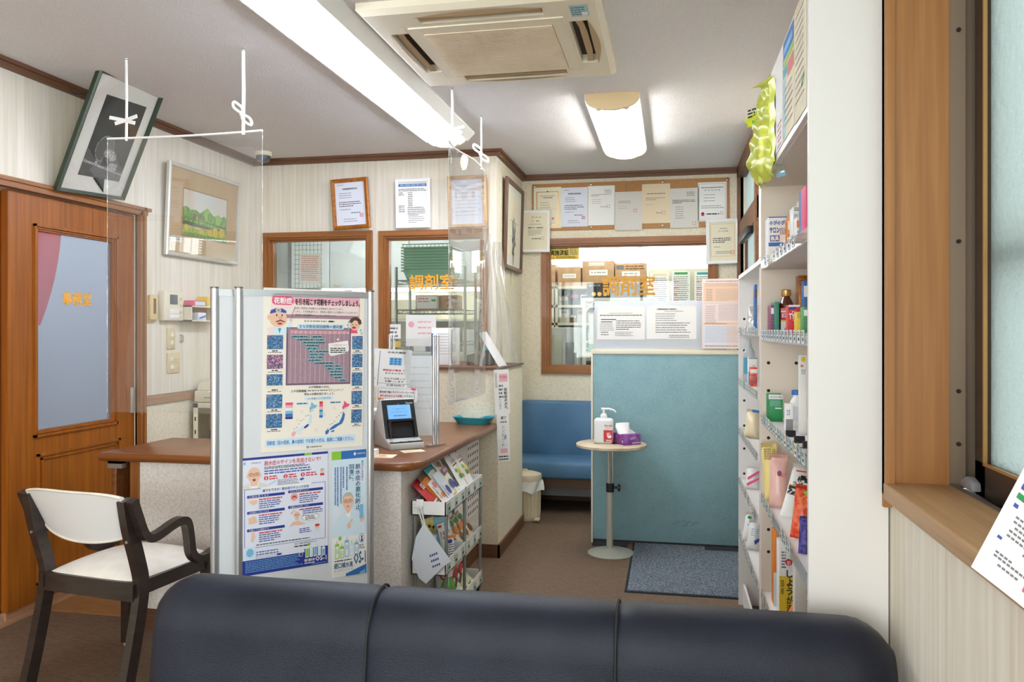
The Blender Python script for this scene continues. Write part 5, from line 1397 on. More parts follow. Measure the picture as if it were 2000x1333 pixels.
# ================================================================ on the counter
CTZ = .78
rx, ry, ra = -1.238, 3.515, R(40)
rd = thing('card_reader', 'grey and black card reader with a blue screen standing on the countertop', 'card reader', (rx, ry, CTZ), ra)
def pr(name, g, p=rd): return put(name, g, p, world=False)
g = G()
prof = [(-.115, 0), (.10, 0), (.10, .10), (.045, .212), (.02, .218), (.012, .214), (-.052, .045), (-.115, .028)]
g.prism(prof, 'x', -.082, .082, 'grey_light', .004); pr('housing', g)
g = G()   # black front plate, sloping
Tn = Matrix.Translation((0, -.052, .045)) @ Matrix.Rotation(R(-20.5), 4, 'X')
g2 = G(Tn); g2.box((-.079, -.004, -.02), (.079, .004, .18), 'black', .003); fp = pr('front_plate', g2)
A = None
g = G(); A = Art(g, Tn @ Matrix.Translation((0, -.0045, .088)), .112, .066, 100, 59)
A.rect(0, 0, 100, 59, 'screen', 1); A.text('カードを置いてください', 22, 14, 78, 20, 'ink_blue', 2); A.text('スタートボタンを押してください', 14, 27, 88, 33, 'ink_blue', 2); A.lines(24, 44, 80, 1, 1, 3, 'ink_blue', 2); pr('screen', g, rd)
g = G(); A = Art(g, Tn @ Matrix.Translation((0, -.0045, 0)), .158, .18, 100, 114); A.text('Caora', 72, 9, 94, 14, 'paper', 1, .02); A.ell(50, 14, 3, 3, 'lcd', 1); pr('front_print', g)
g = G(Tn)
g.box((-.066, -.03, .0), (-.054, -.003, .082), 'black', .003); g.box((.054, -.03, .0), (.066, -.003, .082), 'black', .003); g.box((-.066, -.03, .07), (.066, -.003, .082), 'black', .003)
g.box((-.054, -.0052, .0), (.054, -.0042, .07), 'hole'); g.box((-.044, -.0062, .004), (.044, -.0053, .05), 'black_matt')
pr('slot_hood', g)
g = G(); g.box((-.078, -.112, .028), (.078, -.04, .034), 'black', .002)
for k in range(3): g.box((-.06+k*.042, -.104, .0342), (-.034+k*.042, -.096, .0348), 'grey_light')
pr('card_tray', g)
# sign sheets behind the reader on a clear stand
def d_s1(A):
    A.rect(0, 0, 100, 100, 'paper', 1); A.rect(44, 5, 44.8, 97, 'ink', 2); A.text('②本人確認', 58, 6, 90, 11, 'ink', 2, .02); A.rect(62, 22, 84, 42, 'sky_blue', 2)
    for i in range(3):
        for j in range(3): A.ell(66+i*7, 26+j*6, 2.4, 2, 'mid_blue', 3, 8)
    A.rect(14, 18, 36, 62, 'pale_yellow', 2); A.text('顔認証が簡単', 52, 53, 84, 58, 'red', 2, .02); A.text('で', 86, 53, 91, 58, 'ink', 2); A.text('オススメです！', 56, 61, 90, 66, 'ink', 2, .01); A.text('マスクは取って', 55, 75, 92, 80, 'ink', 2, .01); A.text('お願いします', 57, 82, 90, 87, 'ink', 2, .01); A.text('リーダーに', 2, 76, 40, 81, 'ink', 2, .01); A.text('て下さい', 4, 84, 38, 89, 'ink', 2, .01); A.rect(44, 90, 100, 90.6, 'ink', 2); A.text('④受付完了', 60, 92, 92, 97, 'ink', 2, .01); A.text('薬の確認', 4, 92, 38, 97, 'ink', 2, .01)
p0, p1 = atY(690, 755, 3.64), atY(797, 755, 3.64)
poster('instruction_sheet', 'white face recognition instruction sheet leaning behind the card reader', 'sign', sheetT(((p0.x+p1.x)/2, 3.64, p0.z), R(8), R(-8), R(3)), p1.x-p0.x, atY(740, 681, 3.64).z-p0.z, 'paper', 100, 100, d_s1)
def d_s2(A):
    A.frame(4, 6, 94, 66, .8, 'ink_grey', 1); A.text('受付完了後にマイナンバーカードを', 8, 20, 92, 32, 'ink', 2, .02); A.text('取り忘れないよう注意', 10, 40, 62, 52, 'red', 2, .03); A.text('して下さい', 63, 40, 90, 52, 'ink', 2, .02)
    A.poly([(82, 6), (88, 0), (96, 3), (98, 10), (90, 14)], 'hot_pink', 3); A.poly([(4, 60), (9, 56), (14, 62), (20, 64), (12, 74), (5, 70)], 'orange', 3); A.ell(17, 65, 2.4, 3, 'brown', 4); A.ell(88, 65, 5, 4, 'brown', 3); A.ell(91, 65, 3, 3, 'orange', 4)
p0, p1 = atY(736, 784, 3.6), atY(813, 782, 3.6)
poster('reminder_sign', 'white reminder sign with red words and autumn leaves above the card reader', 'sign', sheetT(((p0.x+p1.x)/2, 3.6, p0.z), R(8), R(-4), R(1.5)), p1.x-p0.x, .066, 'paper', 100, 76, d_s2)
g = G(); q = atY(765, 800, 3.66); g.box((q.x-.07, 3.70, CTZ), (q.x+.055, 3.704, 1.22), 'clear_stand'); g.box((q.x-.06, 3.64, CTZ), (q.x+.05, 3.72, CTZ+.004), 'clear_stand'); put('sign_stand', g, None, 'clear acrylic stand holding the signs behind the card reader', 'sign stand')
# white scanner partly behind the screen
g = G(); q = atY(716, 868, 3.62); g.box((q.x-.08, 3.60, CTZ), (q.x+.03, 3.75, CTZ+.10), 'black_matt', .006); g.box((q.x-.08, 3.595, CTZ+.10), (q.x+.04, 3.76, CTZ+.15), 'white', .006); put('desktop_printer', g, None, 'small black and white printer on the countertop left of the card reader', 'printer')
# clear divider held by chrome poles
dv = thing('counter_divider', 'clear counter divider with chrome poles standing on the countertop edge', 'divider', (-1.06, 3.54, CTZ))
pA, pB = Vector((-1.066, 3.545, 0)), atY(765, 655, 3.72); pB.z = 0
g = G(); dd = (pB-pA).normalized(); nn = Vector((-dd.y, dd.x, 0))
g.add([pA+Vector((0, 0, CTZ+.02)), pB+Vector((0, 0, CTZ+.02)), pB+Vector((0, 0, 1.275)), pA+Vector((0, 0, 1.275))], [(0, 1, 2, 3)], 'clear_stand'); put('panel', g, dv)
for q in (pA, pB):
    for s in (-1, 1):
        c = q+nn*s*.012
        g = G(); g.cyl((c.x, c.y, CTZ), (c.x, c.y, 1.29), .0072, 'chrome', 16); p = put('pole', g, dv)
        g = G(); g.ell((c.x, c.y, 1.29), (.0085, .0085, .006), 'chrome', 14, 8); put('pole_cap', g, p)
    for s in (-1, 1):
        g = G(); g.bar([(q.x, q.y, CTZ+.006), (q.x+nn.x*s*.055, q.y+nn.y*s*.055, CTZ+.006)], .016, .008, 'chrome'); put('foot', g, dv)
def d_inv(A):
    A.lines(10, 10, 80, 4, 7, 2, 'ink_pale', 1)
g = G(); q = atY(815, 800, 3.75); T = sheetT((q.x, 3.74, .80), R(10), R(-14)); sheet(g, T, .19, .40, 'paper'); A = Art(g, T, .19, .40, 100, 210); A.lines(12, 30, 88, 7, 18, 3, 'paper_grey', 1); put('paper_sheet', g, None, 'large white sheet standing behind the clear counter divider', 'paper')
# teal cash tray
q0 = Vector((-1.11, 4.44, CTZ))
tr = thing('cash_tray', 'teal plastic cash tray on the far end of the countertop', 'tray', q0)
g = G()
prf = [(.086, .0), (.09, .004), (.112, .036), (.118, .038), (.118, .041), (.108, .039), (.086, .008), (.002, .008)]
n = 36
vs = []; 
def sq(a, r, ax, ay): 
    c, s = math.cos(a), math.sin(a); k = (abs(c)**4+abs(s)**4)**(-.25)
    return (r*k*c*ax, r*k*s*ay)
for r, z in prf:
    for k in range(n):
        x, y = sq(2*PI*k/n, r, 1.0, .62); vs.append((q0.x+x, q0.y+y, q0.z+z))
fs = [(i*n+k, i*n+(k+1) % n, (i+1)*n+(k+1) % n, (i+1)*n+k) for i in range(len(prf)-1) for k in range(n)]
fs += [tuple(range(n))[::-1], tuple((len(prf)-1)*n+k for k in range(n))]
g.add(vs, fs, 'tray_teal', True)
g.v = [tuple(Matrix.Translation((q0.x, q0.y, 0)) @ Matrix.Rotation(R(-6), 4, 'Z') @ Matrix.Translation((-q0.x, -q0.y, 0)) @ Vector(v)) for v in g.v]
put('dish', g, tr)
g = G(); T = Matrix.Translation((q0.x+.0, q0.y-.01, q0.z+.012)) @ Matrix.Rotation(R(-70), 4, 'X'); sheet(g, T, .10, .05, 'paper'); put('slip', g, None, 'small white slip standing in the teal cash tray', 'paper')
g = G(); T = Matrix.Translation((-1.10, 3.345, CTZ+.0012)) @ Matrix.Rotation(R(35), 4, 'Z') @ Matrix.Rotation(R(-90), 4, 'X'); sheet(g, T, .1, .07, 'paper_cream', .0008); A = Art(g, T, .1, .07, 100, 70); A.rect(8, 8, 60, 40, 'pale_yellow', 1); A.lines(10, 46, 90, 2, 8, 3, 'ink_grey', 1); put('info_card', g, None, 'small cream card lying on the countertop in front of the card reader', 'card')
g = G(); T = Matrix.Translation((-1.215, 3.17, CTZ+.0012)) @ Matrix.Rotation(R(5), 4, 'Z') @ Matrix.Rotation(R(-90), 4, 'X'); sheet(g, T, .14, .09, 'paper_warm', .0008); A = Art(g, T, .14, .09, 100, 64); A.ell(60, 30, 14, 14, 'orange', 1); A.lines(8, 50, 80, 1, 8, 4, 'ink_grey', 1); put('info_card', g, None, 'tan printed card lying on the front edge of the countertop', 'card')
g = G(); g.box((-1.33, 3.215, CTZ), (-1.235, 3.265, CTZ+.026), 'white', .006); put('stapler_box', g, None, 'white slim box lying on the countertop beside the white board post', 'box')
# things on the half wall behind
g = G(); q = atY(869, 720, 4.75); T = sheetT((q.x, 4.75, 1.1), 0, R(-6)); g.box((q.x-.085, 4.75, 1.1), (q.x+.09, 4.78, 1.33), 'paper', .003); A = Art(g, sheetT((q.x, 4.749, 1.1)), .175, .23, 100, 130); A.rect(0, 20, 8, 100, 'mid_blue', 1); A.rect(10, 30, 14, 90, 'yellow', 1); A.rect(74, 6, 77, 126, 'alu_dark', 1); A.lines(20, 20, 68, 8, 10, 2, 'ink_pale', 1); put('binder', g, None, 'white binder with blue and yellow edge standing on the half wall', 'binder')
g = G(); q = atY(945, 715, 4.8); g.prism([(q.x-.1, 1.1), (q.x+.05, 1.1), (q.x+.05, 1.20), (q.x-.1, 1.16)], 'y', 4.76, 4.9, 'black_matt', .004); g.box((q.x-.0, 4.78, 1.19), (q.x+.05, 4.84, 1.215), 'teal', .004); put('card_terminal', g, None, 'dark card terminal with teal top lying on the half wall', 'terminal')
g = G(); a0, a1, a2, a3 = atY(934, 650, 4.62), atY(950, 648, 4.62), atY(990, 714, 4.6), atY(974, 717, 4.6); g.add([a0, a1, a2, a3], [(0, 1, 2, 3)], 'paper'); g.add([a0+Vector((0, .002, 0)), a1+Vector((0, .002, 0)), a2+Vector((0, .002, 0)), a3+Vector((0, .002, 0))], [(3, 2, 1, 0)], 'paper'); put('paper_strip', g, None, 'white paper strip slanting inside the clear film above the half wall', 'paper')
for k, (px, py, w_, h_, Y_, lab, base) in enumerate(((757, 662, .19, .10, 5.221, 'white note with a yellow stripe low on the right inner window', 'paper'), (822, 664, .215, .17, 5.221, 'pale pink note low in the middle of the right inner window', 'paper_pink'))):
    q = atY(px, py, Y_)
    def d_k(A, k=k):
        if k == 0: A.rect(0, 62, 100, 84, 'yellow', 1); A.lines(6, 12, 90, 3, 14, 6, 'ink_grey', 1)
        else: A.rect(0, 0, 100, 100, 'paper', 1); A.lines(40, 20, 90, 3, 18, 5, 'pink', 2); A.ell(18, 30, 10, 10, 'pink', 2)
    poster('note', lab, 'note', sheetT((q.x, Y_, q.z), 0), w_, h_, base, 100, 100*h_/w_, d_k)

# ================================================================ hanging clear sheets
def hung(name, label, T, W, H, strings, rod, bendy, m='vinyl'):
    o = thing(name, label, 'clear sheet', T.translation)
    g = G(T)
    g.grid(lambda u, v: (u*W, bendy(u, v), v*H), 16, 14, m)
    put('sheet', g, o)
    g = G(T); e = [(u/16*W, bendy(u/16, 1)-.0, H) for u in range(17)]
    g.tube(e, rod, 'string', 8); put('rod', g, o)
    g = G(T)
    for u in (0, 1): g.tube([(u*W, bendy(u, k/14), k/14*H) for k in range(15)], .0012, 'clear_film', 5)
    put('edge', g, o)
    for k, (u, wd) in enumerate(strings):
        p = T @ Vector((u*W, bendy(u, 1), H)); top = Vector((p.x, p.y, CZ))
        g = G(); g.tube([p-Vector((0, 0, .012)), (p+top)/2+Vector((.002, 0, 0)), top-Vector((0, 0, .012))], wd, 'string', 6); s = put('cord', g, o)
        g = G(); b = p+Vector((0, -.01, .075))
        if k % 2 == 0:
            for a, l in ((20, .07), (160, .075), (-25, .06), (205, .05)):
                d = Vector((math.cos(R(a)), -.1, .6*math.sin(R(a))))
                g.bar([b, b+d*l*.5, b+d*l], .003, .016, 'string')
        else:
            for a in (125, -50):
                d = Vector((math.cos(R(a)), 0, math.sin(R(a))))
                g.tube(spl([b, b+d*.03+Vector((.018, 0, 0)), b+d*.065, b+d*.035-Vector((.018, 0, 0)), b], 5), .006, 'string', 6)
            g.ell(b, (.012, .012, .014), 'string', 10, 6)
        put('bow', g, s)
        g = G(); g.ell(top-Vector((0, 0, .006)), (.008, .008, .007), 'chrome', 10, 6); g.tube([top-Vector((0, 0, .01)), top-Vector((.004, 0, .022)), top-Vector((0, 0, .03))], .0025, 'chrome', 6); put('hook', g, s)
    return o
T = Matrix.Translation((-2.44, 3.1, .955))
hung('hanging_sheet', 'clear hanging sheet over the left part of the counter with white rod and cords', T, .745, 1.208, ((.12, .006), (.875, .008)), .005, lambda u, v: .02*math.sin(PI*u), 'vinyl_clear')
T = Matrix.Translation((-1.045, 3.69, .955)) @ Matrix.Rotation(PI/2, 4, 'Z')
hung('hanging_sheet', 'clear hanging sheet at the right end of the counter near the wall corner', T, .76, 1.275, ((.16, .007), (.86, .005)), .004, lambda u, v: .012*math.sin(PI*u*2)+.006*math.sin(9*u)*v*v)
# loose crinkled film closing the gap to the half wall
g = G()
def fl(u, v):
    a = Vector((-1.05, 4.43, 1.95)).lerp(Vector((-1.12, 4.52, 1.105)), v); b = Vector((-1.115, 5.15, 1.90)).lerp(Vector((-.985, 5.2, 1.105)), v**1.6)
    p = a.lerp(b, u); fo = .016*math.sin(22*u+3*v)+.008*math.sin(51*u-4*v)
    sag = .05*(1-v)*math.sin(PI*u)
    return (p.x+fo, p.y+.4*fo, p.z-sag)
g.grid(fl, 60, 24, 'film'); put('plastic_film', g, None, 'crinkled clear plastic film draped between the hanging sheet and the half wall', 'plastic film')

# ================================================================ small things on the left wall
XW = XL
def on_left(px0, py0, px1, py1, dep):
    a, b = atX(px0, py0, XW+dep), atX(px1, py1, XW+dep); return a, b
a, b = on_left(292, 576, 310, 629, .03)
t = thing('remote_holder', 'yellowed remote control in a holder on the left wall, left of the intercom', 'remote control', (XW, (a.y+b.y)/2, b.z))
g = G(); g.box((XW, a.y, b.z), (XW+.018, b.y, b.z+.125), 'plastic_yellowed', .004); put('holder', g, t)
g = G(); g.box((XW+.012, a.y+.006, b.z+.01), (XW+.034, b.y-.006, a.z), 'plastic_yellowed', .006); rm = put('remote', g, t)
g = G(); g.box((XW+.0335, a.y+.03, b.z+.045), (XW+.035, b.y-.03, a.z-.02), 'brown'); put('window_strip', g, rm)
a, b = on_left(320, 568, 357, 627, .035)
t = thing('intercom', 'cream video intercom with small grey screen on the left wall', 'intercom', (XW, (a.y+b.y)/2, b.z))
W_ = b.y-a.y; H_ = a.z-b.z
g = G(); g.box((XW, a.y, b.z), (XW+.04, b.y, a.z), 'plastic_cream', .006); put('housing', g, t)
g = G(); g.box((XW+.04, a.y+.05, b.z+.095), (XW+.042, b.y-.06, a.z-.02), 'lcd', .001); put('screen', g, t)
g = G(); g.box((XW+.04, a.y+.045, b.z+.012), (XW+.044, b.y-.05, b.z+.036), 'white', .001); put('button_bar', g, t)
g = G(); g.box((XW+.04, a.y+.045, b.z+.04), (XW+.044, b.y-.05, b.z+.068), 'white', .001); put('button_bar', g, t)
for k in range(3):
    g = G(); g.cyl((XW+.04, b.y-.028, b.z+.05+.04*k), (XW+.045, b.y-.028, b.z+.05+.04*k), .008, 'plastic_ivory', 10); put('button', g, t)
for (px, lab, n) in (((328, 641, 343, 682), 'narrow ivory light switch plate below the intercom', 0), ((328, 690, 352, 728), 'wide ivory light switch plate with two rockers, the lower one', 1)):
    a, b = on_left(*px, .01)
    t = thing('light_switch', lab, 'light switch', (XW, (a.y+b.y)/2, b.z))
    g = G(); g.box((XW, a.y, b.z), (XW+.009, b.y, a.z), 'plastic_ivory', .003); put('plate', g, t)
    for zf in (.68, .3):
        yc = a.y+(b.y-a.y)*(.55 if n == 0 else .36); zc = b.z+(a.z-b.z)*zf
        g = G(); g.box((XW+.008, yc-.014, zc-.012), (XW+.014, yc+.014, zc+.012), 'white', .002); put('rocker', g, t)
    if n:
        g = G(); g.box((XW+.008, b.y-.048, b.z+.055), (XW+.011, b.y-.018, b.z+.085), 'plastic_yellowed', .001); put('blank_insert', g, t)
a, b = on_left(353, 655, 358, 669, .01)
t = thing('key_hook', 'tiny metal double hook on the left wall right of the switches', 'hook', (XW, (a.y+b.y)/2, b.z))
for yy in (a.y+.006, b.y-.004):
    g = G(); g.tube([(XW, yy, a.z), (XW+.012, yy, a.z-.004), (XW+.012, yy, b.z+.01), (XW+.004, yy, b.z)], .0035, 'steel', 6); put('hook', g, t)
a = atX(374, 628, XW+.09); zt = atX(374, 597, XW+.09).z
t = thing('wall_shelf', 'small beige wall pocket shelf on the left wall right of the intercom', 'shelf', (XW, 4.55, a.z))
y0, y1 = a.y, a.y+.30
g = G(); g.box((XW, y0, a.z), (XW+.09, y0+.008, zt), 'plastic_cream'); g.box((XW, y1-.008, a.z), (XW+.09, y1, zt), 'plastic_cream'); g.box((XW, y0, a.z), (XW+.09, y1, a.z+.008), 'plastic_cream'); g.box((XW, y0, zt-.008), (XW+.09, y1, zt), 'plastic_cream'); g.box((XW, y0, a.z), (XW+.006, y1, zt), 'rail_wood'); put('box_frame', g, t)
g = G(); g.box((XW+.02, y0+.03, zt), (XW+.085, y0+.16, zt+.032), 'hot_pink', .002); g.box((XW+.085, y0+.045, zt+.004), (XW+.086, y0+.15, zt+.026), 'pale_blue'); put('medicine_carton', g, None, 'pink medicine carton lying on the small wall shelf', 'box')
g = G(); g.box((XW+.02, y0+.17, zt), (XW+.085, y0+.20, zt+.06), 'yellow', .002); put('medicine_carton', g, None, 'yellow carton standing on the small wall shelf', 'box')
g = G(); g.box((XW+.03, y0+.09, a.z+.008), (XW+.08, y0+.17, a.z+.055), 'paper_blue', .002); A = Art(g, sheetT((XW+.0805, y0+.13, a.z+.008), PI/2), .08, .047, 100, 60); A.poly([(8, 40), (90, 20), (92, 34), (10, 52)], 'mid_blue', 1); put('medicine_carton', g, None, 'white and blue packet inside the small wall shelf', 'box')
# printer on a steel rack behind the counter
a = atX(367, 789, -2.87)
rk = thing('steel_rack', 'beige slotted-angle steel rack behind the counter by the left wall', 'rack', (-2.62, 4.6, 0))
zr = a.z
for x in (-2.87, -2.40):
    for y in (4.40, 4.86):
        g = G(); g.box((x, y, 0), (x+.035, y+.003, zr), 'plastic_cream'); g.box((x, y, 0), (x+.003, y+.035, zr), 'plastic_cream')
        for k in range(9): g.box((x+.013, y-.0006, .12+k*.08), (x+.021, y, .145+k*.08), 'hole')
        put('post', g, rk)
for z in (zr-.03, .45):
    g = G(); g.box((-2.87, 4.40, z), (-2.365, 4.895, z+.03), 'plastic_cream', .002); put('shelf_board', g, rk)
zt = atX(367, 738, -2.87).z
pn = thing('laser_printer', 'beige desktop printer standing on the steel rack by the left wall', 'printer', (-2.62, 4.62, zr))
g = G(); g.box((-2.868, 4.41, zr+.004), (-2.40, 4.84, zr+.075), 'plastic_cream', .01); put('body', g, pn)
g = G(); g.prism([(4.42, zr+.075), (4.84, zr+.075), (4.84, zr+.15), (4.60, zr+.15), (4.45, zr+.13)], 'x', -2.86, -2.41, 'plastic_cream', .01); put('cover', g, pn)
g = G(); g.box((-2.80, 4.407, zr+.03), (-2.45, 4.412, zr+.036), 'grey'); put('tray_gap', g, pn)
g = G(); g.box((-2.79, 4.6, zr+.15), (-2.74, 4.65, zr+.176), 'pale_yellow', .004); put('sticky_notes', g, None, 'small pale yellow sticky note pad on the beige printer', 'note pad')
for k, (w_, h_, m_) in enumerate(((.022, .22, 'black'), (.03, .25, 'paper'), (.02, .24, 'paper_cream'), (.035, .28, 'lime'))):
    yy = 4.47; xx = -2.80+(0, .16, .195, .22)[k]
    g = G(); g.box((xx, yy, .48), (xx+w_, yy+.2, .48+h_), m_, .002); put('file', g, None, ('thin black file leaning in the steel rack under the printer', 'white file standing in the steel rack under the printer', 'cream file next to the white file in the steel rack', 'green file standing in the steel rack under the printer')[k], 'file')

# ================================================================ leaflet hanging at the lower right
d = 1.0; r0 = ray(1897, 1108); A0 = Vector((r0[0]*d, r0[1]*d, HC+r0[2]*d))
e1 = (Vector(ray(2000, 915))-Vector(r0)).normalized(); e2 = (Vector(ray(2000, 1192))-Vector(r0)).normalized()
nrm = e2.cross(e1).normalized()
g = G()
W_, H_ = .15, .25
def lp(u, v, l=0):
    return A0+e2*(u*W_)+e1*(v*H_)+nrm*(.012*math.sin(PI*u)*(1-v)+.0006*l)
g.grid(lambda u, v: lp(u, v), 10, 14, 'paper')
g.grid(lambda u, v: lp(u, v, -1.4), 10, 14, 'paper')
def lr(u0, v0, u1, v1, m, l=1.5): g.add([lp(u0, v0, l), lp(u1, v0, l), lp(u1, v1, l), lp(u0, v1, l)], [(0, 1, 2, 3)], m)
for (u, v, w_) in ((.16, .085, .2), (.10, .115, .3), (.10, .135, .16), (.30, .2, .22), (.12, .235, .34), (.12, .26, .35), (.15, .285, .2), (.12, .31, .36), (.12, .335, .34), (.2, .5, .5), (.1, .62, .4), (.1, .66, .4), (.1, .7, .4)):
    x = u
    while x < u+w_:
        lr(x, v, x+.03, v+.011, 'ink_grey'); x += .04
lr(.06, .20, .10, .215, 'ink_blue'); lr(.06, .375, .10, .395, 'ink_blue'); lr(.05, .42, .34, .45, 'deep_green'); lr(.05, .47, .08, .5, 'ink_blue'); lr(.04, .56, .6, .59, 'teal')
for (u, v, c1, c2) in ((.42, .06, 'hot_pink', 'ink'), (.52, .06, 'sky_blue', 'brown'), (.52, .26, 'hot_pink', 'brown'), (.62, .27, 'mid_blue', 'ink')):
    lr(u, v, u+.035, v+.055, c1, 1.6); lr(u+.006, v+.055, u+.03, v+.072, c2, 1.6)
put('leaflet', g, None, 'white printed leaflet hanging aslant at the window, lower right', 'leaflet')

# ================================================================ goods on the trolley
def pillow(g, T, W, H, m, th=.012, top='', crimp=.0):
    g2 = G(T)
    def f(s):
        def fn(u, v):
            e = (max(math.sin(PI*u), 0)**.6)*(max(math.sin(PI*min(v*1.12, 1)), 0)**.5)
            return ((u-.5)*W*(1-.06*math.sin(PI*v)), s*th*e, v*H)
        return fn
    g2.grid(f(-1), 12, 14, m); g2.grid(f(1), 12, 14, m)
    if top: g2.box((-W/2, -.0022, H*.88), (W/2, .0022, H*1.0), top)
    g.add(g2.v, g2.f, m); n0 = len(g.k)-len(g2.k)
    for i, k in enumerate(g2.k): g.k[n0+i] = g.mi(g2.ms[k]); g.sm[n0+i] = g2.sm[i]
def pouch(label, T, W, H, m, draw=None, th=.012, top='', cat='pouch', name='pouch', group=None):
    g = G(); pillow(g, T, W, H, m, th, top)
    if draw: draw(Art(g, T @ Matrix.Translation((0, -th*1.02, 0)), W, H, 100, 100*H/W))
    return put(name, g, None, label, cat, group)
def Tp(y, x=-.945, z=.542, lean=36, roll=0, rz=90): return sheetT((x, y, z), R(rz), R(-lean), R(roll))
def dp_red(A): A.rect(6, 100, 94, 140, 'paper', 1); A.rr(24, 20, 76, 44, 8, 'paper', 1); A.text('のど飴', 28, 24, 72, 40, 'red', 2, .02); A.lines(14, 108, 84, 2, 12, 6, 'ink', 2)
def dp_or(A): A.rect(6, 40, 94, 140, 'paper', 1); A.ell(60, 62, 18, 14, 'seal', 2); A.vtext('生姜湯', 20, 60, 42, 120, 'maroon', 2); A.ell(66, 112, 18, 12, 'orange', 2)
def dp_te(A): A.rect(4, 36, 96, 146, 'paper_blue', 1); A.poly([(8, 60), (60, 44), (92, 70), (40, 84)], 'pale_blue', 2); A.ell(62, 118, 20, 20, 'ink_blue', 2); A.vtext('しお飴', 18, 84, 38, 138, 'ink', 2)
def dp_be(A): A.ell(40, 22, 16, 14, 'maroon', 2); A.poly([(10, 44), (80, 36), (92, 62), (16, 72)], 'maroon', 2); A.text('グミ', 30, 46, 76, 62, 'paper', 3, .02); A.ell(38, 112, 26, 20, 'berry', 2); A.ell(68, 124, 18, 14, 'berry', 3)
def dp_ve(A): A.ell(46, 18, 14, 12, 'maroon', 2); A.text('こんにゃく', 14, 44, 88, 62, 'maroon', 2, .02); A.poly([(16, 70), (80, 66), (82, 72), (18, 76)], 'brown', 2); A.ell(36, 96, 14, 10, 'lime', 2); A.ell(68, 106, 16, 12, 'yellow', 2); A.ell(46, 126, 18, 12, 'green', 3); A.ell(80, 130, 12, 10, 'orange', 3)
pouch('red and white candy pouch, nearest one in the top trolley tray', Tp(3.285, -.95, .542, 44, -8), .115, .18, 'red', dp_red)
pouch('orange pouch with brown top behind the red pouch in the top trolley tray', Tp(3.345, -.945, .542, 40, -6), .115, .19, 'orange', dp_or, top='brown')
pouch('pouch with teal top strip in the top trolley tray', Tp(3.43, -.943, .542, 37, -4), .115, .205, 'paper', dp_te, top='teal')
pouch('pouch with purple berries in the top trolley tray', Tp(3.53, -.94, .542, 35, -3), .115, .215, 'pouch_multi', dp_be, top='paper_grey')
pouch('vegetable pouch, left one of the pair at the far end of the top tray', Tp(3.66, -.94, .542, 31), .11, .23, 'paper', dp_ve)
pouch('vegetable pouch, right one of the pair at the far end of the top tray', Tp(3.775, -.94, .542, 31), .11, .23, 'paper', dp_ve)
pouch('small herb pouch sticking up behind the vegetable pouches on the trolley', Tp(3.72, -1.04, .60, 14), .09, .16, 'paper_cream', lambda A: A.ell(46, 24, 16, 14, 'maroon', 2))
def dp_ye(A): A.ell(46, 110, 26, 30, 'sky_blue', 2); A.ell(40, 40, 10, 8, 'ink', 2); A.lines(20, 60, 84, 2, 10, 5, 'mid_blue', 2)
def dp_bl(A): A.rect(6, 30, 94, 150, 'paper', 1); A.text('うるおう', 16, 70, 84, 90, 'ink_blue', 2, .02); A.text('ゼリー', 24, 98, 76, 118, 'ink_blue', 2, .02); A.ell(66, 44, 14, 16, 'sky_blue', 2); A.ell(30, 140, 14, 8, 'green', 2); A.rect(10, 38, 34, 50, 'red', 2)
for k, (y, x, z, ro) in enumerate(((3.265, -1.0, .30, 0), (3.30, -.985, .292, -4))):
    pouch(('yellow jelly drink pouch at the back of the middle trolley tray', 'yellow jelly drink pouch in front of the other yellow one, middle trolley tray')[k], Tp(y+.06, x, z, 14, ro, 70), .085, .20, 'yellow', dp_ye, top='pale_yellow')
for k, (y, x) in enumerate(((3.40, -.965), (3.46, -.985), (3.50, -1.01))):
    pouch(('blue and white jelly pouch, front one of three in the middle trolley tray', 'blue and white jelly pouch, second of three in the middle trolley tray', 'blue and white jelly pouch, rearmost of three in the middle trolley tray')[k], Tp(y, x, .292, 12, -3, 62), .09, .20, 'sky_blue', dp_bl, top='teal_pale')
pouch('white packet with small dark print at the front of the middle trolley tray', Tp(3.34, -.94, .292, 10, 3, 60), .075, .13, 'paper', lambda A: (A.rect(0, 0, 100, 16, 'orange', 1), A.lines(14, 50, 86, 8, 13, 6, 'ink_grey', 1), A.ell(50, 34, 20, 12, 'ink_blue', 1)))
for k, y in enumerate((3.64, 3.72, 3.80)):
    pouch(('brown snack pouch, left one at the far end of the middle tray', 'brown snack pouch in the middle of the far end of the middle tray', 'brown snack pouch, right one at the far end of the middle tray')[k], Tp(y, -.945, .29, 36, -4), .09, .16, 'bag_cream', lambda A: (A.ell(50, 30, 26, 16, 'green', 1), A.ell(40, 70, 30, 22, 'orange', 2), A.ell(64, 110, 30, 24, 'brown', 2)))
    pouch(('striped snack pouch, left one at the far end of the bottom tray', 'striped snack pouch in the middle of the far end of the bottom tray', 'striped snack pouch, right one at the far end of the bottom tray')[k], Tp(y, -.945, .06, 44, -4), .09, .15, 'pouch_multi', lambda A: (A.poly([(0, 40), (100, 20), (100, 44), (0, 64)], 'red', 1), A.poly([(0, 80), (100, 60), (100, 74), (0, 94)], 'brown', 1)))
pouch('red and white pouch standing between the bottles in the bottom tray', Tp(3.47, -1.0, .062, 8, 0, 65), .085, .20, 'paper', lambda A: (A.ell(50, 60, 30, 30, 'red', 1), A.ell(50, 60, 20, 20, 'paper', 2), A.rect(0, 0, 100, 16, 'hot_pink', 1), A.lines(16, 120, 84, 6, 12, 5, 'mid_blue', 1)))
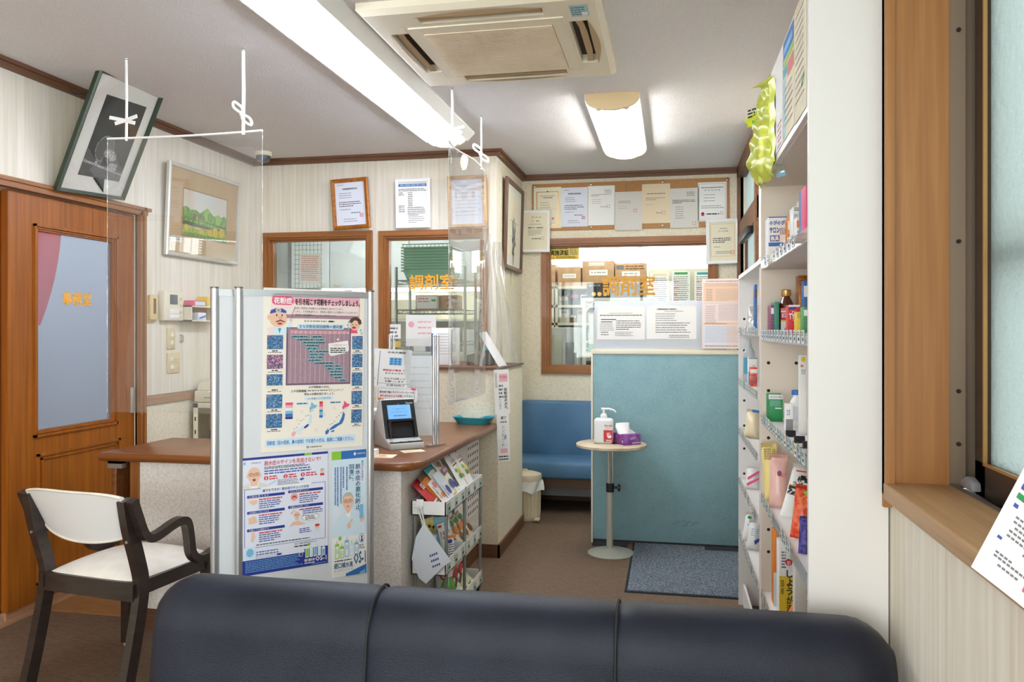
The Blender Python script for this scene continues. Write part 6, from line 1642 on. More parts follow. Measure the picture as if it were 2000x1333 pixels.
def bottle(name, label, x, y, z, r, h, body, cap, lab=None, liquid=None, capr=None):
    o = thing(name, label, 'bottle', (x, y, z))
    g = G(); g.lathe([(r*.92, 0), (r, .006), (r, h*.62), (r*.86, h*.72), (r*.45, h*.84), (r*.42, h*.90)], body, (x, y, z), 20); put('body', g, o)
    g = G(); g.lathe([(capr or r*.5, h*.88), (capr or r*.5, h), ((capr or r*.5)*.9, h*1.01)], cap, (x, y, z), 18); put('cap', g, o)
    if lab:
        g = G(); g.lathe([(r*1.012, h*.2), (r*1.012, h*.58)], lab, (x, y, z), 20); g.f = g.f[:-2]; g.k = g.k[:-2]; g.sm = g.sm[:-2]; put('label_band', g, o)
    return o
bottle('jelly_bottle', 'bottle of blue drink with white cap at the front of the middle trolley tray', -1.0, 3.265, .29, .03, .15, 'liquid_blue', 'white', 'sky_blue', capr=.02)
bottle('drink_bottle', 'clear bottle with white cap, left of the two short ones in the bottom tray', -1.0, 3.25, .06, .027, .13, 'bottle_clear', 'white', 'paper', capr=.019)
bottle('drink_bottle', 'clear bottle with white cap, right of the two short ones in the bottom tray', -.965, 3.30, .06, .027, .14, 'bottle_clear', 'white', 'paper', capr=.019)
bottle('tea_bottle', 'tall bottle with green band and white cap in the bottom trolley tray', -.96, 3.38, .06, .033, .20, 'liquid_green', 'white', 'lime', capr=.02)
# clear pocket hanging from the trolley
fo = thing('hanging_pocket', 'translucent white pocket folder hanging by its string from the front of the trolley', 'folder', (-1.03, 3.2, .24))
P = [atY(x, y, 3.205) for x, y in ((828, 1022), (880, 1098), (868, 1106), (832, 1141), (818, 1130), (804, 1092), (812, 1050))]
g = G(); n = len(P)
g.add(P+[p+Vector((0, .008, 0)) for p in P], [tuple(range(n))]+[tuple(range(n, 2*n))[::-1]]+[(k, k+n, (k+1) % n+n, (k+1) % n) for k in range(n)], 'folder')
ctr = sum(P, Vector())/n
for k in range(3):
    a = ctr+Vector((.012+.006*k, -.001, .005-.022*k)); 
    for j in range(4): g.add([a+Vector((.009*j, 0, .004*j)), a+Vector((.009*j+.006, 0, .004*j+.003)), a+Vector((.009*j+.004, 0, .004*j+.012)), a+Vector((.009*j-.002, 0, .004*j+.009))], [(0, 1, 2, 3)], 'ink_blue')
put('pocket', g, fo)
q = atY(822, 995, 3.21)
g = G(); g.tube([P[0]+Vector((-.004, .0, -.004)), q+Vector((-.012, -.004, 0)), q+Vector((-.006, -.006, .012)), q+Vector((.002, -.004, 0)), P[0]+Vector((.004, 0, -.004))], .003, 'string', 6); put('string_loop', g, fo)
g = G(); g.box((q.x-.022, 3.214, q.z-.004), (q.x+.01, 3.219, q.z+.04), 'white', .002); g.cyl((q.x-.03, 3.212, q.z+.01), (q.x+.008, 3.205, q.z+.008), .005, 'white', 8); put('clip_hook', g, fo)

# ================================================================ goods on the display shelves
SZ = [z+.02 for z in ZN]; FZ = [z+.02 for z in ZF]
def carton(label, pl, prr, Y, zb, py, D, m, draw=None, rz=0, name='medicine_box', cat='box', side=None):
    """box standing on a shelf board: pixel columns of its front face at depth Y, top edge at row py"""
    a, b = atY(pl, py, Y), atY(prr, py, Y); h = max(a.z-zb, .02)
    b.x = min(b.x, XR-.016); a.x = max(a.x, XF+.008)
    g = G(); g.box((a.x, Y, zb), (b.x, Y+D, zb+h), m, .0012)
    if draw: draw(Art(g, sheetT(((a.x+b.x)/2, Y-.0003, zb)), b.x-a.x, h, 100, 100*h/(b.x-a.x)))
    return put(name, g, None, label, cat)
def d_sal(A): A.rect(0, 0, 100, 6, 'mid_blue', 1); A.text('のびのび', 6, 22, 88, 48, 'mid_blue', 2, .03); A.text('サロン', 6, 60, 60, 92, 'navy', 2, .03); A.rect(8, 106, 60, 140, 'ink_blue', 2); A.text('無臭', 12, 110, 56, 136, 'paper', 3, .03); A.lines(62, 66, 94, 4, 10, 5, 'ink_grey', 2); A.rect(0, 146, 100, 168, 'mid_blue', 1)
carton('white plaster box with large blue letters on the top display shelf', 1501, 1537, 2.86, SZ[4], 424, .10, 'paper', d_sal)
def d_bx(c): return lambda A: (A.rect(0, A.nv*.1, 100, A.nv*.3, c, 1), A.lines(10, A.nv*.4, 90, 5, A.nv*.1, A.nv*.05, 'ink_grey', 1))
carton('slim orange-edged box beside the plaster box on the top display shelf', 1539, 1548, 2.80, SZ[4], 424, .08, 'orange', d_bx('paper_cream'))
carton('tall white medicine box with dark print on the top display shelf', 1549, 1568, 2.72, SZ[4], 404, .08, 'paper', lambda A: (A.lines(10, 12, 90, 3, 14, 6, 'ink', 1), A.rect(60, 70, 96, 96, 'orange', 1), A.lines(10, 80, 56, 6, 14, 6, 'ink_grey', 1)))
carton('small grey box standing behind the white boxes on the top display shelf', 1560, 1570, 2.88, SZ[4], 392, .05, 'paper_grey')
carton('low white and orange box in front on the top display shelf', 1556, 1571, 2.55, SZ[4], 424, .06, 'paper', d_bx('orange'))
carton('blue and white tall box near the end panel on the top display shelf', 1569, 1577, 2.42, SZ[4], 368, .08, 'mid_blue', lambda A: (A.ell(50, 50, 30, 30, 'paper', 1), A.ell(50, 120, 30, 24, 'paper', 1)))
carton('narrow pink box at the end panel on the top display shelf', 1574, 1580, 2.24, SZ[4], 362, .08, 'hot_pink')
carton('slim maroon box on the second display shelf from the top', 1506, 1512, 2.86, SZ[3], 596, .10, 'maroon', d_bx('paper'))
carton('slim teal box beside the brown bottle on the second display shelf', 1513, 1522, 2.84, SZ[3], 590, .10, 'box_teal')
a = atY(1537, 600, 2.86); rB = .024; 
o = thing('tonic_bottle', 'brown glass tonic bottle with gold cap on the second display shelf', 'bottle', (a.x, 2.88, SZ[3]))
g = G(); g.lathe([(rB, 0), (rB+.002, .006), (rB+.002, .095), (rB-.002, .112), (.014, .128), (.0125, .134)], 'amber', (a.x, 2.88, SZ[3]), 24); put('body', g, o)
g = G(); g.lathe([(.0155, .134), (.0165, .137), (.0165, .154), (.013, .157)], 'gold', (a.x, 2.88, SZ[3]), 24); put('cap', g, o)
g = G(); A = Art(g, sheetT((a.x, 2.88-rB-.0025, SZ[3]+.01)), .042, .082, 100, 195); A.rect(0, 0, 100, 195, 'paper', 1); A.rect(0, 0, 100, 22, 'seal', 2); A.rect(0, 34, 100, 96, 'red', 2); A.text('EXB', 10, 44, 80, 74, 'paper', 3, .03); A.rect(0, 96, 100, 108, 'yellow', 2); A.poly([(20, 180), (60, 120), (80, 122), (50, 150), (60, 190)], 'seal', 3); put('label_sticker', g, o)
def d_tyl(A): A.rect(0, 0, 100, 18, 'paper', 1); A.poly([(0, 24), (70, 18), (64, 40), (0, 46)], 'navy', 2); A.text('タイレノ', 30, 56, 96, 74, 'paper', 2, .02); A.text('TYLE', 4, 82, 96, 132, 'paper', 2, .03); A.lines(40, 142, 96, 1, 1, 6, 'paper', 2)
carton('red medicine box with large white letters on the second display shelf', 1540, 1562, 2.62, SZ[3], 596, .06, 'red', d_tyl)
carton('yellow striped carton in front of the red medicine box, second display shelf', 1556, 1572, 2.48, SZ[3], 610, .05, 'yellow', lambda A: A.lines(10, 20, 90, 4, 16, 7, 'ink_grey', 1))
carton('green and white carton by the end panel on the second display shelf', 1570, 1577, 2.30, SZ[3], 600, .06, 'green', d_bx('paper'))
carton('tan wooden-look carton at the back of the second display shelf', 1560, 1578, 2.90, SZ[3], 538, .07, 'gold_frame', lambda A: (A.rect(6, 20, 94, 26, 'ink', 1), A.rect(6, 60, 94, 66, 'ink', 1), A.rect(6, 100, 94, 106, 'ink', 1)))
carton('blue and white carton leaning beside the tan carton, second display shelf', 1570, 1577, 2.74, SZ[3], 548, .05, 'mid_blue', d_bx('paper'))
def d_men(A): A.rect(0, 0, 100, 34, 'paper', 1); A.text('メンソレータム', 12, 8, 94, 26, 'ink', 2, .02); A.lines(10, 44, 90, 5, 9, 3, 'teal_pale', 1); A.rect(46, 96, 92, 104, 'paper', 1)
carton('green ointment box with white lid band on the third display shelf', 1498, 1529, 2.84, SZ[2], 771, .07, 'deep_green', d_men)
carton('small grey and white carton on the third display shelf', 1535, 1549, 2.58, SZ[2], 790, .04, 'paper', lambda A: (A.rect(0, A.nv*.55, 100, A.nv, 'grey', 1), A.text('25', 10, A.nv*.2, 60, A.nv*.4, 'mid_blue', 2)))
a = atY(1558, 800, 2.66)
bottle('lotion_bottle', 'white lotion bottle with blue cap on the third display shelf', a.x, 2.68, SZ[2], .022, .12, 'white', 'mid_blue', 'paper_blue', capr=.016)
carton('tall clear pack hanging card on the third display shelf near the end panel', 1562, 1576, 2.50, SZ[2], 694, .03, 'paper', lambda A: (A.ell(50, 60, 30, 40, 'yellow', 1), A.ell(30, 160, 22, 20, 'seal', 1), A.lines(20, 210, 84, 5, 16, 7, 'ink_grey', 1)), name='blister_pack', cat='pack')
for k, (px, py, Y) in enumerate(((1556, 824, 2.36), (1565, 830, 2.24), (1573, 834, 2.14))):
    q = atY(px, py, Y); q.x = XF+.012+.006*k
    o = thing('binder_clip', ('black binder clip on the third shelf rail, left of three', 'black binder clip on the third shelf rail, middle of three', 'black binder clip on the third shelf rail, right of three')[k], 'clip', (q.x, q.y, SZ[2]))
    g = G(); g.prism([(-.012, 0), (.012, 0), (.003, .018), (-.003, .018)], 'x', -.013, .013, 'black'); g.v = [(v[0]+q.x, v[1]+q.y, v[2]+SZ[2]+.012) for v in g.v]; put('jaw', g, o)
    g = G(); g.tube([(q.x-.008, q.y-.012, SZ[2]+.014), (q.x-.006, q.y-.03, SZ[2]+.003), (q.x+.006, q.y-.03, SZ[2]+.003), (q.x+.008, q.y-.012, SZ[2]+.014)], .0014, 'steel', 6); put('wire_arm', g, o)
def bagp(label, pl, prr, Y, zb, py, m, draw=None, th=.02, top='', lean=10, roll=0, rz=0):
    a, b = atY(pl, py, Y), atY(prr, py, Y); W = max(b.x-a.x, .03); h = max(a.z-zb, .03)
    return pouch(label, sheetT(((a.x+b.x)/2, Y, zb), R(rz), R(-lean), R(roll)), W, h, m, draw, th, top, 'bag', 'candy_bag')
bagp('yellow candy bag at the back of the fourth display shelf', 1494, 1526, 2.90, SZ[1], 866, 'bag_yellow', lambda A: (A.lines(10, 40, 60, 6, 12, 5, 'brown', 1), A.vtext('はちみつ', 64, 40, 82, 130, 'brown', 2)), roll=-3)
bagp('pink candy bag in front of the yellow bag on the fourth display shelf', 1502, 1538, 2.80, SZ[1], 888, 'bag_pink', lambda A: (A.ell(50, 110, 12, 16, 'maroon', 1), A.lines(56, 110, 92, 2, 12, 6, 'seal', 1)), roll=2)
bagp('beige carton-like bag by the end panel on the fourth display shelf', 1552, 1578, 2.70, SZ[1], 884, 'card', lambda A: A.rect(40, 20, 100, 40, 'brown', 1), th=.012, roll=14)
bagp('white and black plum candy bag leaning across the fourth display shelf', 1522, 1556, 2.66, SZ[1], 905, 'paper', lambda A: (A.text('梅', 40, 70, 84, 104, 'ink', 2, .02), A.text('うめ', 20, 108, 80, 128, 'ink', 2, .02), A.rect(4, 134, 96, 190, 'black_white', 1), A.rect(4, 130, 96, 136, 'yellow', 2), A.poly([(20, 40), (80, 30), (80, 38), (22, 48)], 'red', 1)), roll=16, th=.016)
bagp('black candy bag behind the red bag on the fourth display shelf', 1546, 1572, 2.56, SZ[1], 930, 'black_white', None, roll=12, th=.014)
bagp('red tomato candy bag on the fourth display shelf', 1542, 1580, 2.40, SZ[1], 948, 'tomato', lambda A: (A.ell(56, 40, 20, 10, 'lime', 1), A.ell(60, 84, 34, 34, 'orange', 1), A.ell(60, 84, 26, 26, 'tomato', 2)), roll=8, th=.022)
bagp('purple grape candy bag at the front of the fourth display shelf', 1560, 1580, 2.24, SZ[1], 1010, 'berry', lambda A: A.ell(50, 100, 24, 16, 'violet', 1), roll=4, th=.018)
carton('slim orange and white box on the bottom display shelf', 1511, 1521, 2.84, SZ[0], 1038, .06, 'orange', lambda A: A.rect(0, A.nv*.55, 100, A.nv, 'paper', 1))
def d_gin(A):
    V = A.nv; A.rect(0, V*.45, 100, V, 'yellow', 1); A.ell(62, V*.26, 24, 24, 'red', 2); A.text('新', 50, V*.24, 74, V*.30, 'paper', 3); A.vtext('しょうが湯', 48, V*.36, 88, V*.94, 'ink', 3, .02); A.lines(14, V*.12, 44, 6, V*.04, V*.02, 'ink_grey', 2); A.vtext('国産', 10, V*.5, 30, V*.7, 'ink', 3)
carton('tall white and yellow ginger drink box on the bottom display shelf', 1522, 1552, 2.74, SZ[0], 1060, .07, 'paper', d_gin)
bagp('orange striped snack bag lying at the front of the bottom display shelf', 1520, 1556, 2.62, SZ[0], 1160, 'orange', lambda A: (A.lines(10, 20, 90, 3, 16, 6, 'paper', 1)), roll=30, th=.016)
carton('grey printed carton by the end panel on the bottom display shelf', 1553, 1576, 2.44, SZ[0], 1060, .05, 'paper_grey', lambda A: A.lines(10, 30, 90, 14, 14, 5, 'grey', 1))
# far unit
for k, (y, h) in enumerate(((3.30, .24), (3.45, .22), (3.60, .20))):
    g = G(); T = sheetT((XF+.03, y, 1.578), R(-90), R(-30)); sheet(g, T, .14, h, 'paper', .002); A = Art(g, T, .14, h, 100, 100*h/.14); A.rect(0, 0, 100, 40, ('orange', 'pale_blue', 'teal_pale')[k], 1); A.lines(10, 60, 90, 6, 12, 5, 'ink_grey', 1)
    put('brochure', g, None, ('orange-topped brochure, nearest on top of the far display shelf', 'pale blue brochure, middle one on top of the far display shelf', 'teal-topped brochure, farthest on top of the far display shelf')[k], 'brochure')
bagp('clear pouch with a green leaf on the uppermost tier of the far display shelf', 1456, 1477, 3.78, FZ[4], 594, 'clear_film', lambda A: (A.poly([(60, 60), (84, 50), (70, 110), (56, 110)], 'green', 1), A.lines(10, 40, 40, 3, 12, 5, 'ink_grey', 1)), roll=8)
carton('thin blue and brown box at the divider of the far display shelf', 1474, 1479, 3.5, FZ[4], 556, .06, 'mid_blue', d_bx('brown'))
a = atY(1463, 690, 3.78)
bottle('spray_bottle', 'clear bottle with blue liquid on the second tier of the far display shelf', max(a.x, .355), 3.82, FZ[3], .026, .20, 'bottle_clear', 'bottle_clear', 'liquid_blue', capr=.008)
carton('skin care box with blue foot on the second tier of the far display shelf', 1462, 1479, 3.66, FZ[3], 700, .05, 'paper', lambda A: (A.rect(0, 0, 100, 8, 'ink', 1), A.rect(0, A.nv*.5, 100, A.nv, 'mid_blue', 1), A.ell(60, A.nv*.3, 16, 18, 'skin', 1)))
carton('red and white small box leaning on the second tier of the far display shelf', 1465, 1479, 3.56, FZ[3], 718, .03, 'tomato', d_bx('paper'))
bagp('cream soft pack of sponges on the third tier of the far display shelf', 1452, 1482, 3.66, FZ[2], 800, 'bag_cream', lambda A: A.rect(30, 6, 90, 24, 'mid_blue', 1), th=.04, roll=8)
bagp('pink striped white pack on the fourth tier of the far display shelf', 1453, 1482, 3.70, FZ[1], 912, 'bag_white', lambda A: (A.poly([(10, 80), (80, 20), (90, 34), (14, 98)], 'hot_pink', 1), A.poly([(10, 120), (90, 66), (94, 80), (14, 140)], 'hot_pink', 1)), th=.03, roll=8)
bagp('white pack with green print on the bottom tier of the far display shelf', 1448, 1472, 3.76, FZ[0], 1002, 'bag_white', lambda A: (A.ell(30, 40, 18, 14, 'green', 1), A.poly([(20, 100), (80, 60), (84, 70), (24, 112)], 'sky_blue', 1)), th=.03, roll=10)
bagp('white crinkled pack with blue foot, bottom tier of the far display shelf', 1456, 1482, 3.62, FZ[0], 1018, 'bag_white', lambda A: (A.poly([(50, 150), (90, 120), (96, 140), (60, 180)], 'navy', 1), A.lines(20, 60, 80, 4, 16, 5, 'sky_blue', 1)), th=.03, roll=8)
# papers on the header board
def hd(name, label, y0, y1, z0, z1, base, draw):
    T = sheetT((XF-.002, (y0+y1)/2, z0), R(-90)); poster(name, label, 'poster', T, y1-y0, z1-z0, base, 100, 100*(z1-z0)/(y1-y0), draw)
hd('header_poster', 'pale handwritten sheet nearest the viewer on the shelf header board', 2.01, 2.19, 1.855, 2.15, 'paper_cream', lambda A: (A.rect(0, 0, 100, 8, 'paper_warm', 1), A.lines(10, 14, 88, 12, 11, 3, 'ink_pale', 1), A.poly([(60, 120), (86, 110), (88, 118), (64, 128)], 'green', 1)))
hd('header_poster', 'poster with a blue and green top in the middle of the shelf header board', 2.20, 2.40, 1.86, 2.14, 'paper_cream', lambda A: (A.rect(0, 0, 100, 26, 'mid_blue', 1), A.rect(10, 10, 90, 20, 'sky_blue', 2), A.rect(0, 28, 100, 36, 'lime', 1), A.rect(0, 38, 40, 52, 'teal', 1), A.rect(44, 40, 100, 60, 'seal', 1), A.lines(10, 70, 90, 6, 10, 3, 'ink_pale', 1), A.rect(0, 54, 18, 138, 'teal_pale', 1)))
hd('header_poster', 'plain white sheet beside the yellow bag on the shelf header board', 2.42, 2.60, 1.86, 2.10, 'paper', lambda A: A.lines(40, 90, 90, 5, 9, 3, 'seal', 1))
# yellow plastic bag hanging from the header board
yb = thing('hanging_bag', 'yellow plastic bag hanging from the white header board of the shelf', 'bag', (XF-.03, 2.75, 1.78))
def yv(u, v, s):
    # u along the board (towards the back), v up
    yc = 2.58+.42*u*(.50+.5*(1-v)**.7)+.05*v
    z = 1.795+.33*v+.04*u*(1-v)
    bul = math.sin(PI*min(max(u, 0), 1))**.6*(.012+.05*(1-v)**.8*(v*6 if v < .16 else 1))
    cr = .007*math.sin(24*u+7*v)+.006*math.sin(31*v-9*u)
    return (XF-.006-bul*s-cr*s*.9, yc, z+.008*math.sin(17*u))
g = G(); g.grid(lambda u, v: yv(u, v, 1), 26, 26, 'yellow_film'); put('film', g, yb)
g = G(); g.grid(lambda u, v: (XF-.004-.012*math.sin(PI*u)-.003*math.sin(20*v), 2.57+.10*u, 1.84+.26*v), 8, 12, 'bright_yellow'); put('contents', g, yb)
g = G(); g.grid(lambda u, v: (XF-.012-.055*u+.006*math.sin(9*v), 2.72+.10*u+.02*v, 1.99+.085*v*(1-.5*u)+.02*u), 8, 6, 'bright_yellow')
A = Art(g, sheetT((XF-.0505, 2.795, 2.0), R(-52)), .05, .075, 100, 150); A.lines(10, 20, 90, 3, 22, 12, 'ink', 1); A.rect(50, 90, 90, 130, 'green', 1)
put('flap', g, yb)
g = G(); g.grid(lambda u, v: (XF-.01-.05*u, 2.62+.05*v+.12*u*v, 2.085+.045*v+.0*u), 6, 4, 'yellow_film'); put('corner', g, yb)
q = atY(1524, 312, 2.62)
pouch('small silver and blue sachet hanging under the header board', sheetT((q.x+.004, 2.62, atY(1524, 345, 2.62).z), R(-25), 0, R(-8)), .028, .07, 'pack_silver', lambda A: (A.rect(0, 210, 100, 250, 'sky_blue', 1), A.rect(10, 80, 90, 190, 'grey', 1), A.rect(20, 20, 80, 60, 'lime', 1)), th=.003, cat='sachet', name='sachet')

# ================================================================ the dispensary behind the inner windows
g = G(); g.box((-4.3, 5.31, -.1), (-1.27, 8.2, 0), 'dispensary_floor'); g.box((-1.27, 6.25, -.1), (1.0, 8.2, 0), 'dispensary_floor'); struct('floor_dispensary', g)
g = G(); g.box((-4.3, 5.31, CZ), (-1.27, 8.2, CZ+.1), 'ceiling'); g.box((-1.27, 6.245, CZ), (1.0, 8.2, CZ+.1), 'ceiling'); struct('ceiling_dispensary', g)
wall('wall_dispensary_back', 'y', -4.3, 1.0, 0, CZ, 8.0, 8.1, [(-1.55, .8, 1.78, 2.36)], 'dispensary_wall')
g = G(); g.box((-4.4, 5.3, 0), (-4.3, 8.1, CZ), 'dispensary_wall'); struct('wall_dispensary_left', g)
g = G(); g.box((.9, 6.24, 0), (1.0, 8.1, CZ), 'dispensary_wall'); struct('wall_dispensary_right', g)
g = G(); g.box((-1.55, 8.07, 1.78), (.8, 8.08, 2.36), 'backlit_panel')
wn = struct('window_7', g)
g = G()
for x in (-1.55, -.325, .76): g.box((x, 8.0, 1.78), (x+.05, 8.06, 2.36), 'alu')
g.box((-1.55, 7.99, 1.76), (.8, 8.06, 1.80), 'alu'); g.box((-1.55, 7.99, 2.34), (.8, 8.06, 2.37), 'alu')
put('frame', g, wn)
g = G()
for k in range(24): g.box((-1.5+k*.097, 8.055, 1.80), (-1.494+k*.097, 8.06, 2.34), 'grey_light')
put('corrugation', g, wn)
for k, (x, y) in enumerate(((-2.6, 6.55), (-.5, 6.9))):  # fill lamps added on the ceiling to brighten the dispensary
    g = G(); g.box((x-.6, y-.1, CZ-.06), (x+.6, y+.1, CZ-.002), 'tube_back', .01)
    put('added_ceiling_lamp', g, None, ('added fill lamp on the dispensary ceiling behind the two inner windows', 'added fill lamp on the dispensary ceiling behind the back window')[k], 'ceiling lamp')
# wall cabinets
wc = thing('wall_cabinet', 'white wall cabinet row with arched handles seen through the inner windows', 'cabinet', (-2.6, 7.7, 1.73))
g = G(); g.box((-3.82, 7.5, 1.735), (-1.68, 8.0, 2.24), 'grey'); put('carcass', g, wc)
for k in range(5):
    x0 = -3.772+k*.417; x1 = x0+.41
    g = G(); g.box((x0, 7.482, 1.738), (x1, 7.5, 2.235), 'cab_white', .003); dr = put('door', g, wc)
    xc = x1-.09 if k % 2 == 0 else x0+.09
    g = G(); g.tube([(xc-.045, 7.478, 1.772), (xc-.025, 7.462, 1.762), (xc+.025, 7.462, 1.762), (xc+.045, 7.478, 1.772)], .006, 'bag_cream', 6); put('handle', g, dr)
    if k == 0:
        g = G(); A = Art(g, sheetT((x0+.2, 7.4815, 1.84)), .07, .02, 100, 28); A.rect(0, 0, 100, 28, 'paper_blue', 1); A.lines(10, 8, 90, 1, 1, 10, 'ink_grey', 2); put('name_sticker', g, dr)
g = G(); g.box((-3.5, 7.6, 1.70), (-1.8, 7.68, 1.732), 'tube_back'); put('cabinet_lamp', g, None, 'bright strip lamp under the white wall cabinets', 'lamp')
g = G()
for k in range(8): g.tube([(-3.24+k*.035, 6.5, 1.62), (-3.24+k*.035, 6.5, CZ)], .0022, 'grey', 5)
for k in range(21): g.tube([(-3.25, 6.5, 1.64+k*.042), (-2.985, 6.5, 1.64+k*.042)], .0022, 'grey', 5)
put('wire_grid', g, None, 'grey wire grid panel behind the left inner window', 'wire grid')
g = G(); T = sheetT((-3.10, 6.4955, 1.72), 0, 0, R(2)); sheet(g, T, .20, .27, 'paper_grey'); A = Art(g, T, .2, .27, 100, 135); A.lines(8, 12, 90, 12, 9.5, 3.4, 'seal', 1); put('memo_sheet', g, None, 'sheet with red rows hanging on the wire grid', 'paper')
# wire rack with stacked green baskets
wr = thing('wire_rack', 'chrome wire shelf rack behind the right inner window', 'rack', (-1.95, 6.4, 0))
RX0, RX1, RY0, RY1 = -2.20, -1.62, 6.2, 6.55
for x in (RX0, RX1):
    for y in (RY0, RY1):
        g = G(); g.cyl((x, y, 0), (x, y, 1.83), .012, 'steel', 10)
        for k in range(30): g.cyl((x, y, 1.0+.027*k), (x, y, 1.003+.027*k), .0135, 'steel', 10)
        put('post', g, wr)
for z in (1.72, 1.48, 1.22, .9):
    g = G()
    for y in (RY0, RY1): g.tube([(RX0, y, z), (RX1, y, z)], .004, 'steel', 6); g.tube([(RX0, y, z-.03), (RX1, y, z-.03)], .004, 'steel', 6)
    for y in (RY0, RY1):
        g.tube([(RX0+.58*k/16, y, z-(.03 if k % 2 else 0)) for k in range(17)], .003, 'steel', 5)
    for k in range(24): g.tube([(RX0+.58*k/23, RY0, z), (RX0+.58*k/23, RY1, z)], .0025, 'steel', 5)
    put('wire_shelf', g, wr)
for k in range(9):
    zb = 1.725+k*.0235; bx0, bx1 = -2.17-.0*k, -1.72
    g = G(); w0 = .19+.0; 
    prf = [(.0, .0), (1, .0)]
    cxm, cym = (bx0+bx1)/2, 6.37; hx, hy = .20, .15
    vs = []; 
    for (f, z) in ((.88, 0), (1.0, .07), (1.09, .07), (1.09, .081), (.98, .081), (.86, .006)):
        for (sx, sy) in ((-1, -1), (1, -1), (1, 1), (-1, 1)): vs.append((cxm+sx*hx*f, cym+sy*hy*f, zb+z))
    fs = [(i*4+q, i*4+(q+1) % 4, (i+1)*4+(q+1) % 4, (i+1)*4+q) for i in range(5) for q in range(4)]+[(3, 2, 1, 0), (20, 21, 22, 23)]
    g.add(vs, fs, 'basket_green'); 
    if k == 8:
        for q in range(12): g.box((cxm-hx*1.03+q*.034, cym-hy*1.05, zb+.078), (cxm-hx*1.03+q*.034+.006, cym-hy*1.03, zb+.10), 'basket_green')
        g.box((cxm-hx*1.05, cym-hy*1.06, zb+.098), (cxm+hx*1.05, cym-hy*1.02, zb+.106), 'basket_green')
    nth = ('lowest', 'second from below', 'third from below', 'fourth from below', 'fifth from below', 'sixth from below', 'seventh from below', 'second from the top', 'topmost')[k]
    put('basket', g, None, 'green plastic basket, %s of the stack on the wire rack' % nth, 'basket', 'stacked green baskets')
g = G(); g.box((-2.05, 6.25, 1.485), (-1.86, 6.4, 1.60), 'paper', .002); A = Art(g, sheetT((-1.955, 6.2495, 1.485)), .19, .115, 100, 60); A.frame(0, 0, 100, 60, 3, 'seal', 1); A.lines(10, 12, 60, 2, 12, 5, 'seal', 2); A.rect(70, 18, 90, 26, 'green', 2); put('packet_box', g, None, 'white box with pink print on the wire rack shelf', 'box')
g = G(); g.box((-1.85, 6.27, 1.485), (-1.70, 6.42, 1.60), 'card', .002); A = Art(g, sheetT((-1.775, 6.2695, 1.485)), .15, .115, 100, 76); A.text('つ', 30, 20, 70, 60, 'red', 1, .03); put('packet_box', g, None, 'brown box with a red character on the wire rack shelf', 'box')
g = G(); g.box((-2.75, 7.55, 1.42), (-2.4, 7.8, 1.62), 'cabinet_beige', .01); put('microwave_case', g, None, 'beige appliance case on the shelf behind the wire rack', 'appliance')
sb_ = thing('work_counter', 'long beige work counter along the dispensary back wall', 'counter', (-2.6, 7.6, 0))
g = G(); g.box((-4.0, 7.25, 0), (-1.6, 7.95, 1.06), 'cabinet_beige'); put('carcass', g, sb_)
g = G(); g.box((-4.02, 7.22, 1.06), (-1.58, 7.98, 1.10), 'grey_light', .004); put('top', g, sb_)
g = G(); g.box((-3.4, 7.5, 1.40), (-1.7, 7.9, 1.42), 'grey_light'); g.box((-3.4, 7.88, 1.1), (-1.7, 7.9, 1.7), 'cabinet_beige'); put('back_shelf', g, sb_)
for k, (x, w_, h_, m_) in enumerate(((-2.5, .12, .2, 'paper'), (-2.34, .1, .24, 'grey'), (-2.2, .14, .18, 'cabinet_beige'), (-2.0, .12, .22, 'paper_blue'), (-1.86, .1, .2, 'black_matt'))):
    g = G(); g.box((x, 7.55, 1.10), (x+w_, 7.75, 1.10+h_), m_, .004); put('storage_box', g, None, ('white', 'grey', 'beige', 'pale blue', 'black')[k]+' storage box standing on the dispensary work counter', 'box')

# behind the back window: medicine shelves, boxes, posters
mc = thing('medicine_shelf', 'beige metal medicine shelving behind the back window', 'shelf', (-.85, 7.4, 0))
MX = (-1.42, -1.05, -.64, -.26)
for x in MX:
    for dx in (0, .035):
        g = G(); g.box((x+dx-.012, 7.15, 0), (x+dx+.012, 7.6, 1.72), 'cabinet_beige'); put('upright', g, mc)
for z in (1.70, 1.53, 1.37, 1.21, 1.05, .85):
    g = G(); g.box((MX[0], 7.15, z-.012), (MX[3]+.04, 7.6, z+.012), 'cabinet_beige'); put('shelf_board', g, mc)
g = G(); g.box((MX[0], 7.6, .6), (MX[3]+.05, 7.62, 1.70), 'grey'); put('back_sheet', g, mc)
rng = random.Random(3)
pal = ['paper', 'paper_grey', 'grey', 'black_matt', 'paper_blue', 'brown', 'paper_pink', 'grey_light', 'lcd', 'paper_cream']
n = 0
cols = ['first', 'second', 'third']
nm = {'paper': 'white', 'paper_grey': 'warm grey', 'grey': 'mid grey', 'black_matt': 'black', 'paper_blue': 'bluish white', 'brown': 'brown', 'paper_pink': 'pinkish', 'grey_light': 'light grey', 'lcd': 'slate', 'paper_cream': 'cream'}
rows = ['top row', 'second row', 'third row', 'fourth row']
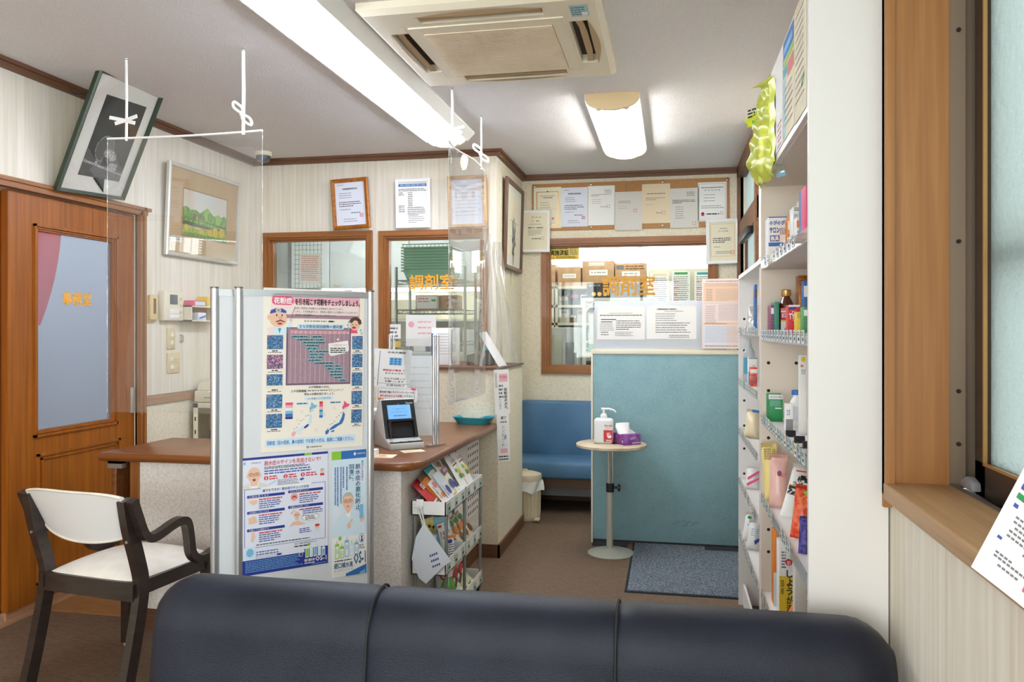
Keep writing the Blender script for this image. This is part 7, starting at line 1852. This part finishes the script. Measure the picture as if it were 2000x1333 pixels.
for r, z in enumerate((1.542, 1.382, 1.222, 1.062)):
    for c in range(3):
        x = MX[c]+.055; k = 0; avail = pal[:]; rng.shuffle(avail)
        while x < MX[c+1]-.07:
            w_ = rng.uniform(.045, .09); h_ = rng.uniform(.07, .125); m_ = avail[k % len(avail)]
            g = G(); g.box((x, 7.2, z), (x+w_, 7.4, z+h_), m_, .002)
            A = Art(g, sheetT((x+w_/2, 7.1995, z)), w_, h_, 100, 100*h_/w_); A.rect(10, 16, 90, 50, rng.choice(['paper', 'mid_blue', 'paper', 'seal', 'paper_cream']), 1); A.lines(16, 24, 84, 2, 12, 6, 'ink', 2)
            put('medicine_carton', g, None, '%s medicine carton in the %s of the %s column of the dispensary shelving' % (nm[m_], rows[r], cols[c]), 'box', 'medicine cartons in the dispensary shelving')
            x += w_+rng.uniform(.004, .02); k += 1
cardz = 1.714
for k, (a, b, h_, lab) in enumerate(((-1.30, -1.035, .20, 'leftmost brown cardboard box on the dispensary shelving'), (-1.01, -.80, .175, 'lowest brown cardboard box, second from the left on the dispensary shelving'), (-.785, -.50, .225, 'tallest pale cardboard box, third from the left on the dispensary shelving'), (-.49, -.215, .20, 'reddish printed cardboard box, rightmost on the dispensary shelving'))):
    g = G(); g.box((a, 7.2, cardz), (b, 7.5, cardz+h_), 'card', .003)
    A = Art(g, sheetT(((a+b)/2, 7.1995, cardz)), b-a, h_, 100, 100*h_/(b-a)); V = A.nv
    A.rect(22, V*.36, 80, V*.58, 'paper', 1); A.lines(28, V*.44, 74, 1, 1, V*.05, 'ink_pale', 2)
    if k == 3: A.rect(4, 6, 28, 20, 'ink_grey', 1); A.lines(34, 8, 94, 2, 8, 4, 'brown', 1); A.text('2', 8, V*.72, 16, V*.92, 'ink', 2); A.text('4', 78, V*.72, 86, V*.92, 'ink', 2)
    if k == 2: A.rect(20, 4, 70, 16, 'paper_grey', 1)
    put('cardboard_box', g, None, lab, 'box', 'cardboard boxes on the shelving')
# dark box with gold dots on a white frame stand
a, b = atY(1146, 582, 6.75), atY(1192, 553, 6.75)
g = G(); g.box((a.x, 6.75, a.z), (b.x+.3, 6.95, b.z), 'black_matt', .003); A = Art(g, sheetT(((a.x+b.x)/2, 6.7495, a.z)), b.x-a.x, b.z-a.z, 100, 64); A.text('QUICK', 8, 6, 60, 16, 'grey_light', 1)
for k in range(3): A.ell(30+24*k, 48, 9, 9, 'gold' if k < 2 else 'pale_yellow', 1)
put('dark_carton', g, None, 'black carton with three gold dots behind the yellow window letters', 'box')
ws = thing('white_stand', 'white framed work stand behind the back window', 'stand', (-.4, 6.7, 0))
zs = atY(1200, 582, 6.6).z
x0, x1 = atY(1137, 582, 6.6).x, atY(1282, 582, 6.6).x
g = G(); g.box((x0, 6.58, zs-.03), (x1, 7.0, zs), 'white', .003); put('top', g, ws)
for x in (x0, x1-.03):
    g = G(); g.box((x, 6.6, 0), (x+.03, 6.63, zs-.03), 'white'); put('leg', g, ws)
    g = G(); s = 1 if x == x0 else -1; xx = x+.015; g.bar([(xx, 6.61, zs-.12), (xx+s*.08, 6.61, zs-.03)], .012, .02, 'white'); put('brace', g, ws)
g = G(); g.box((x0, 6.58, 1.10), (x1, 7.0, 1.13), 'bag_cream'); put('shelf_board', g, ws)
g = G(); g.box((x0+.05, 6.66, 1.13), (x0+.2, 6.9, 1.23), 'basket_green', .004); g.box((x0+.05, 6.655, 1.20), (x0+.2, 6.66, 1.235), 'paper'); put('supply_box', g, None, 'green and white box on the lower board of the white stand', 'box')
g = G(); q = x0+.05; g.box((q, 6.66, 1.235), (q+.15, 6.9, 1.45), 'paper', .004); A = Art(g, sheetT((q+.075, 6.6595, 1.235)), .15, .215, 100, 143); A.rect(50, 40, 100, 62, 'violet', 1); A.rect(50, 72, 100, 90, 'violet', 1); A.text('2', 62, 98, 82, 126, 'ink_grey', 1); put('supply_box', g, None, 'white box with violet bands stacked on the white stand', 'box')
mcn = thing('packing_machine', 'grey-green medicine packing machine standing right behind the back window', 'machine', (-.8, 6.55, 0))
g = G(); q0, q1 = atY(1072, 700, 6.42), atY(1150, 640, 6.42); q1.x = x0-.012; g.box((q0.x-.05, 6.42, 0), (q1.x, 6.9, q1.z), 'grey_light', .01); put('housing', g, mcn)
g = G(); g.box((q0.x-.0, 6.412, .8), (q1.x-.13, 6.42, q1.z-.06), 'satin', .004); put('front_panel', g, mcn)
g = G(); g.box((q1.x-.1, 6.40, .6), (q1.x-.03, 6.42, q1.z-.12), 'teal_pale', .004); g.ms = ['grey']; put('side_column', g, mcn)
for k, (px0, px1, lab, c) in enumerate(((1270, 1307, 'white list poster, leftmost behind the back window', 'paper_warm'), (1312, 1348, 'list poster with a green heading behind the back window', 'green'), (1356, 1396, 'list poster with a teal heading, rightmost behind the back window', 'teal'))):
    Y_ = 7.2; p0, p1 = atY(px0, 640, Y_), atY(px1, 530 if k else 533, Y_)
    def d_l(A, c=c): A.rect(14, 4, 86, 14, c, 1); A.lines(10, 22, 92, 24, 9, 3.2, 'ink_grey', 1); A.lines(10, 40, 40, 5, 27, 6, 'seal', 2)
    poster('list_poster', lab, 'poster', sheetT(((p0.x+p1.x)/2, Y_, 1.30), 0), p1.x-p0.x, p1.z-1.30, 'paper', 100, 260, d_l)
g = G(); p0, p1 = atY(1262, 600, 7.25), atY(1405, 527, 7.25); g.box((p0.x+.02, 7.215, 0), (p1.x+.2, 7.5, p1.z+.01), 'cabinet_beige', .004); put('locker', g, None, 'beige locker carrying the list posters behind the back window', 'locker')
